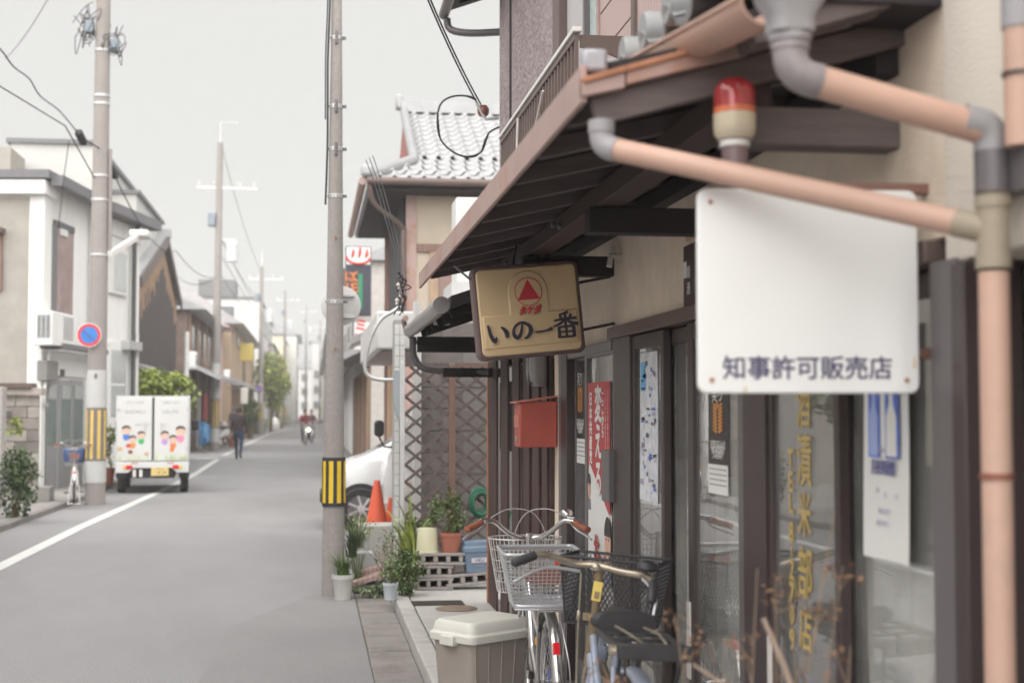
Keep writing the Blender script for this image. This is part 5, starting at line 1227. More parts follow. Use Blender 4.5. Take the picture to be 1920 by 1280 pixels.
# overhead drop wire with its loop and brown knob beside the mauve wall
kb = on_y(906, 208, 10.75)
dw = thing('drop_wire', 'overhead drop wire ending in a brown knob and a hanging loop', 'drop wire', tuple(kb))
MB().lathe([(0, -.05), (.03, -.042), (.045, -.02), (.046, .015), (.03, .04), (0, .048)], 16, T(*kb)).build('knob', mat('brown_knob', (.20, .07, .06), rough=.25, var=.1), dw, True)
for dx in (-.012, .012): MB().tube(sag(kb + Vector((dx - .03, 0, .05)), on_y(780 + dx * 200, -60, 9.2), .04), .006, 6).build('wire', M_cab, dw, True)
MB().tube([on_y(x, y, 10.72) for x, y in ((893, 192), (905, 216), (912, 224), (935, 221))], .012, 8).build('clamp', M_galv, dw, True)
lp = catmull([on_y(x, y, 10.7) for x, y in ((893, 188), (872, 180), (845, 182), (826, 196), (820, 225), (824, 256), (838, 276), (862, 291), (884, 293), (903, 284), (912, 262), (918, 248), (936, 238))], 6)
MB().tube(lp, .007, 6).build('loop', M_cab, dw, True); MB().tube([p + Vector((.01 * math.sin(i * .3), 0, .008 * math.cos(i * .2))) for i, p in enumerate(lp)], .004, 6).build('loop', M_cab, dw, True)

# ---- pots, blocks and plants at the pole's foot
M_leaf = mat('leaf_green', (.085, .135, .035), rough=.55, var=.3, scale=6, island=.45)
M_leaf_y = mat('leaf_yellow_green', (.27, .32, .07), rough=.5, var=.3, scale=6, island=.4)
M_leaf_d = mat('leaf_dark', (.05, .085, .03), rough=.55, var=.3, scale=6, island=.45)
M_leaf_v = mat('leaf_variegated', (.22, .27, .15), rough=.55, var=.4, scale=9, island=.5)
M_stem = mat('plant_stem', (.13, .10, .05), rough=.8)
M_soil_shade = mat('soil', (.06, .045, .035), rough=1, var=.3, scale=30)  # real soil in the pots, painted shade inside the hollow blocks
def pot(name, label, c, r, h, m, cat='plant pot', taper=.78, rim=True, flip=False):
    t = thing(name, label, cat, c)
    pr = [(r * taper, 0), (r * (.98 if not flip else .98), h * .82), (r, h * .83), (r * 1.06, h * .84), (r * 1.06, h), (r * .96, h), (r * .94, h * .9)] if rim else [(r * taper, 0), (r, h), (r * .95, h), (r * .93, h * .9)]
    MB().lathe(pr, 26, None, cap=False).build('shell', m, t); MB().lathe([(r * .93, h * .88), (0, h * .9)], 20, cap=False).build('soil', M_soil_shade, t)
    MB().lathe([(0, .001), (r * taper, .0)], 20, cap=False).build('base', m, t)
    return t
def twigs(n, base, tip_c, tip_r, r_, seed):
    rnd = random.Random(seed); mb = MB()
    for _ in range(n):
        q = Vector(tip_c) + Vector((rnd.gauss(0, tip_r[0]), rnd.gauss(0, tip_r[1]), rnd.gauss(0, tip_r[2])))
        b = Vector(base) + Vector((rnd.gauss(0, .02), rnd.gauss(0, .02), 0)); mb.tube([b, b.lerp(q, .5) + Vector((rnd.gauss(0, .02), rnd.gauss(0, .02), .03)), q], [r_, r_ * .7, r_ * .35], 5)
    return mb
M_wpot = mat('white_pot', (.52, .515, .49), rough=.45, var=.06, dirt=(.45, .43, .39), dirt_scale=6, dirt_amt=.4)
c = on_z(643, 1124, 0)
t = pot('plant_pot', 'white plastic pot of grassy leaves standing on the asphalt against the pole', (c.x, c.y, 0), .088, .215, M_wpot, 'potted plant')
blades(90, (0, 0, .19), .05, .30, .010, 3, .8).build('leaves', M_leaf, t)
c = on_z(732, 1128, .08)
t = pot('plant_pot', 'small pale blue pot at the corner of the kerb', (c.x, c.y, .10), .06, .135, mat('pale_blue_pot', (.50, .54, .58), rough=.45), 'potted plant')
leaves(130, (0, 0, .22), (.09, .09, .10), .035, seed=5).build('leaves', M_leaf, t); twigs(6, (0, 0, .12), (0, 0, .22), (.04, .04, .04), .004, 5).build('stem', M_stem, t)
c = on_z(768, 1118, .1)
t = thing('shrub', 'round dense green shrub spilling beside the grey block stack', 'shrub', (c.x, c.y + .12, .1))
leaves(1500, (0, 0, .17), (.15, .14, .19), .032, seed=6, clump=26).build('leaves', M_leaf, t); leaves(260, (-.10, 0, .25), (.13, .1, .14), .03, seed=16).build('leaves', M_leaf_v, t); twigs(14, (0, 0, 0), (0, 0, .2), (.08, .07, .08), .005, 6).build('stem', M_stem, t)
c = on_z(697, 1122, 0)
t = thing('ground_plant', 'low variegated ground plant on the gutter next to the white pot', 'plant', (c.x, c.y + .1, 0))
leaves(420, (0, 0, .06), (.17, .13, .07), .036, seed=7, clump=14).build('leaves', M_leaf_v, t); leaves(160, (.12, .02, .08), (.12, .1, .08), .034, seed=17).build('leaves', M_leaf_d, t)
c = on_y(775, 1030, 12.4)
t = thing('tall_plant', 'tall maize like plant with broad strap leaves before the lattice screen', 'plant', (c.x, 12.4, .1))
blades(16, (0, 0, .25), .04, .62, .045, 9, .55, seg=7).build('leaves', M_leaf_y, t); blades(7, (-.08, 0, .2), .02, .55, .04, 19, .9, seg=7).build('leaves', M_leaf_y, t); twigs(3, (0, 0, 0), (0, 0, .45), (.03, .02, .05), .012, 9).build('stem', M_leaf_y, t)
leaves(260, (.06, .05, .42), (.14, .08, .17), .04, seed=29).build('leaves', M_leaf, t)
c = on_z(672, 1085, 0)
t = thing('fern_plant', 'feathery fern like plant drooping over the foam boxes behind the pole', 'plant', (c.x - .02, 12.95, .15))
blades(60, (0, 0, .22), .07, .42, .012, 10, 1.0, seg=5).build('leaves', M_leaf_v, t); leaves(160, (0, 0, .40), (.15, .1, .14), .03, seed=21).build('leaves', M_leaf_y, t)
t = thing('grass_tuft', 'wispy dark grass tuft growing at the back of the slim pole', 'grass', (.36, 12.80, 0))
blades(60, (0, 0, .30), .05, .40, .010, 12, .7).build('leaves', M_leaf_d, t); blades(30, (.05, 0, 0), .05, .5, .008, 13, .3).build('leaves', M_leaf, t)
c = on_z(770, 1100, .1)
t = thing('thin_shrub', 'loose twiggy plant with small leaves between pole and lattice screen', 'shrub', (c.x - .15, 12.35, .1))
leaves(300, (0, 0, .30), (.16, .1, .22), .028, seed=31).build('leaves', M_leaf, t); twigs(16, (0, 0, 0), (0, 0, .35), (.1, .06, .12), .004, 31).build('stem', M_stem, t)
M_terra_pale = mat('brown_straw', (.27, .20, .13), rough=.9, var=.3, scale=20, island=.3)
leaves(200, (-.02, -.05, .28), (.12, .06, .10), .02, seed=41).build('leaves', M_terra_pale, t)
# blocks
M_cblk = mat('cinder_block', (.32, .29, .275), rough=.95, var=.12, scale=9, bump=.003, bscale=110)
def cinder():
    mb = MB(); w_, d, h = .39, .19, .10
    mb.box((-w_/2, 0, 0), (w_/2, d, .024)); mb.box((-w_/2, 0, .076), (w_/2, d, .10))
    xs_ = (-w_/2 + .02, -.105, -.075, -.020 + .0, .020, .075, .105, w_/2 - .02)
    for a, b in ((-w_/2 + .018, -w_/2 + .052), (-.072, -.034), (.034, .072), (w_/2 - .052, w_/2 - .018)): mb.box((a, .0, .0241), (b, d, .0759))
    mb.box((-w_/2 + .02, d - .07, .0242), (w_/2 - .02, d - .002, .0758), mi=1)  # dark plate closing the holes, their inner shade put into its colour
    return mb.mesh('concrete_block')
CM = cinder(); CM.materials.append(M_cblk); CM.materials.append(M_soil_shade)
def block(label, p, rz=0, ry=0, sx=1):
    o = bpy.data.objects.new('concrete_block', CM); COL.objects.link(o); o.location = p; o.rotation_euler = (0, ry, rz); o.scale = (sx, 1, 1); tag(o, label, 'concrete block', 'hollow concrete blocks stacked by the lattice')
    bv = o.modifiers.new('edge', 'BEVEL'); bv.width = .005; bv.segments = 1; return o
by = 12.02
p = on_y(818, 1112, by); block('hollow concrete block lowest in the stack under the pots', (p.x - .02, by, .097), sx=.85)
block('middle hollow concrete block of the stack under the pots', (p.x - .02, by, .199), R(3), sx=.85)
block('topmost hollow concrete block carrying the yellow and terracotta pots', (on_y(829, 1060, by).x, by, .302), R(-2))
p = on_y(876, 1105, by); block('tilted hollow concrete block under the blue storage tub', (p.x + .02, by + .0, .130), R(1), R(-4))
ytop = .402
p = on_y(801, 1048, by + .1)
t = thing('plant_pot', 'pale yellow pot turned upside down on the topmost block', 'plant pot', (p.x, by + .1, ytop + .001))
MB().lathe([(.100, 0), (.100, .012), (.093, .016), (.083, .195), (.078, .205), (.0, .205)], 26).build('shell', mat('pale_yellow_pot', (.56, .54, .37), rough=.5, var=.05, dirt=(.5, .45, .3), dirt_scale=6, dirt_amt=.4), t)
p = on_y(845, 1050, by + .1)
t = pot('plant_pot', 'terracotta pot with a leafy plant on the topmost block', (p.x, by + .1, ytop + .001), .092, .165, mat('terracotta', (.36, .13, .09), rough=.8, var=.1, dirt=(.42, .25, .2), dirt_scale=6, dirt_amt=.4), 'potted plant', taper=.80)
leaves(700, (-.03, 0, .33), (.15, .12, .20), .036, seed=8, clump=22).build('leaves', M_leaf, t); twigs(12, (0, 0, .14), (-.03, 0, .34), (.07, .06, .09), .004, 8).build('stem', M_stem, t)
leaves(60, (.17, 0, .22), (.08, .06, .06), .03, seed=18).build('leaves', M_leaf, t)
p = on_y(892, 1085, by + .08)
t = thing('storage_tub', 'blue lidded plastic tub with a pale label on the tilted block', 'storage tub', (p.x + .01, by + .09, .236), R(2))
t.rotation_euler = Euler((0, R(-2), R(2)))
M_btub = mat('blue_tub', (.155, .215, .30), rough=.55, var=.08, dirt=(.26, .28, .31), dirt_scale=5, dirt_amt=.5)
MB().loft([[(x, y_, z) for x, y_ in rrect(.23 * k, .19 * k, .025)] for k, z in ((.86, 0), (1.0, .175))], smooth=False).build('body', M_btub, t, bevel=.004)
MB().loft([[(x, y_, z) for x, y_ in rrect(.25 * k, .21 * k, .03)] for k, z in ((1, .172), (1, .212), (.9, .222), (.88, .262))], smooth=False).build('lid', M_btub, t, bevel=.005)
MB().box((-.055, -.098, .085), (.09, -.092, .125)).build('label', mat('label_pale', (.60, .54, .58), rough=.5), t)
text('HELI', .040, M_btub, t, face_back((.015, -.0985, .105)), ext=.0005, fat=.0012)
text('V A S T', .022, M_galv, t, face_back((.015, -.0925, .060)), ext=.0005)
# hose coil and green stake
p = on_y(899, 940, LY - .06); hp = []
for k in range(90):
    a = k * .42; rr = .102 + .026 * math.sin(k * .37); hp.append((p.x + rr * math.cos(a) * .72, LY - .055 - .0006 * k, p.z + rr * math.sin(a) - .0))
tag(MB().tube(hp, .0115, 7).build('hose', mat('green_hose', (.02, .12, .065), rough=.4)), 'coil of green garden hose hung on the lattice screen', 'hose')
p = on_y(935, 1080, 11.9)
tag(MB().tube([(p.x, 11.3, .1), (p.x, 11.3, .75), (p.x + .02, 11.3, .80)], .012, 8).build('garden_stake', mat('green_stake', (.03, .20, .11), rough=.4)), 'green plastic garden stake standing by the wooden fins', 'stake')
# foam boxes, pink planks, painted slab
a, b = on_y(672, 985, 13.9), on_y(745, 1062, 13.9)
tag(MB().box((a.x, 13.9, .0), (b.x + .03, 14.3, a.z)).build('concrete_slab', mat('white_slab', (.46, .44, .415), rough=.9, var=.1, dirt=(.45, .40, .36), dirt_scale=3, dirt_amt=.6), bevel=.01), 'pale cracked concrete upstand in front of the traffic cones', 'concrete slab')
M_foam = mat('foam_white', (.48, .48, .48), rough=.8, var=.08, dirt=(.42, .42, .42), dirt_scale=4, dirt_amt=.5)
for (xa, ya, xb, yb, yy, lab) in ((650, 1000, 692, 1040, 13.3, 'grey white foam box upper one under the fern plant'), (655, 1036, 700, 1066, 13.1, 'grey white foam box lower one beside the pink planks')):
    a, b = on_y(xa, ya, yy), on_y(xb, yb, yy); tag(MB().box((a.x, yy, b.z), (b.x, yy + .22, a.z)).build('foam_box', M_foam, bevel=.012), lab, 'foam box')
for k, (xa, ya, xb, yb, yy) in enumerate(((662, 1078, 718, 1062, 12.95), (656, 1095, 722, 1074, 12.75))):
    a, b = on_y(xa, ya, yy), on_y(xb, yb, yy)
    o = MB().beam((a.x, yy, a.z), (b.x, yy, b.z), .20, .045).build('plank', mat('pink_plank', (.46, .32, .29), rough=.8, var=.12, scale=6, stretch=(8, 1, 1)), bevel=.004); tag(o, ('upper' if k == 0 else 'lower') + ' of the two tilted pink planks under the foam boxes', 'plank')
    for q in range(7):
        c_ = Vector((a.x, yy, a.z)).lerp(Vector((b.x, yy, b.z)), (q + .5) / 7); MB().box((c_.x - .002, yy - .1015, c_.z - .025), (c_.x + .002, yy + .0985, c_.z + .028)).build('groove', M_alu, o)
mb = MB().cbox(on_y(752, 1035, 12.5), (.06, .05, .07)); tag(mb.build('blue_bottle', mat('teal_plastic', (.04, .22, .32), rough=.3), bevel=.02), 'small teal plastic bottle half hidden among the plants', 'bottle')

# ---- traffic cones
M_cone = mat('cone_orange', (.80, .13, .06), rough=.5, var=.05, dirt=(.6, .12, .07), dirt_scale=5, dirt_amt=.4)
def cone(label, p, h):
    t = thing('traffic_cone', label, 'traffic cone', p, 0, 'orange traffic cones')
    MB().lathe([(.16 * h / .72, .03), (.045 * h / .72 * .7, h), (0, h)], 24, cap=False).build('body', M_cone, t)
    MB().prism(rrect(.40 * h / .72, .40 * h / .72, .05), 'z', 0, .03).build('base', M_cone, t, bevel=.004); return t
p = on_y(707, 900, 17.0); cone('tall orange traffic cone in front of the white car', (p.x, 17.0, .016), p.z - .016)
p = on_y(733, 940, 17.25); cone('short orange traffic cone against the tiled pillar', (p.x, 17.3, .016), p.z + .03)

# ---- white hatchback, nose towards the road
M_carw = mat('white_car_paint', (.62, .62, .62), rough=.2, var=.01, coat=.6)
M_glz = mat('car_glass', (.05, .06, .06), rough=.08, var=.1, spec=.8)
M_trim = mat('car_trim', (.03, .03, .032), rough=.6)
def make_car(name, label, nose, y_near, prof, width, roof_w, wheels, wr, glass, pillars=None, mirror=None, cat='car', lamps=(), extra=None):
    t = thing(name, label, cat, (nose, y_near + width / 2, 0))
    # sections along x: lower edge, belt and roof line taken from the side profile
    rings = []
    for (x, zl, zbelt, zr, wl, wr_) in prof:
        h = wl * width / 2; hr = wr_ * width / 2
        rings.append([(x, -h * .94, zl), (x, -h, zl + .12), (x, -h * 1.0, (zl + zbelt) / 2), (x, -h * .985, zbelt - .05), (x, -h * .94, zbelt), (x, -hr, zr - .05 if zr > zbelt + .06 else zr), (x, -hr * .82, zr),
                      (x, hr * .82, zr), (x, hr, zr - .05 if zr > zbelt + .06 else zr), (x, h * .94, zbelt), (x, h * .985, zbelt - .05), (x, h, (zl + zbelt) / 2), (x, h, zl + .12), (x, h * .94, zl)])
    body = MB().loft(rings).build('body', M_carw, t)
    for wx in wheels:
        for s in (-1, 1):
            M = T(wx, s * (width / 2 - .035), wr) @ rot(x=R(90) if s < 0 else R(-90))
            wl_ = MB().lathe([(wr * .66, -.09), (wr, -.08), (wr, .075), (wr * .93, .092), (wr * .66, .092)], 32, M, cap=False).build('wheel', M_rub, t)
            MB().lathe([(0, .060), (wr * .62, .064), (wr * .66, .09), (wr * .66, -.09)], 28, M, cap=False).build('rim', mat('alloy_dark', (.20, .20, .21), rough=.4, metal=.6), wl_)
            sp = MB()
            for k in range(7):
                a = 2 * math.pi * k / 7; sp.beam(M @ Vector((.02, 0, .075)), M @ Vector((wr * .64 * math.cos(a), wr * .64 * math.sin(a), .080)), .075, .028)
            sp.lathe([(.055, .07), (.05, .10), (0, .105)], 16, M); sp.build('wheel_spokes', mat('alloy', (.62, .62, .63), rough=.3, metal=.6), wl_)
            MB().lathe([(wr * 1.17, .0), (wr * 1.17, .006), (0, .006)], 32, T(wx, s * (width / 2 + .001), wr + .01) @ rot(x=R(90) if s < 0 else R(-90)), cap=False).build('wheel_arch', M_trim, t)
    for nm, pts in glass:
        for s in ((-1, 1) if nm == 'side_window' else (0,)):
            if s:
                vs = [(x, s * y_ * width / 2, z) for x, y_, z in pts]
            else: vs = [(x, y_ * width / 2, z) for x, y_, z in pts]
            o = MB().add(vs, [list(range(len(vs)))]).build(nm, M_glz, t); so = o.modifiers.new('t', 'SOLIDIFY'); so.thickness = .006; so.offset = 1 if s <= 0 else -1
    for nm, m, c, sz in lamps: MB().cbox(c, sz).build(nm, m, t, bevel=.012)
    return t
W_ = 1.66
prof = [(0.0, .32, .60, .62, .80, .70), (.06, .22, .70, .73, .90, .80), (.22, .20, .82, .86, .98, .86), (.42, .20, .90, .94, 1, .86), (.58, .20, .95, .99, 1, .82), (1.42, .20, .98, 1.46, 1, .74), (2.0, .20, .99, 1.54, 1, .72), (3.2, .20, 1.0, 1.49, 1, .70), (3.75, .22, 1.0, 1.28, .97, .72), (3.95, .30, .98, 1.02, .92, .8), (4.0, .4, .8, .85, .85, .8)]
gl_ = [('side_window', [(.80, .972, .985), (1.24, .885, 1.25), (1.26, .975, .99)]), ('side_window', [(1.32, .975, 1.0), (1.32, .87, 1.28), (1.50, .80, 1.40), (2.2, .78, 1.46), (2.2, .975, 1.02)]), ('windscreen', [(.63, -.72, 1.015), (.63, .72, 1.015), (1.36, .62, 1.44), (1.36, -.62, 1.44)]), ('side_window', [(2.42, .965, 1.02), (2.42, .765, 1.44), (3.15, .755, 1.42), (3.45, .94, 1.05)])]
nose = on_y(606, 900, 19.5).x
car = make_car('parked_car', 'white hatchback parked nose out behind the slim pole', nose, 19.3, prof, W_, 1.2, (.50, 3.0), .285, gl_, lamps=(('headlight', M_galv, (.14, -.62, .70), (.22, .26, .14)), ('headlight', M_galv, (.14, .62, .70), (.22, .26, .14)), ('grille', M_trim, (.0, 0, .42), (.08, 1.0, .14)), ('side_marker', M_amb, (.98, -.835, .80), (.07, .01, .03)), ('door_handle', M_carw, (2.2, -.845, .88), (.16, .03, .03)), ('mirror', M_carw, (1.0, -.95, 1.05), (.14, .2, .14)), ('mirror', M_carw, (1.0, .95, 1.05), (.14, .2, .14))))
# kei van in front of it, mostly hidden behind the pillar
prof = [(0, .40, .80, .84, .90, .84), (.05, .26, .95, 1.0, .96, .88), (.18, .24, 1.0, 1.25, 1, .86), (.46, .24, 1.02, 1.78, 1, .82), (.8, .24, 1.02, 1.86, 1, .82), (2.9, .24, 1.02, 1.86, 1, .82), (3.25, .26, 1.0, 1.7, .98, .85), (3.3, .35, .9, 1.5, .95, .86)]
gl2 = [('windscreen', [(.12, -.80, 1.04), (.12, .80, 1.04), (.45, .74, 1.70), (.45, -.74, 1.70)]), ('side_window', [(.36, .965, 1.06), (.60, .87, 1.66), (1.35, .86, 1.70), (1.35, .965, 1.06)])]
vx = on_y(722, 850, 17.7).x
van = make_car('parked_van', 'small white van with a round black mirror half hidden by the tiled pillar', vx, 17.55, prof, 1.46, 1.3, (.62, 2.75), .265, gl2, cat='van', lamps=(('headlight', M_galv, (.06, -.52, .72), (.10, .28, .2)), ('side_marker', M_amb, (.28, -.735, .70), (.06, .01, .04)), ('bumper', M_carw, (.02, 0, .38), (.14, 1.4, .2))))
m_ = on_y(711, 803, 17.4)
o = MB().loft([[(m_.x - vx + u, m_.y - 17.55 - .73 + d_, m_.z + v) for u, v in rrect(.12 * k, .20 * k, .05 * k)] for k, d_ in ((.75, .0), (1, .03), (1, .06), (.7, .1))]).build('mirror', M_trim, van)
MB().tube([(m_.x - vx, m_.y - 17.55 - .68, m_.z - .1), (m_.x - vx + .06, m_.y - 17.55 - .68, m_.z - .22), (.25, -.70, m_.z - .25)], .012, 8).build('mirror_arm', M_trim, van)

# ---- tiled house beyond the parking
M_cream = mat('cream_wall', (.44, .375, .30), rough=.9, var=.06, scale=4)
M_bwood = mat('house_timber', (.22, .135, .11), rough=.75, var=.25, scale=5, stretch=(4, 4, .5))
M_ltwood = mat('pale_timber', (.36, .25, .17), rough=.75, var=.2, scale=5, stretch=(4, 4, .5))
HY, HX = 21.6, 1.42
hz = 5.02
nh = thing('tiled_house', 'cream walled house with a pale tiled hip and gable roof beyond the parking space', 'house', (4, 26, 0))
MB().box((HX, HY, 0), (9, 27.1, hz)).build('wall', M_cream, nh, True)
MB().box((HX - .02, HY - .03, 0), (HX + .14, HY - .001, hz)).build('corner_post', M_copper, nh, True)
MB().box((HX + .35, HY - .04, 0), (HX + .47, HY - .002, 4.05)).build('post', M_ltwood, nh, True)
MB().box((HX + .15, HY - .05, 4.02), (9, HY - .001, 4.14)).build('beam', M_bwood, nh, True)
for k in range(5): MB().box((HX + .50, HY - .03, 2.3 + k * .34), (4.5, HY - .003, 2.3 + k * .34 + .33)).build('board', mat('mauve_board', (.26, .175, .155), rough=.8, var=.12), nh, True)
MB().box((HX - .045, HY + .3, 3.2), (HX - .004, HY + 4.2, 4.9)).build('bamboo_screen', mat('dark_screen', (.055, .055, .058), rough=.9, var=.3, scale=4, stretch=(1, 1, 12)), nh, True)
for k in range(2): MB().box((HX - .07, HY + 4.4 + k * .9, .1), (HX - .002, HY + 4.52 + k * .9, 5)).build('post', M_bwood, nh, True)
# roof: eaves at hz, ridge across the picture, hipped skirt on the street end
ov, xe, ye = .62, HX - .62, HY - .62
ridge_y, ridge_z = 24.3, 6.72; gx = on_y(757, 200, 24.3).x
rf = MB(); xr = 10
sl = (ridge_z - hz) / (ridge_y - ye)
gz0 = hz + sl * (gx - xe); gy = ye + (gx - xe)
v = [(xe, ye, hz), (xr, ye, hz), (xr, ridge_y, ridge_z), (gx, ridge_y, ridge_z), (gx, gy, gz0), (xe, 2 * ridge_y - ye, hz), (gx, 2 * ridge_y - gy, gz0), (xr, 2 * ridge_y - ye, hz)]
rf.add(v, [(0, 1, 2, 3, 4), (0, 4, 6, 5), (3, 2, 7, 5, 6)]); base = rf.build('roof', M_tile, nh, True); so = base.modifiers.new('t', 'SOLIDIFY'); so.thickness = .08; so.offset = -1
MB().add([(gx, gy, gz0 - .02), (gx, 2 * ridge_y - gy, gz0 - .02), (gx, ridge_y, ridge_z - .05)], [(0, 1, 2)]).build('gable', mat('gable_red', (.30, .12, .10), rough=.8), nh, True)
TM2 = tile_mesh(.225, .30); TM2.materials.append(M_tile_l)
ang = math.atan(sl); rows = 0; q = 0
while True:
    yy = ye - .04 + q * .235
    if yy > ridge_y - .1: break
    zz = hz + sl * (yy - ye) + .03; xx = max(xe, xe + (yy - ye) if yy < gy else gx) + .1
    n_ = 0
    while xx < 5.6:
        lay_tile(base, T(xx, yy, zz) @ rot(x=ang - R(1.6)), TM2); xx += .219; n_ += 1
    q += 1
MB().tube([(xe, ye, hz + .05), (gx, gy, gz0 + .06)], .085, 10).build('hip_ridge', M_tile, base, True)
MB().tube([(gx, gy, gz0 + .06), (gx, ridge_y, ridge_z + .06)], .075, 10).build('gable_ridge', M_tile, base, True)
MB().box((gx - .05, ridge_y - .12, ridge_z), (xr, ridge_y + .12, ridge_z + .20)).build('ridge', M_tile_l, base, True)
MB().cbox((gx - .08, ridge_y, ridge_z + .18), (.12, .24, .26)).build('ridge_end_tile', M_tile_l, base, True, bevel=.04)
MB().cbox((xe - .02, ye - .02, hz + .12), (.18, .18, .18), None).build('hip_end_tile', M_tile_l, base, True, bevel=.05)
MB().tube([(xe - .02, ye - .08, hz - .03), (6, ye - .08, hz - .03)], .055, 10).build('gutter', M_brown_l, nh, True)
MB().tube([(xe - .08, ye - .02, hz - .03), (xe - .08, 27.5, hz - .03)], .06, 10).build('gutter', M_copper, nh, True)
MB().tube(catmull([(xe + .02, ye - .06, hz - .08), (xe + .1, ye + .1, hz - .35), (HX - .1, HY - .1, hz - .62), (HX - .06, HY - .08, hz - .9), (HX - .06, HY - .08, 2.5)], 6), .04, 10).build('gutter_pipe', M_brown_l, nh, True)
MB().box((xe + .05, ye + .05, hz - .14), (HX, 27.1, hz - .08)).build('soffit', M_wood_d, nh, True)
MB().box((HX, ye + .05, hz - .14), (8, HY, hz - .08)).build('soffit', M_wood_d, nh, True)
# small tiled lean-to and lattice doors along the street side
MB().add([(HX - .75, 24.5, 2.75), (HX - .02, 24.5, 3.05), (HX - .02, 27.1, 3.05), (HX - .75, 27.1, 2.75), (HX - .75, 24.5, 2.87), (HX - .02, 24.5, 3.17), (HX - .02, 27.1, 3.17), (HX - .75, 27.1, 2.87)],
         [(0, 3, 2, 1), (4, 5, 6, 7), (0, 1, 5, 4), (1, 2, 6, 5), (2, 3, 7, 6), (3, 0, 4, 7)]).build('lower_roof', M_tile_l, nh, True)
for k in range(2): MB().box((HX - .09, 24.9 + k * 1.15, .1), (HX - .003, 25.5 + k * 1.15, 2.7)).build('lattice_door', (M_ltwood, M_bwood, M_copper)[k % 3], nh, True)
a = on_y(862, 395, 15.5)
wu = thing('roof_cabinet', 'white boxy cabinet showing above the canopy edge in front of the cream house', 'cabinet', (a.x + .1, 15.5, 3.0))
MB().box((-.14, 0, .0), (.9, .5, a.z - 3.0 + .15)).build('case', mat('white_fascia', (.60, .595, .58)), wu, bevel=.02)
MB().box((-.2, -.1, -.6), (1.2, .8, -.002)).build('stand', M_galv, wu)

# ---- house further along and the bath-house signs
fh = thing('street_house', 'narrow timber fronted house past the tiled house on the right', 'house', (3, 38, 0))
MB().box((1.36, 33.2, 0), (8, 46, 5.2)).build('wall', mat('pale_wall', (.56, .53, .50), rough=.9), fh, True)
for k in range(8): MB().box((1.28, 33.6 + k * 1.55, 0), (1.355, 34.3 + k * 1.55, 2.6)).build('timber_panel', (M_ltwood, M_bwood)[k % 2], fh, True)
MB().add([(.55, 33.2, 2.7), (1.35, 33.2, 3.1), (1.35, 46, 3.1), (.55, 46, 2.7), (.55, 33.2, 2.85), (1.35, 33.2, 3.25), (1.35, 46, 3.25), (.55, 46, 2.85)],
         [(0, 3, 2, 1), (4, 5, 6, 7), (0, 1, 5, 4), (1, 2, 6, 5), (2, 3, 7, 6), (3, 0, 4, 7)]).build('lower_roof', M_tile_l, fh, True)
MB().prism([(1.0, 5.1), (8.6, 5.1), (4.6, 6.9)], 'y', 33, 46.2).build('roof', M_tile_l, fh, True)
SYY = 31.4
a, b = on_y(648, 463, SYY), on_y(695, 592, SYY)
bs = thing('bathhouse_sign', 'tall hanging sign with a red hot spring mark over dark green and orange lettering', 'sign', ((a.x + b.x) / 2, SYY, b.z))
Ww, Hh = b.x - a.x, a.z - b.z
MB().box((-Ww/2, -.15, 0), (Ww/2, .15, Hh)).build('case', mat('sign_charcoal', (.055, .055, .075), rough=.6), bs, bevel=.01)
MB().box((-Ww/2 + .02, -.165, Hh * .735), (Ww/2 - .02, -.151, Hh * .985)).build('top_panel', mat('sign_white', (.76, .74, .73), rough=.5), bs)
mb = MB()
for dx, hh_ in ((-.15, .22), (0, .28), (.15, .22)):
    mb.tube([(dx + .035 * math.sin(t * 2.2), -.168, Hh * .83 + hh_ * t * .9) for t in [i / 8 for i in range(9)]], [.012 + .022 * math.sin(math.pi * i / 8) for i in range(9)], 8)
mb.tube([(.26 * math.cos(R(a_)), -.168, Hh * .845 + .15 * math.sin(R(a_))) for a_ in range(175, 366, 12)], .028, 8)
mb.build('hot_spring_mark', mat('mark_red', (.58, .06, .05), rough=.5), bs)
M_or = mat('orange_print', (.65, .20, .05), rough=.5)
for k, ch in enumerate('にじ湯'): text(ch, .26, M_or, bs, face_back((-Ww * .33, -.1525, Hh * .55 - k * .25)), ext=.002, fat=.008)
for k, ch in enumerate('くらま'): text(ch, .26, M_or, bs, face_back((-Ww * .12, -.1525, Hh * .55 - k * .25)), ext=.002, fat=.008)
MB().box((Ww * .0, -.158, Hh * .1), (Ww * .16, -.1505, Hh * .60)).build('green_panel', mat('sign_green', (.03, .25, .13), rough=.5), bs)
a, b = on_y(664, 605, SYY), on_y(692, 656, SYY)
s2 = thing('bathhouse_sign', 'small white sign with red characters below the hot spring sign', 'sign', ((a.x + b.x) / 2, SYY, b.z))
MB().box((-(b.x - a.x) / 2, -.12, 0), ((b.x - a.x) / 2, .12, a.z - b.z)).build('case', mat('sign_white', (.76, .74, .73)), s2, bevel=.01)
for k, ch in enumerate('ミ湯'): text(ch, .30, mat('mark_red', (.58, .06, .05)), s2, face_back((-.02, -.1215, .52 - k * .33)), ext=.002, fat=.01)
a = on_y(680, 580, SYY + .3)
MB().box((-(Ww / 2) * .2, -.1, -.5), (Ww / 2 + .6, -.06, -.44), T(0, 0, 0)).build('bracket', M_galv, bs)
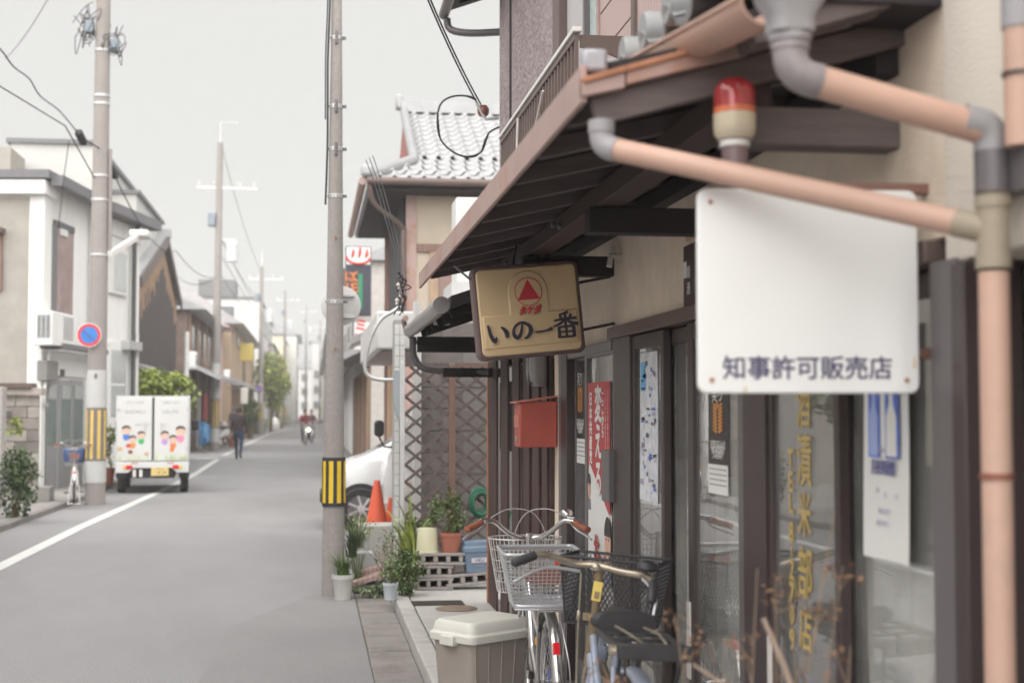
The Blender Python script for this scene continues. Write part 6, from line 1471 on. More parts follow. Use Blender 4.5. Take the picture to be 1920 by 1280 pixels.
# ================================================================== left-hand side of the street
M_white = mat('white_render', (.80, .795, .78), rough=.85, var=.06, scale=2, stretch=(1, 1, .25), dirt=(.60, .585, .555), dirt_scale=2.0, dirt_amt=.55)
M_beige = mat('beige_stucco', (.36, .335, .30), rough=.95, var=.1, scale=3, bump=.004, bscale=60, dirt=(.27, .26, .245), dirt_scale=.8, dirt_amt=.5)
M_roofm = mat('dark_roof_edge', (.16, .155, .165), rough=.6, var=.1)
M_pipe = mat('dark_downpipe', (.10, .10, .105), rough=.5)
M_cedar = mat('burnt_cedar', (.085, .07, .07), rough=.85, var=.35, scale=5, stretch=(3, 3, .25))
M_cedar_o = mat('weathered_cedar', (.34, .215, .14), rough=.85, var=.25, scale=4, stretch=(3, 3, .3))
def local_house(name, label, P, Q, cat='house'):
    """a building frame: local x runs along the street front from P to Q, local y into the plot"""
    P, Q = Vector((P.x, P.y, 0)), Vector((Q.x, Q.y, 0)); a = math.atan2(Q.y - P.y, Q.x - P.x)
    t = thing(name, label, cat, P, a); inv = (T(*P) @ rot(z=a)).inverted(); ln = (Q - P).length
    d = (Q - P).normalized(); nrm = Vector((d.y, -d.x, 0))
    def hit(px, py, off=0.0):
        v = _ray(px, py); o = Vector((0, 0, EYE)); k = ((P + nrm * off - o).dot(nrm)) / v.dot(nrm); w = inv @ (o + v * k); return w.x, w.z
    return t, ln, hit
A0, A1, B1 = on_z(0, 0, 0), None, None
def atd(px, d):
    v = _ray(px, 770); k = d / (v.x * math.sin(YAW) + v.y * math.cos(YAW)); return Vector((v.x * k, v.y * k, 0))
PA, PB, PC = atd(74, 27.3), atd(170, 30.7), atd(258, 33.8)
# ---- house with the boarded window
t, ln, hit = local_house('white_house', 'white fronted house with a beige stucco side wall and an air conditioner over its door', PA, PB)
H_ = 6.05
MB().box((.0, 0, 0), (ln - .02, 7, H_)).build('wall', M_white, t)
MB().box((-.03, .24, 0), (-.001, 8, H_ - .35)).build('side_wall', M_beige, t)
MB().box((-.05, -.05, 0), (.35, .24, H_ - .30)).build('pilaster', M_white, t, bevel=.02)
MB().box((-.25, -.12, H_ - .30), (.5, 8, H_ - .02)).build('cornice', M_white, t, bevel=.02)
MB().box((-.30, -.2, H_), (ln, 8, H_ + .16)).build('roof_edge', M_roofm, t)
MB().beam((-.1, -.30, H_ - .02), (ln + .05, -.30, H_ - .02), .24, .20).build('gutter', M_roofm, t)
def rect(nm, m, x0, y0_, x1, y1_, out=.04, deep=0.0, parent=None, bev=0):
    (a, za), (b, zb) = hit(x0, y0_), hit(x1, y1_)
    return MB().box((min(a, b), -out, min(za, zb)), (max(a, b), deep, max(za, zb))).build(nm, m, parent or t, bevel=bev)
rect('boarded_window', mat('mauve_board_old', (.33, .25, .24), rough=.95, var=.25, scale=2.5, dirt=(.20, .15, .15), dirt_scale=1.5, dirt_amt=.5), 100, 425, 133, 590, .05)
rect('window_frame', M_white, 134, 430, 136, 590, .06); rect('window_frame', M_pipe, 99, 424, 134, 427, .07); rect('window_frame', M_roofm, 98, 420, 100, 590, .06)
rect('sheet_scrap', mat('white_sheet', (.7, .7, .69)), 108, 428, 120, 445, .08)
rect('hood', M_white, 74, 655, 161, 668, .45); rect('hood_edge', M_roofm, 74, 653, 162, 656, .47)
rect('lintel_panel', M_white, 90, 672, 155, 708, .06); rect('vent', M_pipe, 107, 692, 113, 706, .09)
M_alum = mat('silver_door', (.42, .42, .43), rough=.4, metal=.3, var=.06); M_paneg = mat('green_pane', (.22, .27, .26), rough=.15, var=.15, scale=3, spec=.8)
xs = (80, 104, 129, 155)
for i in range(3):
    f = rect('door_leaf', M_alum, xs[i] + .5, 712, xs[i + 1] - .5, 922 - i * 6, .05 + .02 * (i % 2))
    rect('door_pane', M_paneg, xs[i] + 5, 722, xs[i + 1] - 5, 832, .065 + .02 * (i % 2), -.02, f); rect('door_pane', mat('pale_pane', (.5, .52, .52), rough=.2), xs[i] + 5, 722, xs[i + 1] - 5, 748, .07 + .02 * (i % 2), -.03, f)
rect('door_jamb', M_white, 153, 700, 160, 915, .09)
rect('grey_meter', mat('meter_grey', (.235, .225, .22)), 69, 675, 90, 715, .2, bev=.02)
(a, za), (b, zb) = hit(166, 400), hit(166, 900)
MB().tube([(a, -.1, za), (a, -.1, .1)], .045, 10).build('downpipe', M_pipe, t)
(a, za), (b, zb) = hit(78, 600), hit(78, 760)
MB().tube(catmull([(a, -.12, za), (a + .05, -.14, (za + zb) / 2 + .2), (a - .15, -.12, zb + .2), (a + .1, -.1, zb)], 5), .03, 8).build('conduit', mat('white_nut', (.7, .68, .66)), t)
MB().box((-.3, .70, 5.0), (-.031, 1.8, 5.1)).build('window_hood', M_brown_l, t); MB().box((-.10, .74, 3.9), (-.031, 1.7, 5.0)).build('side_window', M_bwood, t)
# air conditioner on its bracket
(a, za), (b, zb) = hit(88, 582, .3), hit(129, 646, .3)
ac = thing('air_conditioner', 'white outdoor air conditioner unit hung over the silver door', 'air conditioner', t.location, t.rotation_euler.z)
MB().box((a, -.40, zb), (b, -.08, za)).build('case', M_white, ac, bevel=.02)
MB().box((a - .012, -.37, zb + .05), (a - .001, -.12, za - .05)).build('side_grille', M_galv, ac)
for k in range(12):
    for q in range(3): MB().box((a - .02, -.36 + q * .085, zb + .08 + k * (za - zb - .16) / 12), (a - .0125, -.30 + q * .085, zb + .08 + (k + .55) * (za - zb - .16) / 12)).build('slot', M_pipe, ac)
MB().box((a + .5 * (b - a), -.405, zb + .06), (b - .06, -.4005, za - .06)).build('fan_grille', mat('ac_grey', (.45, .44, .44), rough=.6, var=.1), ac)
MB().box((a - .05, -.42, zb - .06), (b + .05, -.0, zb - .002)).build('shelf', M_white, ac)
# ---- second white house
t, ln, hit = local_house('white_house', 'white house with a dark gutter and downpipes standing next to the parked truck', PB, PC)
MB().box((.0, 0, 0), (ln, 8, H_)).build('wall', M_white, t)
MB().box((-.02, -.2, H_), (ln + .1, 8, H_ + .14)).build('roof_edge', M_roofm, t)
MB().beam((.05, -.32, H_ - .03), (ln + .25, -.32, H_ - .03), .26, .22).build('gutter', M_roofm, t)
MB().box((.0, -.06, H_ - .5), (ln, -.001, H_ - .14)).build('frieze', M_white, t)
f = rect('window_frame', mat('white_nut', (.7, .68, .66)), 203, 462, 234, 556, .08); rect('window_pane', mat('pale_pane', (.5, .52, .52)), 208, 470, 230, 548, .09, -.03, f)
rect('window_frame', M_white, 199, 640, 233, 800, .06); rect('window_pane', mat('pale_pane', (.5, .52, .52)), 204, 655, 230, 780, .07, -.03)
(a, za) = hit(243, 425)
MB().tube([(a - .1, -.30, za + .1), (a, -.12, za - .2), (a, -.12, .1)], .055, 10).build('downpipe', M_pipe, t)
(a, za) = hit(249, 600)
MB().tube([(a, -.10, 3.4), (a, -.10, .1)], .05, 10).build('downpipe', mat('white_nut', (.7, .68, .66)), t)
MB().box((ln * .55, -.25, 3.0), (ln * .85, -.06, 3.2)).build('junction_box', M_galv, t)
# taller pale building behind both
rbx = thing('apartment_building', 'plain pale flat roofed building rising behind the two white houses', 'building', (-12, 39, 0))
a, b = on_y(20, 268, 38.5), on_y(176, 268, 38.5)
MB().box((a.x, 38.5, 0), (b.x, 48, a.z)).build('wall', mat('pale_rear_wall', (.52, .51, .49), rough=.9, var=.04), rbx, True)
MB().box((a.x - .1, 38.4, a.z), (b.x + .1, 48, a.z + .12)).build('roof_edge', M_roofm, rbx, True)
c2, d2_ = on_y(170, 362, 39.5), on_y(256, 362, 39.5)
MB().box((c2.x, 39.5, 0), (d2_.x, 46, c2.z)).build('wing', mat('pale_rear_wall', (.62, .60, .575)), rbx, True); MB().box((c2.x, 39.4, c2.z), (d2_.x + .1, 46, c2.z + .1)).build('roof_edge', M_roofm, rbx, True)
e = on_y(0, 275, 36.5); MB().box((e.x - 4, 36.5, 0), (on_y(20, 275, 36.5).x, 38.3, e.z)).build('stair_tower', M_beige, rbx, True)

# ---- block garden wall, gate post and plants at the left edge
yw = 25.4
a, b = on_y(6, 740, yw), on_y(71, 935, yw)
gwl = thing('garden_wall', 'weathered concrete block garden wall next to the silver door', 'wall', ((a.x + b.x) / 2, yw, 0))
M_gb = [mat('garden_block', (.27, .24, .22), rough=.95, var=.2, scale=5), mat('garden_block_pale', (.36, .33, .30), rough=.95, var=.2, scale=5), mat('garden_block_dark', (.20, .18, .165), rough=.95, var=.2, scale=5)]
MB().box((a.x + .02, yw + .02, 0), (b.x - .02, yw + .15, a.z - .02)).build('core', M_conc_d, gwl, True)
nr = int(a.z / .2)
for r_ in range(nr):
    z0 = a.z - (r_ + 1) * .2; xx = b.x - (.4 if r_ % 2 else .2)
    hi = b.x
    while hi > a.x + .05:
        lo = max(a.x, hi - (.4 if not (hi == b.x and r_ % 2) else .2)); MB().box((lo + .006, yw, max(.02, z0) + .006), (hi - .006, yw + .05, z0 + .194)).build('block', random.choice(M_gb), gwl, True, bevel=.006); hi = lo
MB().box((a.x - 1.2, yw - .12, a.z + .0), (b.x + .06, yw + .22, a.z + .12)).build('coping', mat('coping_slab', (.42, .37, .34), rough=.9, var=.15), gwl, True, bevel=.01)
MB().box((a.x - 1.5, yw - .2, a.z + .1205), (b.x - .1, yw + .3, a.z + .20)).build('coping', M_brown_l, gwl, True)
p = on_y(8, 800, 23.6); MB().box((p.x - .9, 23.4, 0), (p.x, 23.75, on_y(0, 725, 23.6).z)).build('gate_post', mat('gate_post_stone', (.40, .38, .36), rough=.9, var=.1), gwl, True, bevel=.01)
p = on_y(15, 776, yw - .02); MB().cbox((p.x, yw - .015, p.z), (.10, .03, .10)).build('name_plate', M_pipe, gwl, True)
p = on_y(66, 930, 25.0); MB().box((p.x - .25, 24.9, .07), (p.x + .25, 25.35, .32)).build('step_block', M_conc, gwl, True, bevel=.01)
p = on_z(28, 970, .07)
t = thing('nandina_shrub', 'dark green feathery shrub growing before the block garden wall', 'shrub', (p.x, p.y, .07))
leaves(1100, (0, 0, .50), (.30, .26, .50), .075, seed=51, clump=34).build('leaves', M_leaf_d, t); leaves(300, (.06, -.05, .75), (.34, .3, .34), .06, seed=52, clump=24).build('leaves', M_leaf, t); twigs(9, (0, 0, 0), (0, 0, .7), (.16, .12, .2), .007, 51).build('stem', M_stem, t)
p = on_y(30, 800, 25.0)
t = thing('climbing_sprig', 'bright yellow green sprig hanging over the block garden wall', 'plant', (p.x, 25.1, p.z))
leaves(170, (0, 0, 0), (.22, .12, .16), .07, seed=53, clump=8).build('leaves', M_leaf_y, t); twigs(8, (-.25, 0, .1), (.1, 0, 0), (.08, .05, .08), .008, 53).build('stem', M_stem, t)

# ---- utility poles of the left side, with their sleeves, boxes, wires
def big_pole(label, p, r0, taper, h, sleeve=(1.0, 1.9), white=((2.0, 2.62), (.60, .96)), tilt=0.0):
    t = thing('utility_pole', label, 'utility pole', (p[0], p[1], 0)); t.rotation_euler = (0, R(tilt), 0)
    rr = lambda z: r0 - taper * z
    MB().lathe([(rr(z), z) for z in [h * k / 8 for k in range(9)]], 28).build('shaft', M_pole, t)
    for a, b in white: MB().lathe([(rr(a), a), (rr(a) + .008, a), (rr(b) + .008, b), (rr(b), b)], 28, cap=False).build('white_sleeve', mat('sleeve_white', (.48, .48, .465), rough=.6, var=.06, dirt=(.45, .44, .43), dirt_scale=3, dirt_amt=.4), t)
    a, b = sleeve
    s_ = MB().lathe([(rr(a), a), (rr(a) + .006, a), (rr(b) + .006, b), (rr(b), b)], 28, cap=False).build('hazard_sleeve', mat('sleeve_grey', (.17, .15, .145), rough=.7), t)
    for k in range(9):
        a0 = 2 * math.pi * (k + .1) / 9; a1 = 2 * math.pi * (k + .55) / 9; vs = []
        for i in range(4):
            an = a0 + (a1 - a0) * i / 3
            for z in (a + .02, b - .02): vs.append(((rr(z) + .010) * math.cos(an), (rr(z) + .010) * math.sin(an), z))
        MB().add(vs, [(2*i, 2*i+2, 2*i+3, 2*i+1) for i in range(3)], smooth=True).build('hazard_stripe', mat('worn_yellow', (.66, .46, .12), rough=.6, var=.1), s_)
    return t, rr
P1 = on_z(178, 946, 0)
def zz1(py): return on_y(180, py, P1.y).z
t, rr = big_pole('thick concrete utility pole with a no parking sign beside the parked bicycle', P1, .172, .0060, 10.2, (zz1(862), zz1(766)), ((zz1(764), zz1(694)), (zz1(904), zz1(864))), tilt=.15)
def aux(nm, pts, r, m, par=None): return MB().tube(pts, r, 8).build(nm, m, par or t)
for py in (95, 180, 195, 330, 375, 478): 
    z = zz1(py); MB().lathe([(rr(z), z - .02), (rr(z) + .012, z - .02), (rr(z) + .012, z + .02), (rr(z), z + .02)], 24, cap=False).build('band', M_galv, t)
rnd = random.Random(3)
for cx, cz, n in ((-.22, zz1(52), 16), (.20, zz1(85), 9)):
    MB().cbox((cx, 0, cz), (.14, .2, .22), rot()).build('fitting', mat('fitting_blue_grey', (.22, .25, .29), rough=.6, var=.2), t, bevel=.02)
    for k in range(n):
        q = [Vector((cx + rnd.gauss(0, .12), rnd.gauss(0, .1), cz + rnd.gauss(0, .18))) for _ in range(4)]; aux('jumper_wire', catmull(q, 4), .007, M_cab)
aux('cable_riser', [(rr(3) + .03, -.05, zz1(480)), (rr(3) + .03, -.05, zz1(440)), (rr(6) + .03, -.06, zz1(280))], .03, M_pole)
w0 = on_y(205, 476, P1.y - .1) - t.location; w1 = on_y(262, 440, P1.y + 1.5) - t.location
MB().beam(w0, w1, .09, .09).build('lamp_arm', mat('white_nut', (.7, .68, .66)), t); MB().cbox(tuple(w1), (.34, .6, .12)).build('lamp_head', mat('white_nut', (.7, .68, .66)), t, bevel=.03)
for s_ in (-1, 1):
    q = on_y(215 if s_ > 0 else 218, 722, P1.y) - t.location
MB().beam((rr(2) + .0, 0, 2.05), (rr(2) + .30, 0, 2.05), .03, .03).build('side_rod', M_galv, t)
text('8', .12, M_blkb, t, face_back((-.0, -rr(2.3) - .012, zz1(706))), ext=.001)
# no parking sign
c = on_y(167, 628, P1.y - .24)
ns = thing('no_parking_sign', 'round blue no parking sign with red ring and slash on the thick pole', 'road sign', (c.x, c.y, c.z))
rv = 21.5 * (c - Vector((0, 0, EYE))).length / FPX
MB().lathe([(0, -.006), (rv, -.006), (rv, .006), (0, .006)], 40, rot(x=R(90))).build('disc', mat('sign_rim_white', (.75, .75, .74), rough=.4), ns)
MB().lathe([(rv * .70, .0062), (rv * .70, .0085), (rv * .95, .0085), (rv * .95, .0062)], 40, rot(x=R(90)), cap=False).build('red_ring', mat('sign_red', (.60, .05, .06), rough=.4), ns)
MB().lathe([(0, .0075), (rv * .71, .0075)], 40, rot(x=R(90)), cap=False).build('blue_field', mat('sign_blue', (.04, .20, .55), rough=.4), ns)
MB().beam((-rv * .52, -.0095, rv * .52), (rv * .52, -.0095, -rv * .52), .002, rv * .17, up=(0, 1, 0)).build('red_slash', mat('sign_red', (.60, .05, .06)), ns)
MB().beam((-.02, .006, 0), (-.02, .10, 0), .04, .05).build('bracket', M_galv, ns)
# overhead cables and closures
def wire(label, pts, r=.012, m=None, grp=None, name='overhead_cable'): return tag(MB().tube(pts, r, 6).build(name, m or M_cab), label, 'cable', grp)
j1, j2, j3 = on_y(152, 258, P1.y - 1.2), on_y(186, 278, P1.y - .1), on_y(212, 323, P1.y + 1.6)
M_vio = mat('violet_cable', (.05, .04, .10), rough=.5)
wire('thick violet black overhead cable coming in to the pole from the left', catmull([on_y(-60, 40, 14), on_y(0, 92, 17), on_y(25, 125, 18.2), on_y(55, 148, 19.5), on_y(75, 180, 20.5), on_y(108, 205, 22), on_y(132, 232, 23), j1], 4), .010, M_vio)
wire('overhead cable between the two black splice closures at the pole', [j1, j2, j3], .014)
wire('overhead cable sagging from the pole past the dark gabled house', sag(j3, on_y(330, 470, 50), .5) + sag(on_y(330, 470, 50), on_y(405, 520, 58), .3)[1:], .013)
wire('thin kinked wire from the left edge down to the pole', [on_y(-40, 135, 16), on_y(0, 162, 18), on_y(122, 236, 22), on_y(178, 335, P1.y)], .010)
wire('faint straight wire crossing the sky at upper left', sag(on_y(100, -20, 22), on_y(10, 110, 30), .1), .006)
wire('thin stay wire running from the white house wall up to the cable', [on_y(129, 265, 26), on_y(118, 345, 27), on_y(110, 425, 27.6)], .008)
for p, lab in ((j1, 'upper left black cable splice closure near the thick pole'), (j3, 'lower right black cable splice closure near the thick pole')):
    o = MB().cbox((0, 0, 0), (.12, .36, .11)).build('splice_closure', M_cab, bevel=.03); o.location = p; o.rotation_euler = (R(-22), 0, R(-8)); tag(o, lab, 'splice closure')
# ---- bicycle by the pole (same make as the silver one, with a blue bag)
P2_ = on_z(136, 945, .07)
b3 = copy_tree(b1); b3.name = 'bicycle'; b3.location = (P2_.x + .02, P2_.y, .075); b3.rotation_euler = (0, 0, R(9)); b3.scale = (.95,) * 3
b3['label'] = 'bicycle with a blue bag in its basket parked against the thick pole'
for ch in list(b3.children):
    if ch.name.startswith(('rear_basket', 'carrier', 'bell')):
        for g in list(ch.children): bpy.data.objects.remove(g)
        bpy.data.objects.remove(ch)
    elif ch.name.startswith('handlebar') or ch.name.startswith('seat_tube'): pass
q = b3.location
bag = MB().loft([[(x, y_, z) for x, y_ in rrect(.36 * k, .26 * k, .05)] for k, z in ((.85, 0), (1.0, .08), (1.02, .22), (.95, .245))], smooth=False)
bag = bag.build('bag', mat('navy_bag', (.055, .095, .23), rough=.8, var=.2, scale=9, bump=.01, bscale=9), bevel=.02); bag.location = (q.x - .165, q.y + 1.08, .72); tag(bag, 'blue cloth bag sitting in the basket of the bicycle by the pole', 'bag')
# ---- small box truck
TY, TX = 28.35, on_y(287, 800, 28.35).x
tk = thing('box_truck', 'small white box truck with painted children on its back doors', 'truck', (TX, TY, 0), R(4.5))
M_tkw = mat('truck_white', (.64, .64, .63), rough=.35, var=.03, dirt=(.56, .55, .53), dirt_scale=2, dirt_amt=.3)
def tz(py): return on_y(287, py, TY).z
bw = (on_y(355, 800, TY).x - on_y(217, 800, TY).x) / 2; zb, zt = tz(864), tz(743)
box = MB().box((-bw, .0, zb), (bw, 2.1, zt)).build('cargo_box', M_tkw, tk, bevel=.02)
for s in (-1, 1):
    d_ = MB().box((s * .012, -.03, zb + .01), (s * (bw - .03), -.001, zt - .03)).build('door', M_tkw, tk, bevel=.008)
    MB().box((s * .14, -.05, zb + .55), (s * .17, -.0305, zb + .75)).build('latch', M_galv, d_)
    for zz in (zb + .25, zt - .25): MB().box((s * (bw - .07), -.04, zz - .03), (s * (bw - .02), -.0305, zz + .03)).build('hinge', M_galv, d_)
MB().box((-.022, -.034, zb + .02), (.022, -.006, zt - .02)).build('door_seal', mat('door_seal', (.045, .055, .045), rough=.7), tk)
MB().box((-bw, -.02, zt - .028), (bw, .0, zt + .012)).build('top_rail', M_tkw, tk)
YD = -.0325
def disc(x, z, rx, rz_, m, y=YD, a0=0, a1=360, par=None, nm='painted_shape'):
    pts = [(x + rx * math.cos(R(a)), z + rz_ * math.sin(R(a))) for a in range(a0, a1 + (0 if a1 - a0 == 360 else 1), 15)]
    return MB().prism(pts, 'y', y, y + .0012).build(nm, m, par or tk)
M_fs = mat('painted_skin', (.70, .50, .40), rough=.5); M_bh = mat('painted_hair', (.10, .06, .05), rough=.5)
kids = [(-.50, .60, .085, (.08, .20, .62)), (-.38, .42, .075, (.70, .30, .08)), (-.22, .50, .075, (.05, .45, .15)), (.22, .50, .08, (.50, .28, .62)), (.38, .42, .08, (.72, .22, .08)), (.52, .58, .095, (.75, .25, .42))]
for k, (x, dz, r_, c_) in enumerate(kids):
    z = zb + dz; m_ = mat('painted_shirt_%d' % k, c_, rough=.5)
    b_ = disc(x, z - r_ * 1.5, r_ * .75, r_ * .85, m_, YD - .0004, nm='painted_child')
    disc(x, z, r_, r_, M_fs, YD - .0016, par=b_); disc(x, z + r_ * .25, r_ * 1.02, r_ * .85, M_bh, YD - .003, 0, 180, b_); disc(x + .01, z + .0, r_ * .85, r_ * .5, M_fs, YD - .0045, 0, 180, b_)
for k in range(70):
    rx = random.uniform(-bw + .06, bw - .06)
    if abs(rx) < .05: continue
    h_ = random.uniform(.05, .20) * (1 + .5 * math.cos(rx * 6))
    MB().prism([(rx - .012, zb + .03), (rx + .012, zb + .03), (rx + random.uniform(-.05, .05), zb + .03 + h_)], 'y', YD + .0002, YD + .001).build('painted_grass', mat('painted_grass_%d' % (k % 2), ((.50, .62, .25), (.66, .70, .45))[k % 2], rough=.5), tk)
for x, z, c_ in ((-.62, .24, (.75, .42, .05)), (-.42, .18, (.25, .10, .05)), (.36, .22, (.75, .20, .03)), (-.12, .14, (.6, .4, .3)), (-.46, .30, (.6, .08, .06))): disc(x, zb + z, .045, .04, mat('painted_flower_%d' % int(abs(x) * 100), c_, rough=.5), YD - .002)
M_pt = mat('painted_text', (.36, .40, .35), rough=.5)
text('SHOKU', .10, M_pt, tk, face_back((-.34, YD, zt - .30)), ext=.0006, sx=1.15); text('USUN', .10, M_pt, tk, face_back((.32, YD, zt - .30)), ext=.0006, sx=1.15)
text('まごころ弁当', .055, M_pt, tk, face_back((-.34, YD, zt - .12)), ext=.0006); text('お届けします', .055, M_pt, tk, face_back((.34, YD, zt - .12)), ext=.0006)
text('給食サービス', .045, mat('painted_text_dark', (.35, .37, .36)), tk, face_back((-.20, YD, zt - .55)), ext=.0006); text('0120-', .045, M_pt, tk, face_back((.22, YD, zt - .55)), ext=.0006)
mb = MB(); mb.prism([(-bw + .01, zb - .01), (bw - .01, zb - .01), (bw - .01, zb - .22), (bw - .24, zb - .22), (bw - .34, zb - .13), (-bw + .34, zb - .13), (-bw + .24, zb - .22), (-bw + .01, zb - .22)], 'y', -.06, .02)
mb.build('rear_panel', M_tkw, tk, bevel=.008)
for s in (-1, 1):
    MB().box((s * (bw - .20), -.075, zb - .155), (s * (bw - .32), -.0605, zb - .075)).build('tail_light', M_redr, tk, bevel=.006)
    MB().box((s * (bw - .145), -.075, zb - .155), (s * (bw - .195), -.0605, zb - .075)).build('indicator_light', mat('indicator', (.8, .55, .15), rough=.2), tk, bevel=.004)
    MB().box((s * (bw - .30), -.066, zb - .045), (s * (bw - .42), -.0605, zb - .025)).build('reflector', mat('faded_red', (.48, .17, .13)), tk)
    for wy in (.55, 2.35):
        M = T(s * (bw - .10), wy, .265) @ rot(y=R(90)); w_ = MB().lathe([(.16, -.07), (.255, -.075), (.265, -.05), (.265, .05), (.255, .075), (.16, .07)], 26, M).build('wheel', M_rub, tk)
        MB().lathe([(0, .072 * 1), (.15, .076)], 20, T(s * (bw - .10 + .0), wy, .265) @ rot(y=R(90 if s > 0 else -90)), cap=False).build('hub_cap', M_galv, w_)
    MB().box((s * (bw - .2), .15, .30), (s * bw, .22, zb - .10)).build('mud_flap', M_trim, tk)
pl_ = MB().box((-.165 + .14, -.09, zb - .28), (.165 + .14, -.075, zb - .125)).build('number_plate', mat('plate_yellow', (.68, .52, .20), rough=.5, var=.03), tk, bevel=.004)
text('・8 24', .085, mat('plate_text', (.10, .09, .06), rough=.6), pl_, face_back((.14, -.0905, zb - .22)), ext=.0005); text('京都 480', .035, mat('plate_text', (.10, .09, .06)), pl_, face_back((.14, -.0905, zb - .152)), ext=.0005)
MB().box((-bw + .28, .05, .30), (bw - .28, 2.8, zb - .02)).build('chassis', M_trim, tk)
MB().tube([(.0, -.03, .36), (.0, .6, .36)], .05, 12).build('exhaust', M_alu, tk)
for x in (-.34, -.22): MB().box((x - .03, -.04, zb - .30), (x + .03, -.02, zb - .16)).build('hanging_tag', mat('white_nut', (.7, .68, .66)), tk)
cab = MB().prism([(2.14, zb - .25), (2.14, 1.72), (2.5, 1.78), (2.95, 1.70), (3.28, 1.15), (3.34, .45), (3.2, .35), (2.14, .35)], 'x', -bw + .04, bw - .04).build('cab', M_tkw, tk, bevel=.04)
for s in (-1, 1):
    MB().prism([(2.28, 1.12), (2.28, 1.60), (2.88, 1.60), (3.14, 1.12)], 'x', s * (bw - .042), s * (bw - .03)).build('side_window', M_glz, tk)
    MB().cbox((s * (bw + .10), 3.0, 1.30), (.14, .06, .22)).build('mirror', M_trim, tk, bevel=.02)
MB().add([(-bw + .1, 2.985, 1.66), (bw - .1, 2.985, 1.66), (bw - .1, 3.29, 1.14), (-bw + .1, 3.29, 1.14)], [(0, 1, 2, 3)]).build('windscreen', M_glz, tk)

# ---- hedge, white post and bits beside the truck
p = on_y(288, 720, 37)
t = thing('garden_tree', 'bright green rounded garden tree behind the parked truck', 'tree', (p.x, 37.5, 0))
MB().tube([(0, 0, 0), (.05, 0, .9), (0, .05, 1.8)], [.09, .07, .04], 10).build('trunk', M_stem, t)
cr = leaves(2600, (0, 0, 1.95), (1.05, .9, .72), .17, seed=61, clump=42); leaves(900, (.1, -.2, 2.25), (.85, .7, .42), .16, mb=cr, seed=62, clump=20)
cr.build('crown', M_leaf_y, t)
p = on_y(205, 880, 31)
t = thing('shrub', 'yellow green shrub in a red pot squeezed between pole and truck', 'shrub', (p.x, 30.6, .07))
leaves(260, (0, 0, .75), (.18, .18, .5), .11, seed=63, clump=10).build('leaves', M_leaf_y, t); MB().lathe([(.13, 0), (.17, .34), (.15, .35)], 16).build('pot', mat('terracotta', (.36, .13, .09)), t)
p = on_y(349, 700, 47)
t = thing('white_post', 'plain white post rising behind the truck roof', 'post', (p.x, 47, 0)); MB().tube([(0, 0, 0), (0, 0, on_y(349, 622, 47).z)], .085, 12).build('tube', mat('white_nut', (.7, .68, .66)), t); MB().lathe([(.10, 0), (.10, .1)], 12).build('foot', M_galv, t)

# ---- dark cedar house, gable to the street
def gable_house(name, label, X, y0, y1, yp, ze0, zp_, ze1, depth, mw, mr, ov=.5, planks=None, tile=True):
    t = thing(name, label, 'house', (X, (y0 + y1) / 2, 0))
    MB().prism([(y0, 0), (y1, 0), (y1, ze1 - .05), (yp, zp_ - .15), (y0, ze0 - .05)], 'x', X - depth, X).build('wall', mw, t, True)
    for (ya, za, yb, zb2, nm) in ((y0 - .5, ze0 - .2, yp, zp_, 'roof'), (yp, zp_, y1 + .5, ze1 - .2, 'roof')):
        r = MB(); r.add([(X + ov, ya, za), (X + ov, yb, zb2), (X - depth, yb, zb2), (X - depth, ya, za), (X + ov, ya, za + .16), (X + ov, yb, zb2 + .16), (X - depth, yb, zb2 + .16), (X - depth, ya, za + .16)],
              [(0, 1, 2, 3), (7, 6, 5, 4), (0, 4, 5, 1), (1, 5, 6, 2), (2, 6, 7, 3), (3, 7, 4, 0)])
        ro = r.build(nm, mr, t, True)
        if tile and yb == yp and ya < yp:
            L_ = math.hypot(yb - ya, zb2 - za); n = int(L_ / .32); a = math.atan2(zb2 - za, yb - ya)
            for i in range(n):
                f = i / n; yy, zz = ya + (yb - ya) * f, za + (zb2 - za) * f + .17
                MB().beam((X + ov, yy, zz), (X - depth, yy, zz), .30, .05).build('tile_course', mr, ro, True)
        MB().beam((X + ov + .02, ya, za - .02), (X + ov + .02, yb, zb2 - .02), .05, .26).build('barge_board', M_brown_l, t, True)
    MB().beam((X + ov + .1, yp, zp_ + .22), (X - depth, yp, zp_ + .22), .3, .26).build('ridge', mr, t, True)
    return t
ya, yb, yp = on_x(258, 520, -4.6).y, 49.3, on_x(306, 440, -4.6).y
ze0, zp_, ze1 = on_x(258, 517, -4.6).z, on_x(307, 452, -4.6).z, on_x(337, 566, -4.6).z
gh = gable_house('cedar_house', 'old house with a charred cedar gable and grey tiled roof beyond the white houses', -4.6, ya, yb, yp, ze0, zp_, ze1, 7, M_cedar, M_tile_l, ov=.14)
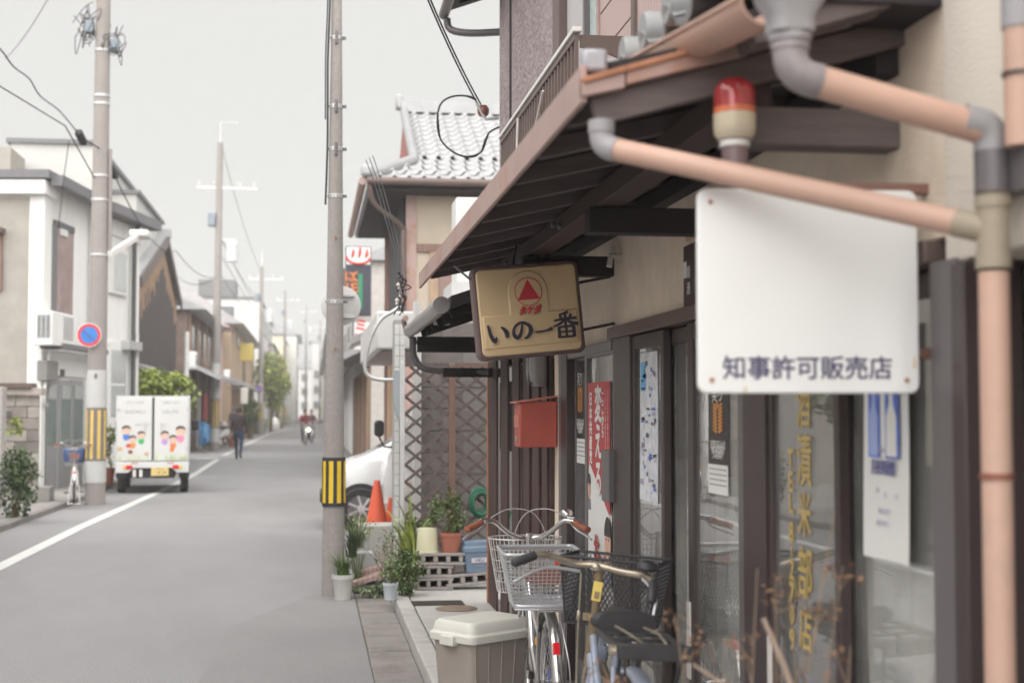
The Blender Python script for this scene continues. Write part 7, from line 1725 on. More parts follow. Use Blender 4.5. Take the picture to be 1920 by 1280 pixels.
# cedar boards: dark below, bleached orange towards the verge
n = 34
for i in range(n):
    y0_, y1_ = ya + (yb - ya) * i / n + .01, ya + (yb - ya) * (i + 1) / n - .01; ym = (y0_ + y1_) / 2
    top = (ze0 + (zp_ - ze0) * (ym - ya) / (yp - ya)) if ym < yp else (zp_ + (ze1 - zp_) * (ym - yp) / (yb - yp)); top -= .22
    cut = top - random.uniform(.5, 1.1)
    MB().box((-4.6, y0_, 2.6), (-4.575, y1_, cut)).build('board', M_cedar, gh, True); MB().box((-4.6, y0_, cut), (-4.577, y1_, top)).build('board', M_cedar_o, gh, True)
MB().add([(-3.9, ya, 2.35), (-4.55, ya, 2.75), (-4.55, yb, 2.75), (-3.9, yb, 2.35), (-3.9, ya, 2.47), (-4.55, ya, 2.87), (-4.55, yb, 2.87), (-3.9, yb, 2.47)],
         [(0, 3, 2, 1), (4, 5, 6, 7), (0, 1, 5, 4), (1, 2, 6, 5), (2, 3, 7, 6), (3, 0, 4, 7)]).build('lower_roof', M_tile, gh, True)
# ---- generic street houses further on, each with its own windows
M_pane_d = mat('dark_pane', (.10, .11, .12), rough=.15, spec=.8)
def street_house(name, label, X, y0, y1, h, depth, mw, mr, roof='flat', win=(), ridge=1.8, side=1, low=None, cat='house', mtrim=None):
    """side=+1: left-hand row (front faces +x); -1: right-hand row"""
    t = thing(name, label, cat, (X, (y0 + y1) / 2, 0)); xb = X - side * depth
    MB().box((X, y0, 0), (xb, y1, h)).build('wall', mw, t, True)
    if roof == 'flat': MB().box((X + side * .12, y0 - .12, h), (xb, y1 + .12, h + .2)).build('roof', mr, t, True)
    elif roof == 'along':      # ridge along the street
        MB().prism([(X + side * .7, h - .25), (xb - side * .3, h - .25), ((X + xb) / 2, h + ridge)], 'y', y0 - .3, y1 + .3).build('roof', mr, t, True)
    else:                      # gable towards the camera
        MB().prism([(y0 - .4, h - .2), (y1 + .4, h - .2), ((y0 + y1) / 2, h + ridge)], 'x', xb, X + side * .6).build('roof', mr, t, True)
    for (yy, z, w_, hh_) in win:
        f = MB().box((X + side * .05, yy, z), (X - side * .05, yy + w_, z + hh_)).build('window', mtrim or M_alu, t, True)
        MB().box((X + side * .056, yy + .08, z + .08), (X - side * .02, yy + w_ - .08, z + hh_ - .08)).build('pane', M_pane_d, f, True)
    if low:
        z0, z1, o_ = low
        MB().add([(X + side * o_, y0, z0), (X, y0, z1), (X, y1, z1), (X + side * o_, y1, z0), (X + side * o_, y0, z0 + .14), (X, y0, z1 + .14), (X, y1, z1 + .14), (X + side * o_, y1, z0 + .14)],
                 [(0, 3, 2, 1), (4, 5, 6, 7), (0, 1, 5, 4), (1, 2, 6, 5), (2, 3, 7, 6), (3, 0, 4, 7)]).build('lower_roof', mr, t, True)
    return t
M_ochre_w = mat('ochre_wall', (.50, .375, .26), rough=.9, var=.06); M_dkw = mat('row_house_wood', (.15, .105, .09), rough=.85, var=.25, scale=3)
M_palew = mat('far_white_wall', (.62, .61, .595), rough=.9, var=.04); M_greyb = mat('grey_brown_wall', (.40, .34, .33), rough=.9, var=.06); M_yelw = mat('pale_yellow_wall', (.70, .64, .48), rough=.9)
X_ = -4.7
h1 = on_x(372, 585, X_).z
y0, y1 = 55.2, on_x(400, 700, X_).y
rh = street_house('row_house', 'dark timbered row house with tiled eaves behind the second utility pole', X_, y0, y1, h1, 7, M_dkw, M_tile_l, 'along', [(y0 + 1.2 + k * 3.0, 3.6, 1.6, 1.4) for k in range(5)], low=(2.75, 3.35, 1.25), mtrim=M_ltwood)
for k in range(7): MB().box((X_ + .07, y0 + .4 + k * 2.2, 0), (X_ + .002, y0 + .62 + k * 2.2, h1 - .3)).build('post', (M_ltwood, M_bwood)[k % 2], rh, True)
for k in range(4): MB().box((X_ + .06, y0 + .9 + k * 3.6, .1), (X_ + .003, y0 + 2.6 + k * 3.6, 2.5)).build('lattice_door', (M_brown, mat('pale_shutter', (.6, .58, .55)))[k % 2], rh, True)
MB().box((X_ - 5, y0 - .06, 0), (X_ - .01, y0 - .004, 2.6)).build('side_panel', mat('pale_shutter', (.6, .58, .55)), rh, True)
for k in range(12): MB().box((X_ + 1.25, y0 + .3 + k * 1.4, 2.86), (X_ + 1.35, y0 + .5 + k * 1.4, 2.96)).build('eave_tile', M_tile_l, rh, True)
p = on_x(384, 765, X_ + .1); o = MB().box((X_ + .12, p.y - 1.0, 1.25), (X_ + .08, p.y + 1.4, 2.35)).build('banner', mat('banner_red', (.50, .03, .04), rough=.6), None); tag(o, 'red shop banner at the door of the dark row house', 'banner')
y2 = y1 + 1.0; y3 = on_x(456, 700, X_).y
oh = street_house('ochre_house', 'ochre rendered house with a steep grey roof beyond the dark row house', X_ + .1, y2 + 12, y3 + 16, on_x(450, 620, X_).z, 9, M_ochre_w, M_tile_l, 'along', [(y2 + 18, 5.5, 2.2, 1.6), (y2 + 26, 3.2, 2, 2)], ridge=3.0, low=(2.9, 3.4, 1.0))
a = on_y(424, 592, y2 + 11.9); MB().cbox((a.x, y2 + 11.95, a.z), (.9, .12, 1.1)).build('window', M_pane_d, oh, True)
h_ = on_y(378, 552, y2 + 8).z
street_house('pink_roof_house', 'distant house with a faded pink gable wall behind the dark row house', on_y(408, 600, y2 + 6).x, y2 + 6, y2 + 11, h_ - 1.6, 8, mat('faded_pink', (.60, .44, .43), rough=.8), mat('faded_pink', (.60, .44, .43)), 'along', ridge=1.6)
yw1 = on_x(484, 700, -4.5).y
w1 = street_house('white_apartments', 'white three storey building beyond the ochre house', -4.4, yw1, yw1 + 40, 11.0, 10, M_palew, M_roofm, 'flat', [(yw1 + 3 + k * 9, 2.6 + 3 * q, 4, 1.6) for k in range(4) for q in range(3)], cat='building')
MB().box((-9.5, yw1 - .2, 11.2), (-6.5, yw1 + 5, 12.6)).build('roof_hut', M_roofm, w1, True)
yg = on_x(510, 700, -4.0).y
street_house('grey_building', 'grey brown windowless block with ivy at its foot further up the left side', -3.9, yg, yg + 24, 8.2, 9, M_greyb, M_roofm, 'flat', cat='building')
yg2 = yg + 25
street_house('cream_building', 'narrow cream building near the bend of the street', -3.4, yg2, yg2 + 30, 10.5, 9, M_yelw, M_roofm, 'flat', [(yg2 + 4 + 6 * k, 3 + 3 * q, 2.5, 1.6) for k in range(4) for q in range(2)], cat='building')
street_house('white_house', 'tall white house with a pitched roof at the bend of the street', -2.2, yg2 + 31, yg2 + 60, 12.5, 12, M_palew, M_tile_l, 'along', [(yg2 + 36 + 7 * k, 3 + 3.4 * q, 3, 1.7) for k in range(3) for q in range(3)], ridge=3)
for k, (pa, pb, yy, py, m, lab) in enumerate(((560, 588, 330, 690, M_palew, 'far white house closing the street at the bend left one'), (585, 606, 300, 640, mat('far_grey_wall', (.58, .57, .57), rough=.9), 'far grey house closing the street just left of the slim pole'), (606, 650, 280, 660, M_yelw, 'far pale yellow house peeping out right of the slim pole'))):
    a, b = on_y(pa, py, yy), on_y(pb, py, yy); t = thing('far_house', lab, 'house', ((a.x + b.x) / 2, yy, 0))
    MB().box((a.x, yy, 0), (b.x, yy + 14, a.z)).build('wall', m, t, True); MB().prism([(a.x - .8, a.z), (b.x + .8, a.z), ((a.x + b.x) / 2, a.z + 3)], 'y', yy - .5, yy + 14).build('roof', M_tile_l, t, True)
    for q in range(3):
        w_ = MB().box((a.x + (b.x - a.x) * .2, yy - .1, 2 + q * 3.2), (a.x + (b.x - a.x) * .6, yy - .01, 3.6 + q * 3.2)).build('window', M_pane_d, t, True)
# right-hand row past the timber house, only its ends show
street_house('white_house', 'white house past the bath house signs on the right', 1.45, 47, 75, 6.5, 9, M_palew, M_tile_l, 'along', [(50 + 6 * k, 3.4, 2.5, 1.5) for k in range(4)], side=-1, low=(2.7, 3.2, .8))
street_house('brown_house', 'brown tiled house far up the right side', 1.5, 76, 120, 6.8, 9, M_greyb, M_tile_l, 'along', side=-1)
street_house('pale_house', 'pale house furthest up the right side before the bend', 1.7, 122, 230, 7.5, 9, M_palew, M_tile_l, 'along', side=-1)
# ---- trees along the far left side
for px, yy, h_, sd, lab, m in ((508, 112, 6.2, 71, 'bright green street tree in front of the grey brown block', M_leaf_y), (519, 128, 5.4, 72, 'smaller green street tree past the bright one', M_leaf_y), (470, 84, 2.3, 73, 'low green bush behind the standing pedestrian', M_leaf)):
    p = on_y(px, 760, yy); t = thing('street_tree', lab, 'tree', (p.x, yy, 0))
    MB().tube([(0, 0, 0), (.1, 0, h_ * .35), (0, 0, h_ * .75)], [.14, .1, .05], 8).build('trunk', M_stem, t)
    leaves(1300, (0, 0, h_ * .62), (h_ * .24, h_ * .24, h_ * .36), h_ * .065, seed=sd, clump=26).build('crown', m, t)
# ---- poles further along
def eq(t, rr, z, s=1):
    MB().lathe([(0, 0), (.26, .02), (.26, .75), (.2, .82), (0, .84)], 18, T(.55 * s, 0, z)).build('transformer', mat('transformer_grey', (.52, .54, .55), rough=.5), t)
    MB().beam((-.9, 0, z + 3.0), (1.5, 0, z + 3.0), .08, .08).build('crossarm', M_galv, t); MB().beam((.0, 0, z + .9), (.7, 0, z + .9), .06, .06).build('hanger', M_galv, t)
    for x in (-.8, -.2, .8, 1.4): MB().lathe([(.04, 0), (.07, .05), (.04, .1), (.07, .15), (.03, .2)], 10, T(x, 0, z + 3.04)).build('insulator', mat('porcelain', (.55, .52, .48)), t)
    MB().cbox((-.28, 0, z + 1.7), (.3, .4, .55), rot()).build('fitting', mat('fitting_blue_grey', (.22, .25, .29)), t, bevel=.04)
p2 = on_z(402, 845, 0); t2, rr2 = big_pole('second concrete utility pole up the left side, beside the blue tarpaulin', p2, .19, .006, on_y(418, 268, p2.y).z, (.95, 2.05), ((2.1, 3.5), (.35, .9)), tilt=.5); eq(t2, rr2, on_y(0, 485, p2.y).z)
MB().tube([(0, 0, on_y(0, 270, p2.y).z - .3), (0, 0, on_y(0, 218, p2.y).z), (.7, 0, on_y(0, 218, p2.y).z)], .03, 6).build('top_rod', M_galv, t2)
p3 = atd(488, 98); t3, rr3 = big_pole('third utility pole up the left side, by the bright green tree', p3, .19, .006, on_y(488, 500, p3.y).z, (.95, 2.05), ((2.1, 3.5),), tilt=.1); eq(t3, rr3, on_y(0, 600, p3.y).z)
MB().tube([(0, 0, on_y(0, 505, p3.y).z), (0, 0, on_y(0, 462, p3.y).z)], .05, 6).build('top_rod', M_galv, t3)
c = Vector((p3.x - .1, p3.y - .25, on_y(484, 729, p3.y).z)); sg = thing('no_parking_sign', 'small distant no parking sign on the third utility pole', 'road sign', tuple(c))
MB().lathe([(0, .0), (.26, .0), (.26, .02), (0, .02)], 24, rot(x=R(90))).build('disc', mat('sign_red', (.60, .05, .06)), sg); MB().lathe([(0, .021), (.19, .021)], 24, rot(x=R(90)), cap=False).build('blue_field', mat('sign_blue', (.04, .20, .55)), sg)
for px, d, top, lab in ((533, 150, 545, 'fourth thin utility pole up the street near the cream building'), (573, 205, 572, 'fifth thin utility pole standing at the bend of the street'), (600, 190, 600, 'last thin utility pole close to the slim pole, far up the street')):
    p = atd(px, d); t_, r_ = big_pole(lab, p, .2, .006, on_y(px, top, p.y).z, (.95, 2.0), ((2.1, 3.4),)); eq(t_, r_, on_y(px, top, p.y).z - 4.0)
wire('pale power line between the second and third poles', sag(on_y(416, 275, p2.y), on_y(488, 505, p3.y), .5), .012)
wire('pale power line crossing left from the second pole', sag(on_y(335, 520, 60), on_y(404, 520, p2.y), .3), .012)
wire('lower power line between the second and third poles', sag(on_y(408, 430, p2.y), on_y(488, 560, p3.y), .5), .012)

# ---- blue tarpaulin, scooter, small kerbside things
p = on_z(377, 842, 0)
t = thing('tarpaulin', 'bright blue tarpaulin draped over a bicycle beside the second pole', 'tarpaulin', (p.x, p.y, 0))
M_tarp = mat('tarp_blue', (.15, .42, .82), rough=.4, var=.15, scale=4)
rnd = random.Random(5); mb = MB(); N, K = 14, 9; vs = []
for i in range(N + 1):
    u = i / N; x = -.42 + .95 * u; prof_ = [(-.45, .12 + .5 * abs(u - .55) ** 1.2), (-.40, .5), (-.30, .9 - .10 * u), (-.12, 1.25 - .3 * u), (.0, 1.32 - .35 * u), (.12, 1.25 - .3 * u), (.3, .85 - .1 * u), (.4, .45), (.45, .25)]
    for k, (yy, z) in enumerate(prof_): vs.append((x + rnd.gauss(0, .02) + .06 * math.sin(k + i), yy + .05 * math.sin(i * 1.7 + k) , max(.04, z + rnd.gauss(0, .025))))
mb.add(vs, [(i * K + k, i * K + k + 1, (i + 1) * K + k + 1, (i + 1) * K + k) for i in range(N) for k in range(K - 1)], smooth=True)
o = mb.build('sheet', M_tarp, t); so = o.modifiers.new('t', 'SOLIDIFY'); so.thickness = .01
MB().box((-.4, -.3, .1), (.0, .3, .7)).build('crate', M_blkp, t); MB().box((-.42, -.42, .0), (.1, -.34, .42)).build('white_grille', M_galv, t)
def two_wheeler(label, p, rz, col, sc=1.0):
    t = thing('scooter', label, 'scooter', p, rz)
    for yy in (0, 1.15): MB().tube(circ((0, yy, .24), .19, 22, 'yz'), .05, 8, closed=True).build('wheel', M_rub, t)
    m_ = mat('scooter_' + label.split()[0], col, rough=.3)
    MB().loft([[(u, y_, z + v) for u, v in rrect(w_, h_, .06)] for y_, z, w_, h_ in ((-.35, .62, .18, .12), (0, .60, .32, .34), (.35, .52, .30, .30), (.55, .38, .28, .12), (.85, .38, .28, .12))]).build('body', m_, t)
    MB().loft([[(u, y_ , z) for u, y_ in [(a * w_, .95 + b * .08 + (z - .4) * -.12) for a, b in ((-1, 0), (-.6, 1), (.6, 1), (1, 0), (.6, -1), (-.6, -1))]] for z, w_ in ((.36, .12), (.6, .22), (.85, .19), (1.0, .12))]).build('leg_shield', m_, t)
    MB().tube([(-.32, .80, 1.05), (0, .88, 1.02), (.32, .80, 1.05)], .018, 8).build('handlebar', M_blkp, t); MB().cbox((0, .1, .80), (.28, .62, .10)).build('seat', M_blkp, t, bevel=.04)
    MB().lathe([(0, -.03), (.09, -.02), (.08, .04), (0, .05)], 16, T(0, 1.06, .90) @ rot(x=R(-90))).build('headlight', M_galv, t); MB().lathe([(0, 0), (.15, .02), (.16, .12), (.10, .22), (0, .25)], 16, T(0, .15, .86)).build('helmet', mat('white_nut', (.7, .68, .66)), t)
    return t
p = atd(423, 66); two_wheeler('white scooter parked behind the second utility pole', (p.x, p.y, .02), R(150), (.70, .70, .69))
for px, d, lab, m in ((494, 112, 'grey covered motorbike at the far left kerb', M_galv), (513, 118, 'pale rubbish bags by the far left kerb', mat('white_nut', (.7, .68, .66))), (479, 100, 'dark bin beside the third utility pole', M_alu)):
    p = atd(px, d); t = thing('kerbside_cover' if 'cover' in lab else ('rubbish_bags' if 'bags' in lab else 'street_bin'), lab, lab.split()[1] if 'bin' not in lab else 'bin', (p.x, p.y, .02))
    MB().loft([[(x, y_, z) for x, y_ in rrect(1.0 * k, 1.5 * k, .25)] for k, z in ((1, 0), (1.05, .3), (.85, .8), (.5, 1.05))]).build('cover', m, t)
    MB().box((-.4, -.5, 0), (.4, .5, .06)).build('base', M_alu, t)
p = atd(601, 72); t = thing('parked_car', 'red and white car nose just showing left of the slim pole', 'car', (p.x + 1.0, p.y, 0))
MB().loft([[(x, y_, z) for x, y_ in rrect(1.6 * k, 3.4 * k2, .3)] for k, k2, z in ((1, 1, .25), (1.02, 1.0, .6), (.98, .95, .9), (.8, .62, 1.45))]).build('body', M_carw, t); 
for s in (-1, 1): MB().cbox((s * .62, -1.68, .75), (.25, .1, .2)).build('tail_light', M_redr, t, bevel=.02)
for s in (-1, 1):
    for yy in (-1.1, 1.1): MB().lathe([(.28, -.08), (.28, .08)], 20, T(s * .72, yy, .28) @ rot(y=R(90))).build('wheel', M_rub, t)

# ---- across the street, outside the picture but mirrored in the shop glass
M_slat = mat('brown_slat', (.20, .125, .10), rough=.8, var=.3, scale=4, stretch=(5, 5, .3))
t = thing('slatted_house', 'brown slatted house front reflected in the shop glass', 'house', (-5.6, 14, 0))
MB().box((-5.6, 9.0, 0), (-11, 18.5, 5.4)).build('wall', M_dkw, t, True)
for k in range(60): MB().box((-5.55, 9.1 + k * .155, .9), (-5.60 + .001, 9.2 + k * .155, 3.0)).build('slat', (M_slat, M_bwood)[k % 2], t, True)
MB().box((-5.3, 9.0, 0), (-5.595, 18.5, .85)).build('plinth', M_conc, t, True)
MB().add([(-4.6, 8.8, 3.0), (-5.6, 8.8, 3.4), (-5.6, 18.7, 3.4), (-4.6, 18.7, 3.0), (-4.6, 8.8, 3.15), (-5.6, 8.8, 3.55), (-5.6, 18.7, 3.55), (-4.6, 18.7, 3.15)], [(0, 3, 2, 1), (4, 5, 6, 7), (0, 1, 5, 4), (1, 2, 6, 5), (2, 3, 7, 6), (3, 0, 4, 7)]).build('lower_roof', M_tile, t, True)
t = thing('plain_house', 'pale house front with dark windows reflected in the shop glass', 'house', (-5.6, 4, 0))
MB().box((-5.8, -4, 0), (-11, 8.6, 6)).build('wall', M_white, t, True)
for k in range(4): f = MB().box((-5.74, -3 + k * 2.9, 1.0), (-5.8, -1.2 + k * 2.9, 2.4)).build('window', M_alu, t, True); MB().box((-5.735, -2.9 + k * 2.9, 1.1), (-5.739, -1.3 + k * 2.9, 2.3)).build('pane', M_pane_d, f, True)
t = thing('garden_tree', 'green garden tree reflected in the shop glass', 'tree', (-5.4, 20.4, 0))
MB().tube([(0, 0, 0), (0, .1, 1.5)], [.1, .06], 8).build('trunk', M_stem, t); leaves(900, (0, 0, 2.0), (.8, .9, .8), .15, seed=91, clump=20).build('crown', M_leaf, t)

# ---- clutter along the far fronts: pots, hanging signs, air conditioners
for k, (px, d, h_, lab) in enumerate(((461, 92, .9, 'potted bush at the corner of the ochre house'), (500, 106, .8, 'potted bush under the bright green street tree'), (527, 128, 1.0, 'potted bush at the foot of the cream building'), (541, 150, .9, 'small potted bush at the far end of the white line'), (437, 63, .8, 'potted plant beside the row house door behind the white scooter'))):
    p = atd(px, d); t = thing('potted_bush', lab, 'potted plant', (p.x, p.y, .02), 0, 'potted bushes along the left fronts')
    MB().lathe([(.16, 0), (.22, .34), (.19, .35), (.0, .33)], 14).build('pot', mat(('terracotta', 'foam_white')[k % 2], (.4, .2, .15)), t); leaves(220, (0, 0, .35 + h_ * .45), (h_ * .4, h_ * .4, h_ * .5), .10, seed=200 + k, clump=10).build('leaves', (M_leaf, M_leaf_y)[k % 2], t)
for k, (px, py, d, w_, h_, c_, lab) in enumerate(((462, 660, 90, .12, 1.1, (.62, .50, .12), 'yellow round edged hanging sign on the ochre house front'), (549, 655, 175, .14, 2.2, (.66, .64, .6), 'tall white hanging sign on the cream building'), (527, 690, 135, .12, 1.2, (.45, .10, .10), 'small red hanging sign before the cream building'), (458, 742, 80, .2, .9, (.66, .64, .60), 'white paper lantern like sign at the ochre house door'))):
    c = on_y(px, py, d); t = thing('hanging_sign', lab, 'sign', tuple(c)); MB().cbox((0, 0, 0), (.85 if k != 3 else .4, w_, h_)).build('board', mat('hanging_sign_%d' % k, c_, rough=.6), t, bevel=.06)
    MB().beam((-.9, 0, h_ * .45), (0, 0, h_ * .45), .05, .05).build('bracket', M_alu, t)
for k, (px, py, X0, lab) in enumerate(((420, 715, -4.55, 'air conditioner low on the ochre house wall'), (352, 690, -4.55, 'air conditioner on the row house front by its first window'))):
    c = on_x(px, py, X0); t = thing('air_conditioner', lab, 'air conditioner', tuple(c)); MB().cbox((.16, 0, .3), (.32, .85, .6)).build('case', M_white, t, bevel=.02); MB().lathe([(0, 0), (.22, 0), (.22, .01), (0, .01)], 18, T(.321, -.12, .3) @ rot(y=R(90))).build('fan_grille', M_pipe, t); MB().box((0, -.4, -.05), (.34, .4, -.001)).build('shelf', M_galv, t)
for k, (z, s_, e_) in enumerate(((8.9, .5, 9.6), (8.2, .4, 9.0), (7.4, .45, 8.2))):
    wire(('topmost', 'middle', 'lowest')[k] + ' of three power lines from the second pole to the fourth', sag((p2.x, p2.y, z), (atd(533, 150).x, atd(533, 150).y, e_), s_ * 2), .012)
# ================================================================== people
M_sk = mat('skin', (.50, .32, .24), rough=.6, var=.05); M_hr = mat('dark_hair', (.03, .026, .026), rough=.6, var=.2, scale=20)
def person(label, loc, rz, J, top, legs, shoes, hair=M_hr, scale=1.0, sleeves=True, extra=None, name='person'):
    """J: joint positions; one continuous skin grown over a connected skeleton"""
    V = ['pelvis', 'waist', 'chest', 'neck', 'head', 'crown', 'shl', 'ell', 'wrl', 'hal', 'shr', 'elr', 'wrr', 'har', 'hil', 'knl', 'anl', 'tol', 'hir', 'knr', 'anr', 'tor']
    E = [(0, 1), (1, 2), (2, 3), (3, 4), (4, 5), (2, 6), (6, 7), (7, 8), (8, 9), (2, 10), (10, 11), (11, 12), (12, 13), (0, 14), (14, 15), (15, 16), (16, 17), (0, 18), (18, 19), (19, 20), (20, 21)]
    Rr = [(.15, .115), (.14, .105), (.165, .115), (.055, .055), (.082, .095), (.06, .07), (.072, .07), (.047, .047), (.034, .034), (.038, .030), (.072, .07), (.047, .047), (.034, .034), (.038, .030), (.098, .098), (.066, .066), (.045, .045), (.042, .036), (.098, .098), (.066, .066), (.045, .045), (.042, .036)]
    me = bpy.data.meshes.new('body'); me.from_pydata([J[v] for v in V], E, []); o = bpy.data.objects.new('body', me); COL.objects.link(o)
    sk = o.modifiers.new('skin', 'SKIN'); 
    if not me.skin_vertices: 
        bpy.context.view_layer.objects.active = o
    for i, d in enumerate(me.skin_vertices[0].data): d.radius = Rr[i]; d.use_root = (i == 0)
    ss = o.modifiers.new('sub', 'SUBSURF'); ss.levels = 2; ss.render_levels = 2
    dg = bpy.context.evaluated_depsgraph_get(); m2 = bpy.data.meshes.new_from_object(o.evaluated_get(dg)); bpy.data.objects.remove(o)
    for m in (top, legs, M_sk, shoes): m2.materials.append(m)
    segs = [(Vector(J[V[a]]), Vector(J[V[b]]), V[b]) for a, b in E]
    def near(p):
        best = None
        for a, b, n in segs:
            ab = b - a; k = max(0, min(1, (p - a).dot(ab) / max(ab.length_squared, 1e-9))); d = (p - a - ab * k).length
            if best is None or d < best[0]: best = (d, n, k)
        return best
    for f in m2.polygons:
        d, n, k = near(f.center); f.use_smooth = True
        f.material_index = 2 if n in ('head', 'crown', 'hal', 'har') or (n == 'neck' and k > .85) else 3 if n in ('tol', 'tor') or (n in ('anl', 'anr') and k > .95) else 1 if n in ('hil', 'hir', 'knl', 'knr', 'anl', 'anr') or (n == 'waist' and k < .25) else (2 if not sleeves and n in ('wrl', 'wrr') else 0)
    t = thing(name, label, 'person', loc, rz); t.scale = (scale,) * 3
    m2.name = 'body'; b = bpy.data.objects.new('body', m2); COL.objects.link(b); b.parent = t
    h = Vector(J['head']); up = (Vector(J['crown']) - h).normalized()
    # hair cap, ears, nose, eyes, mouth (the figure faces +y)
    mb = MB(); rings = []
    for k in range(7):
        a = R(-12 + k * 17); rr = .104 * math.cos(a); rings.append([(h.x + rr * 0.86 * math.cos(R(q)), h.y - .012 + rr * 1.02 * math.sin(R(q)) * (1 if math.sin(R(q)) < 0 else .80 + .03 * k), h.z + .045 + .118 * math.sin(a) - (.05 if math.sin(R(q)) < -.2 and k == 0 else 0)) for q in range(0, 360, 24)])
    mb.loft(rings).build('hair', hair, t)
    for s in (-1, 1):
        MB().lathe([(0, -.008), (.026, -.004), (.026, .006), (0, .01)], 10, T(h.x + s * .083, h.y, h.z + .02) @ rot(y=R(90))).build('ear', M_sk, t); MB().lathe([(0, .008), (.010, .005), (.012, 0)], 10, T(h.x + s * .032, h.y + .088, h.z + .035) @ rot(x=R(-90))).build('eye', M_hr, t)
    MB().loft([[(h.x + a * w_, h.y + .085 + b * w_, z) for a, b in ((-1, 0), (0, 1.5), (1, 0))] for z, w_ in ((h.z + .045, .006), (h.z + .0, .016), (h.z - .008, .008))]).build('nose', M_sk, t); MB().cbox((h.x, h.y + .088, h.z - .035), (.045, .012, .010)).build('mouth', mat('lips', (.40, .17, .14)), t, bevel=.003)
    # hands: palm continues the arm, five short bent fingers
    for s, w_, e_ in (('hal', 'wrl', 'ell'), ('har', 'wrr', 'elr')):
        p, q = Vector(J[s]), Vector(J[w_]); d = (p - q).normalized(); sd = d.cross(Vector((0, 1, 0))); sd = sd.normalized() if sd.length > .1 else Vector((1, 0, 0)); fw = sd.cross(d)
        mb = MB()
        for k, ln in enumerate((.058, .068, .064, .050)):
            b0 = p + fw * (.026 - .017 * k) + d * .01; mb.tube([b0, b0 + d * ln * .55, b0 + d * ln * .9 + sd * .012], [.009, .0085, .007], 6)
        mb.tube([p + fw * .03 - d * .02, p + fw * .052 + d * .015, p + fw * .05 + d * .04], [.011, .010, .008], 6); mb.build('fingers', M_sk, t)
    return t
def stand(stride=0.0, arm=0.0, lean=0.0, knee=0.0):
    """walking or standing pose, facing +y; stride >0 puts the left foot forward"""
    J = dict(pelvis=(0, 0, .93), waist=(0, .01 + lean * .3, 1.08), chest=(0, .0 + lean * .7, 1.30), neck=(0, .01 + lean, 1.50), head=(0, .03 + lean * 1.2, 1.60), crown=(0, .025 + lean * 1.3, 1.70))
    for s, sg, n in ((-1, 1, 'l'), (1, -1, 'r')):
        f = stride * sg; a = -arm * sg
        J['hi' + n] = (s * .095, 0, .88); J['kn' + n] = (s * .10, f * .45 + (.06 if f <= 0 else .05), .49); J['an' + n] = (s * .105, f if f >= 0 else f * 1.02 - knee * .1, .075 if f >= 0 else .10 + knee * .12); J['to' + n] = (s * .115, J['an' + n][1] + .15, .045 if f >= 0 else .04 + knee * .05)
        J['sh' + n] = (s * .185, lean * .9, 1.40); J['el' + n] = (s * .235, lean * .7 + a * .25 - .02, 1.13); J['wr' + n] = (s * .235, lean * .7 + a * .8 + .05, .90); J['ha' + n] = (s * .230, lean * .7 + a + .07, .82)
    return J
p = on_z(447, 862, 0)
person('person in a dark plum sweater and blue jeans walking away along the white line', (p.x, p.y, 0), R(-6), stand(.26, .13, .02, .8), mat('plum_sweater', (.050, .030, .036), rough=.9, var=.15), mat('dark_denim', (.025, .045, .085), rough=.9, var=.2), mat('dark_shoe', (.03, .026, .025)), scale=.985)
p = atd(468, 84)
person('person in a pale grey shirt and jeans standing at the far left kerb', (p.x, p.y, .02), R(160), stand(.03, .02), mat('pale_shirt', (.50, .46, .46), rough=.9), mat('blue_jeans', (.09, .13, .24), rough=.9), mat('dark_shoe', (.03, .026, .025)), hair=mat('grey_hair', (.35, .33, .32)), sleeves=False)
p = atd(438, 72)
person('person in dark clothes half hidden behind the walking person', (p.x, p.y, .02), R(20), stand(.05, .03), mat('black_jacket', (.05, .045, .055), rough=.9), mat('black_trousers', (.03, .03, .035), rough=.9), mat('dark_shoe', (.03, .026, .025)))
def rider(label, loc, rz, top, legs, hair, bag):
    J = dict(pelvis=(0, .02, .90), waist=(0, .03, 1.04), chest=(0, .10, 1.24), neck=(0, .17, 1.43), head=(0, .21, 1.53), crown=(0, .21, 1.63))
    for s, n, ky, kz, ay, az in ((-1, 'l', .38, .72, .34, .34), (1, 'r', .36, .55, .40, .16)):
        J['hi' + n] = (s * .09, .04, .86); J['kn' + n] = (s * .11, ky, kz); J['an' + n] = (s * .11, ay, az); J['to' + n] = (s * .115, ay + .14, az - .03)
        J['sh' + n] = (s * .17, .13, 1.34); J['el' + n] = (s * .25, .30, 1.12); J['wr' + n] = (s * .27, .50, 1.04); J['ha' + n] = (s * .27, .57, 1.03)
    return person(label, loc, rz, J, top, legs, mat('dark_shoe', (.03, .026, .025)), hair=hair)
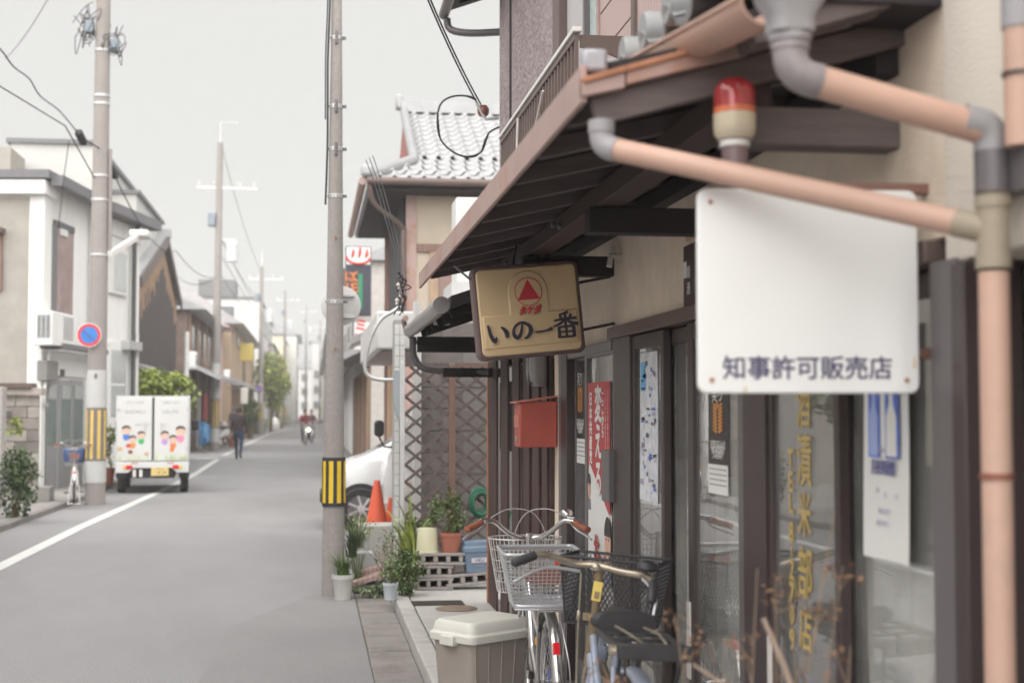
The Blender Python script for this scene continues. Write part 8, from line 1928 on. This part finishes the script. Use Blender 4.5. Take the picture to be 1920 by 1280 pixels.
for px, d, lab, blab, top, legs, hair in ((571, 68, 'person in a red and dark patterned top cycling towards the camera', 'bicycle of the left rider with a bright headlamp', mat('red_top', (.25, .06, .07), rough=.9, var=.6, scale=14), mat('black_trousers', (.03, .03, .035)), M_hr),
                                 (583, 71, 'person with light brown hair in an orange scarf cycling towards the camera', 'bicycle of the right rider with a dark basket', mat('mauve_coat', (.16, .11, .12), rough=.9, var=.3), mat('black_trousers', (.03, .03, .035)), mat('brown_hair', (.28, .16, .09)))):
    p = atd(px, d); r_ = rider(lab, (p.x, p.y, .0), R(184), top, legs, hair, None)
    b = copy_tree(b1); b.name = 'bicycle'; b.scale = (1, 1, 1); b.location = (p.x, p.y + .28, 0); b.rotation_euler = (0, 0, R(184)); b['label'] = blab
    for ch in list(b.children):
        if ch.name.startswith(('rear_basket', 'carrier', 'stand', 'rear_reflector')):
            for g_ in list(ch.children): bpy.data.objects.remove(g_)
            bpy.data.objects.remove(ch)
    if 'bright' in blab: MB().lathe([(0, .03), (.05, .025), (.055, 0), (0, -.05)], 14, T(-.10, 1.36, .72) @ rot(x=R(-90))).build('headlamp', mat('lit_lamp', (.9, .85, .6), emit=(1, .95, .7, 6)), b)
# ================================================================== dried plant in the near corner
dp = thing('dried_plant', 'dried brown flowering plant in front of the glass doors, close by', 'plant', (1.0, 3.05, .095))
M_dst = mat('dry_stem', (.25, .18, .13), rough=.9, var=.2, scale=12); M_dfl = mat('dry_bloom', (.21, .118, .068), rough=.95, var=.35, scale=18, island=.4)
MB().lathe([(.11, 0), (.14, .24), (.15, .24), (.15, .27), (.13, .27), (.125, .22)], 22).build('pot', mat('terracotta', (.36, .13, .09)), dp)
rnd = random.Random(12); base = Vector((0, 0, .2)); st = MB(); bl = MB()
tips = [on_y(x, y, yy) - Vector(dp.location) for x, y, yy in ((1420, 1065, 3.0), (1565, 960, 3.0), (1580, 1060, 2.9), (1480, 1110, 3.0), (1330, 1195, 3.1), (1265, 1150, 3.2), (1120, 1230, 3.3), (1595, 1210, 2.8), (1455, 1075, 3.1))]
for q in tips:
    b = base + Vector((rnd.gauss(0, .04), rnd.gauss(0, .04), 0)); m = b.lerp(q, .55) + Vector((rnd.gauss(0, .03), rnd.gauss(0, .03), .05))
    st.tube(catmull([b, m, q], 5), [.0026 - .00016 * i for i in range(11)], 6)
    for _ in range(3):
        f = rnd.uniform(.75, 1.0); c_ = m.lerp(q, (f - .55) / .45) + Vector((rnd.gauss(0, .02), rnd.gauss(0, .02), rnd.gauss(0, .015)))
        st.tube([m.lerp(q, (f - .6) / .45), c_], .0012, 5)
        leaves(18, tuple(c_), (.030, .030, .026), .011, mb=bl, seed=rnd.randint(0, 9999), shape=(1, .7))
st.build('stem', M_dst, dp); bl.build('dry_flowers', M_dfl, dp, kind='stuff')
for (a, b, w_) in (((1432, 1160), (1500, 1330), .0075), ((1300, 1245), (1420, 1330), .004)):
    p, q = on_y(a[0], a[1], 2.95) - Vector(dp.location), on_y(b[0], b[1], 2.95) - Vector(dp.location)
    MB().tube([p, p.lerp(q, .5) + Vector((.004, 0, 0)), q, base], [w_ * .8, w_, w_, w_], 10).build('cut_stem', mat('cut_stem', (.33, .25, .20), rough=.9, var=.15, scale=30), dp)
# ================================================================== pale air down the street
hz_ = MB().box((-720, -320, -1.0), (720, 1020, 17.5)).build('haze', MATS.get('haze_air') or bpy.data.materials.new('haze_air'))
hm = hz_.data.materials[0]; hm.use_nodes = True; hn = hm.node_tree; hn.nodes.clear()
ho = hn.nodes.new('ShaderNodeOutputMaterial'); hv = hn.nodes.new('ShaderNodeVolumePrincipled')
hv.inputs['Color'].default_value = (.97, .97, .96, 1); hv.inputs['Density'].default_value = 0.0015; hv.inputs['Anisotropy'].default_value = 0.0
hn.links.new(hv.outputs[0], ho.inputs['Volume']); hz_['kind'] = 'stuff'
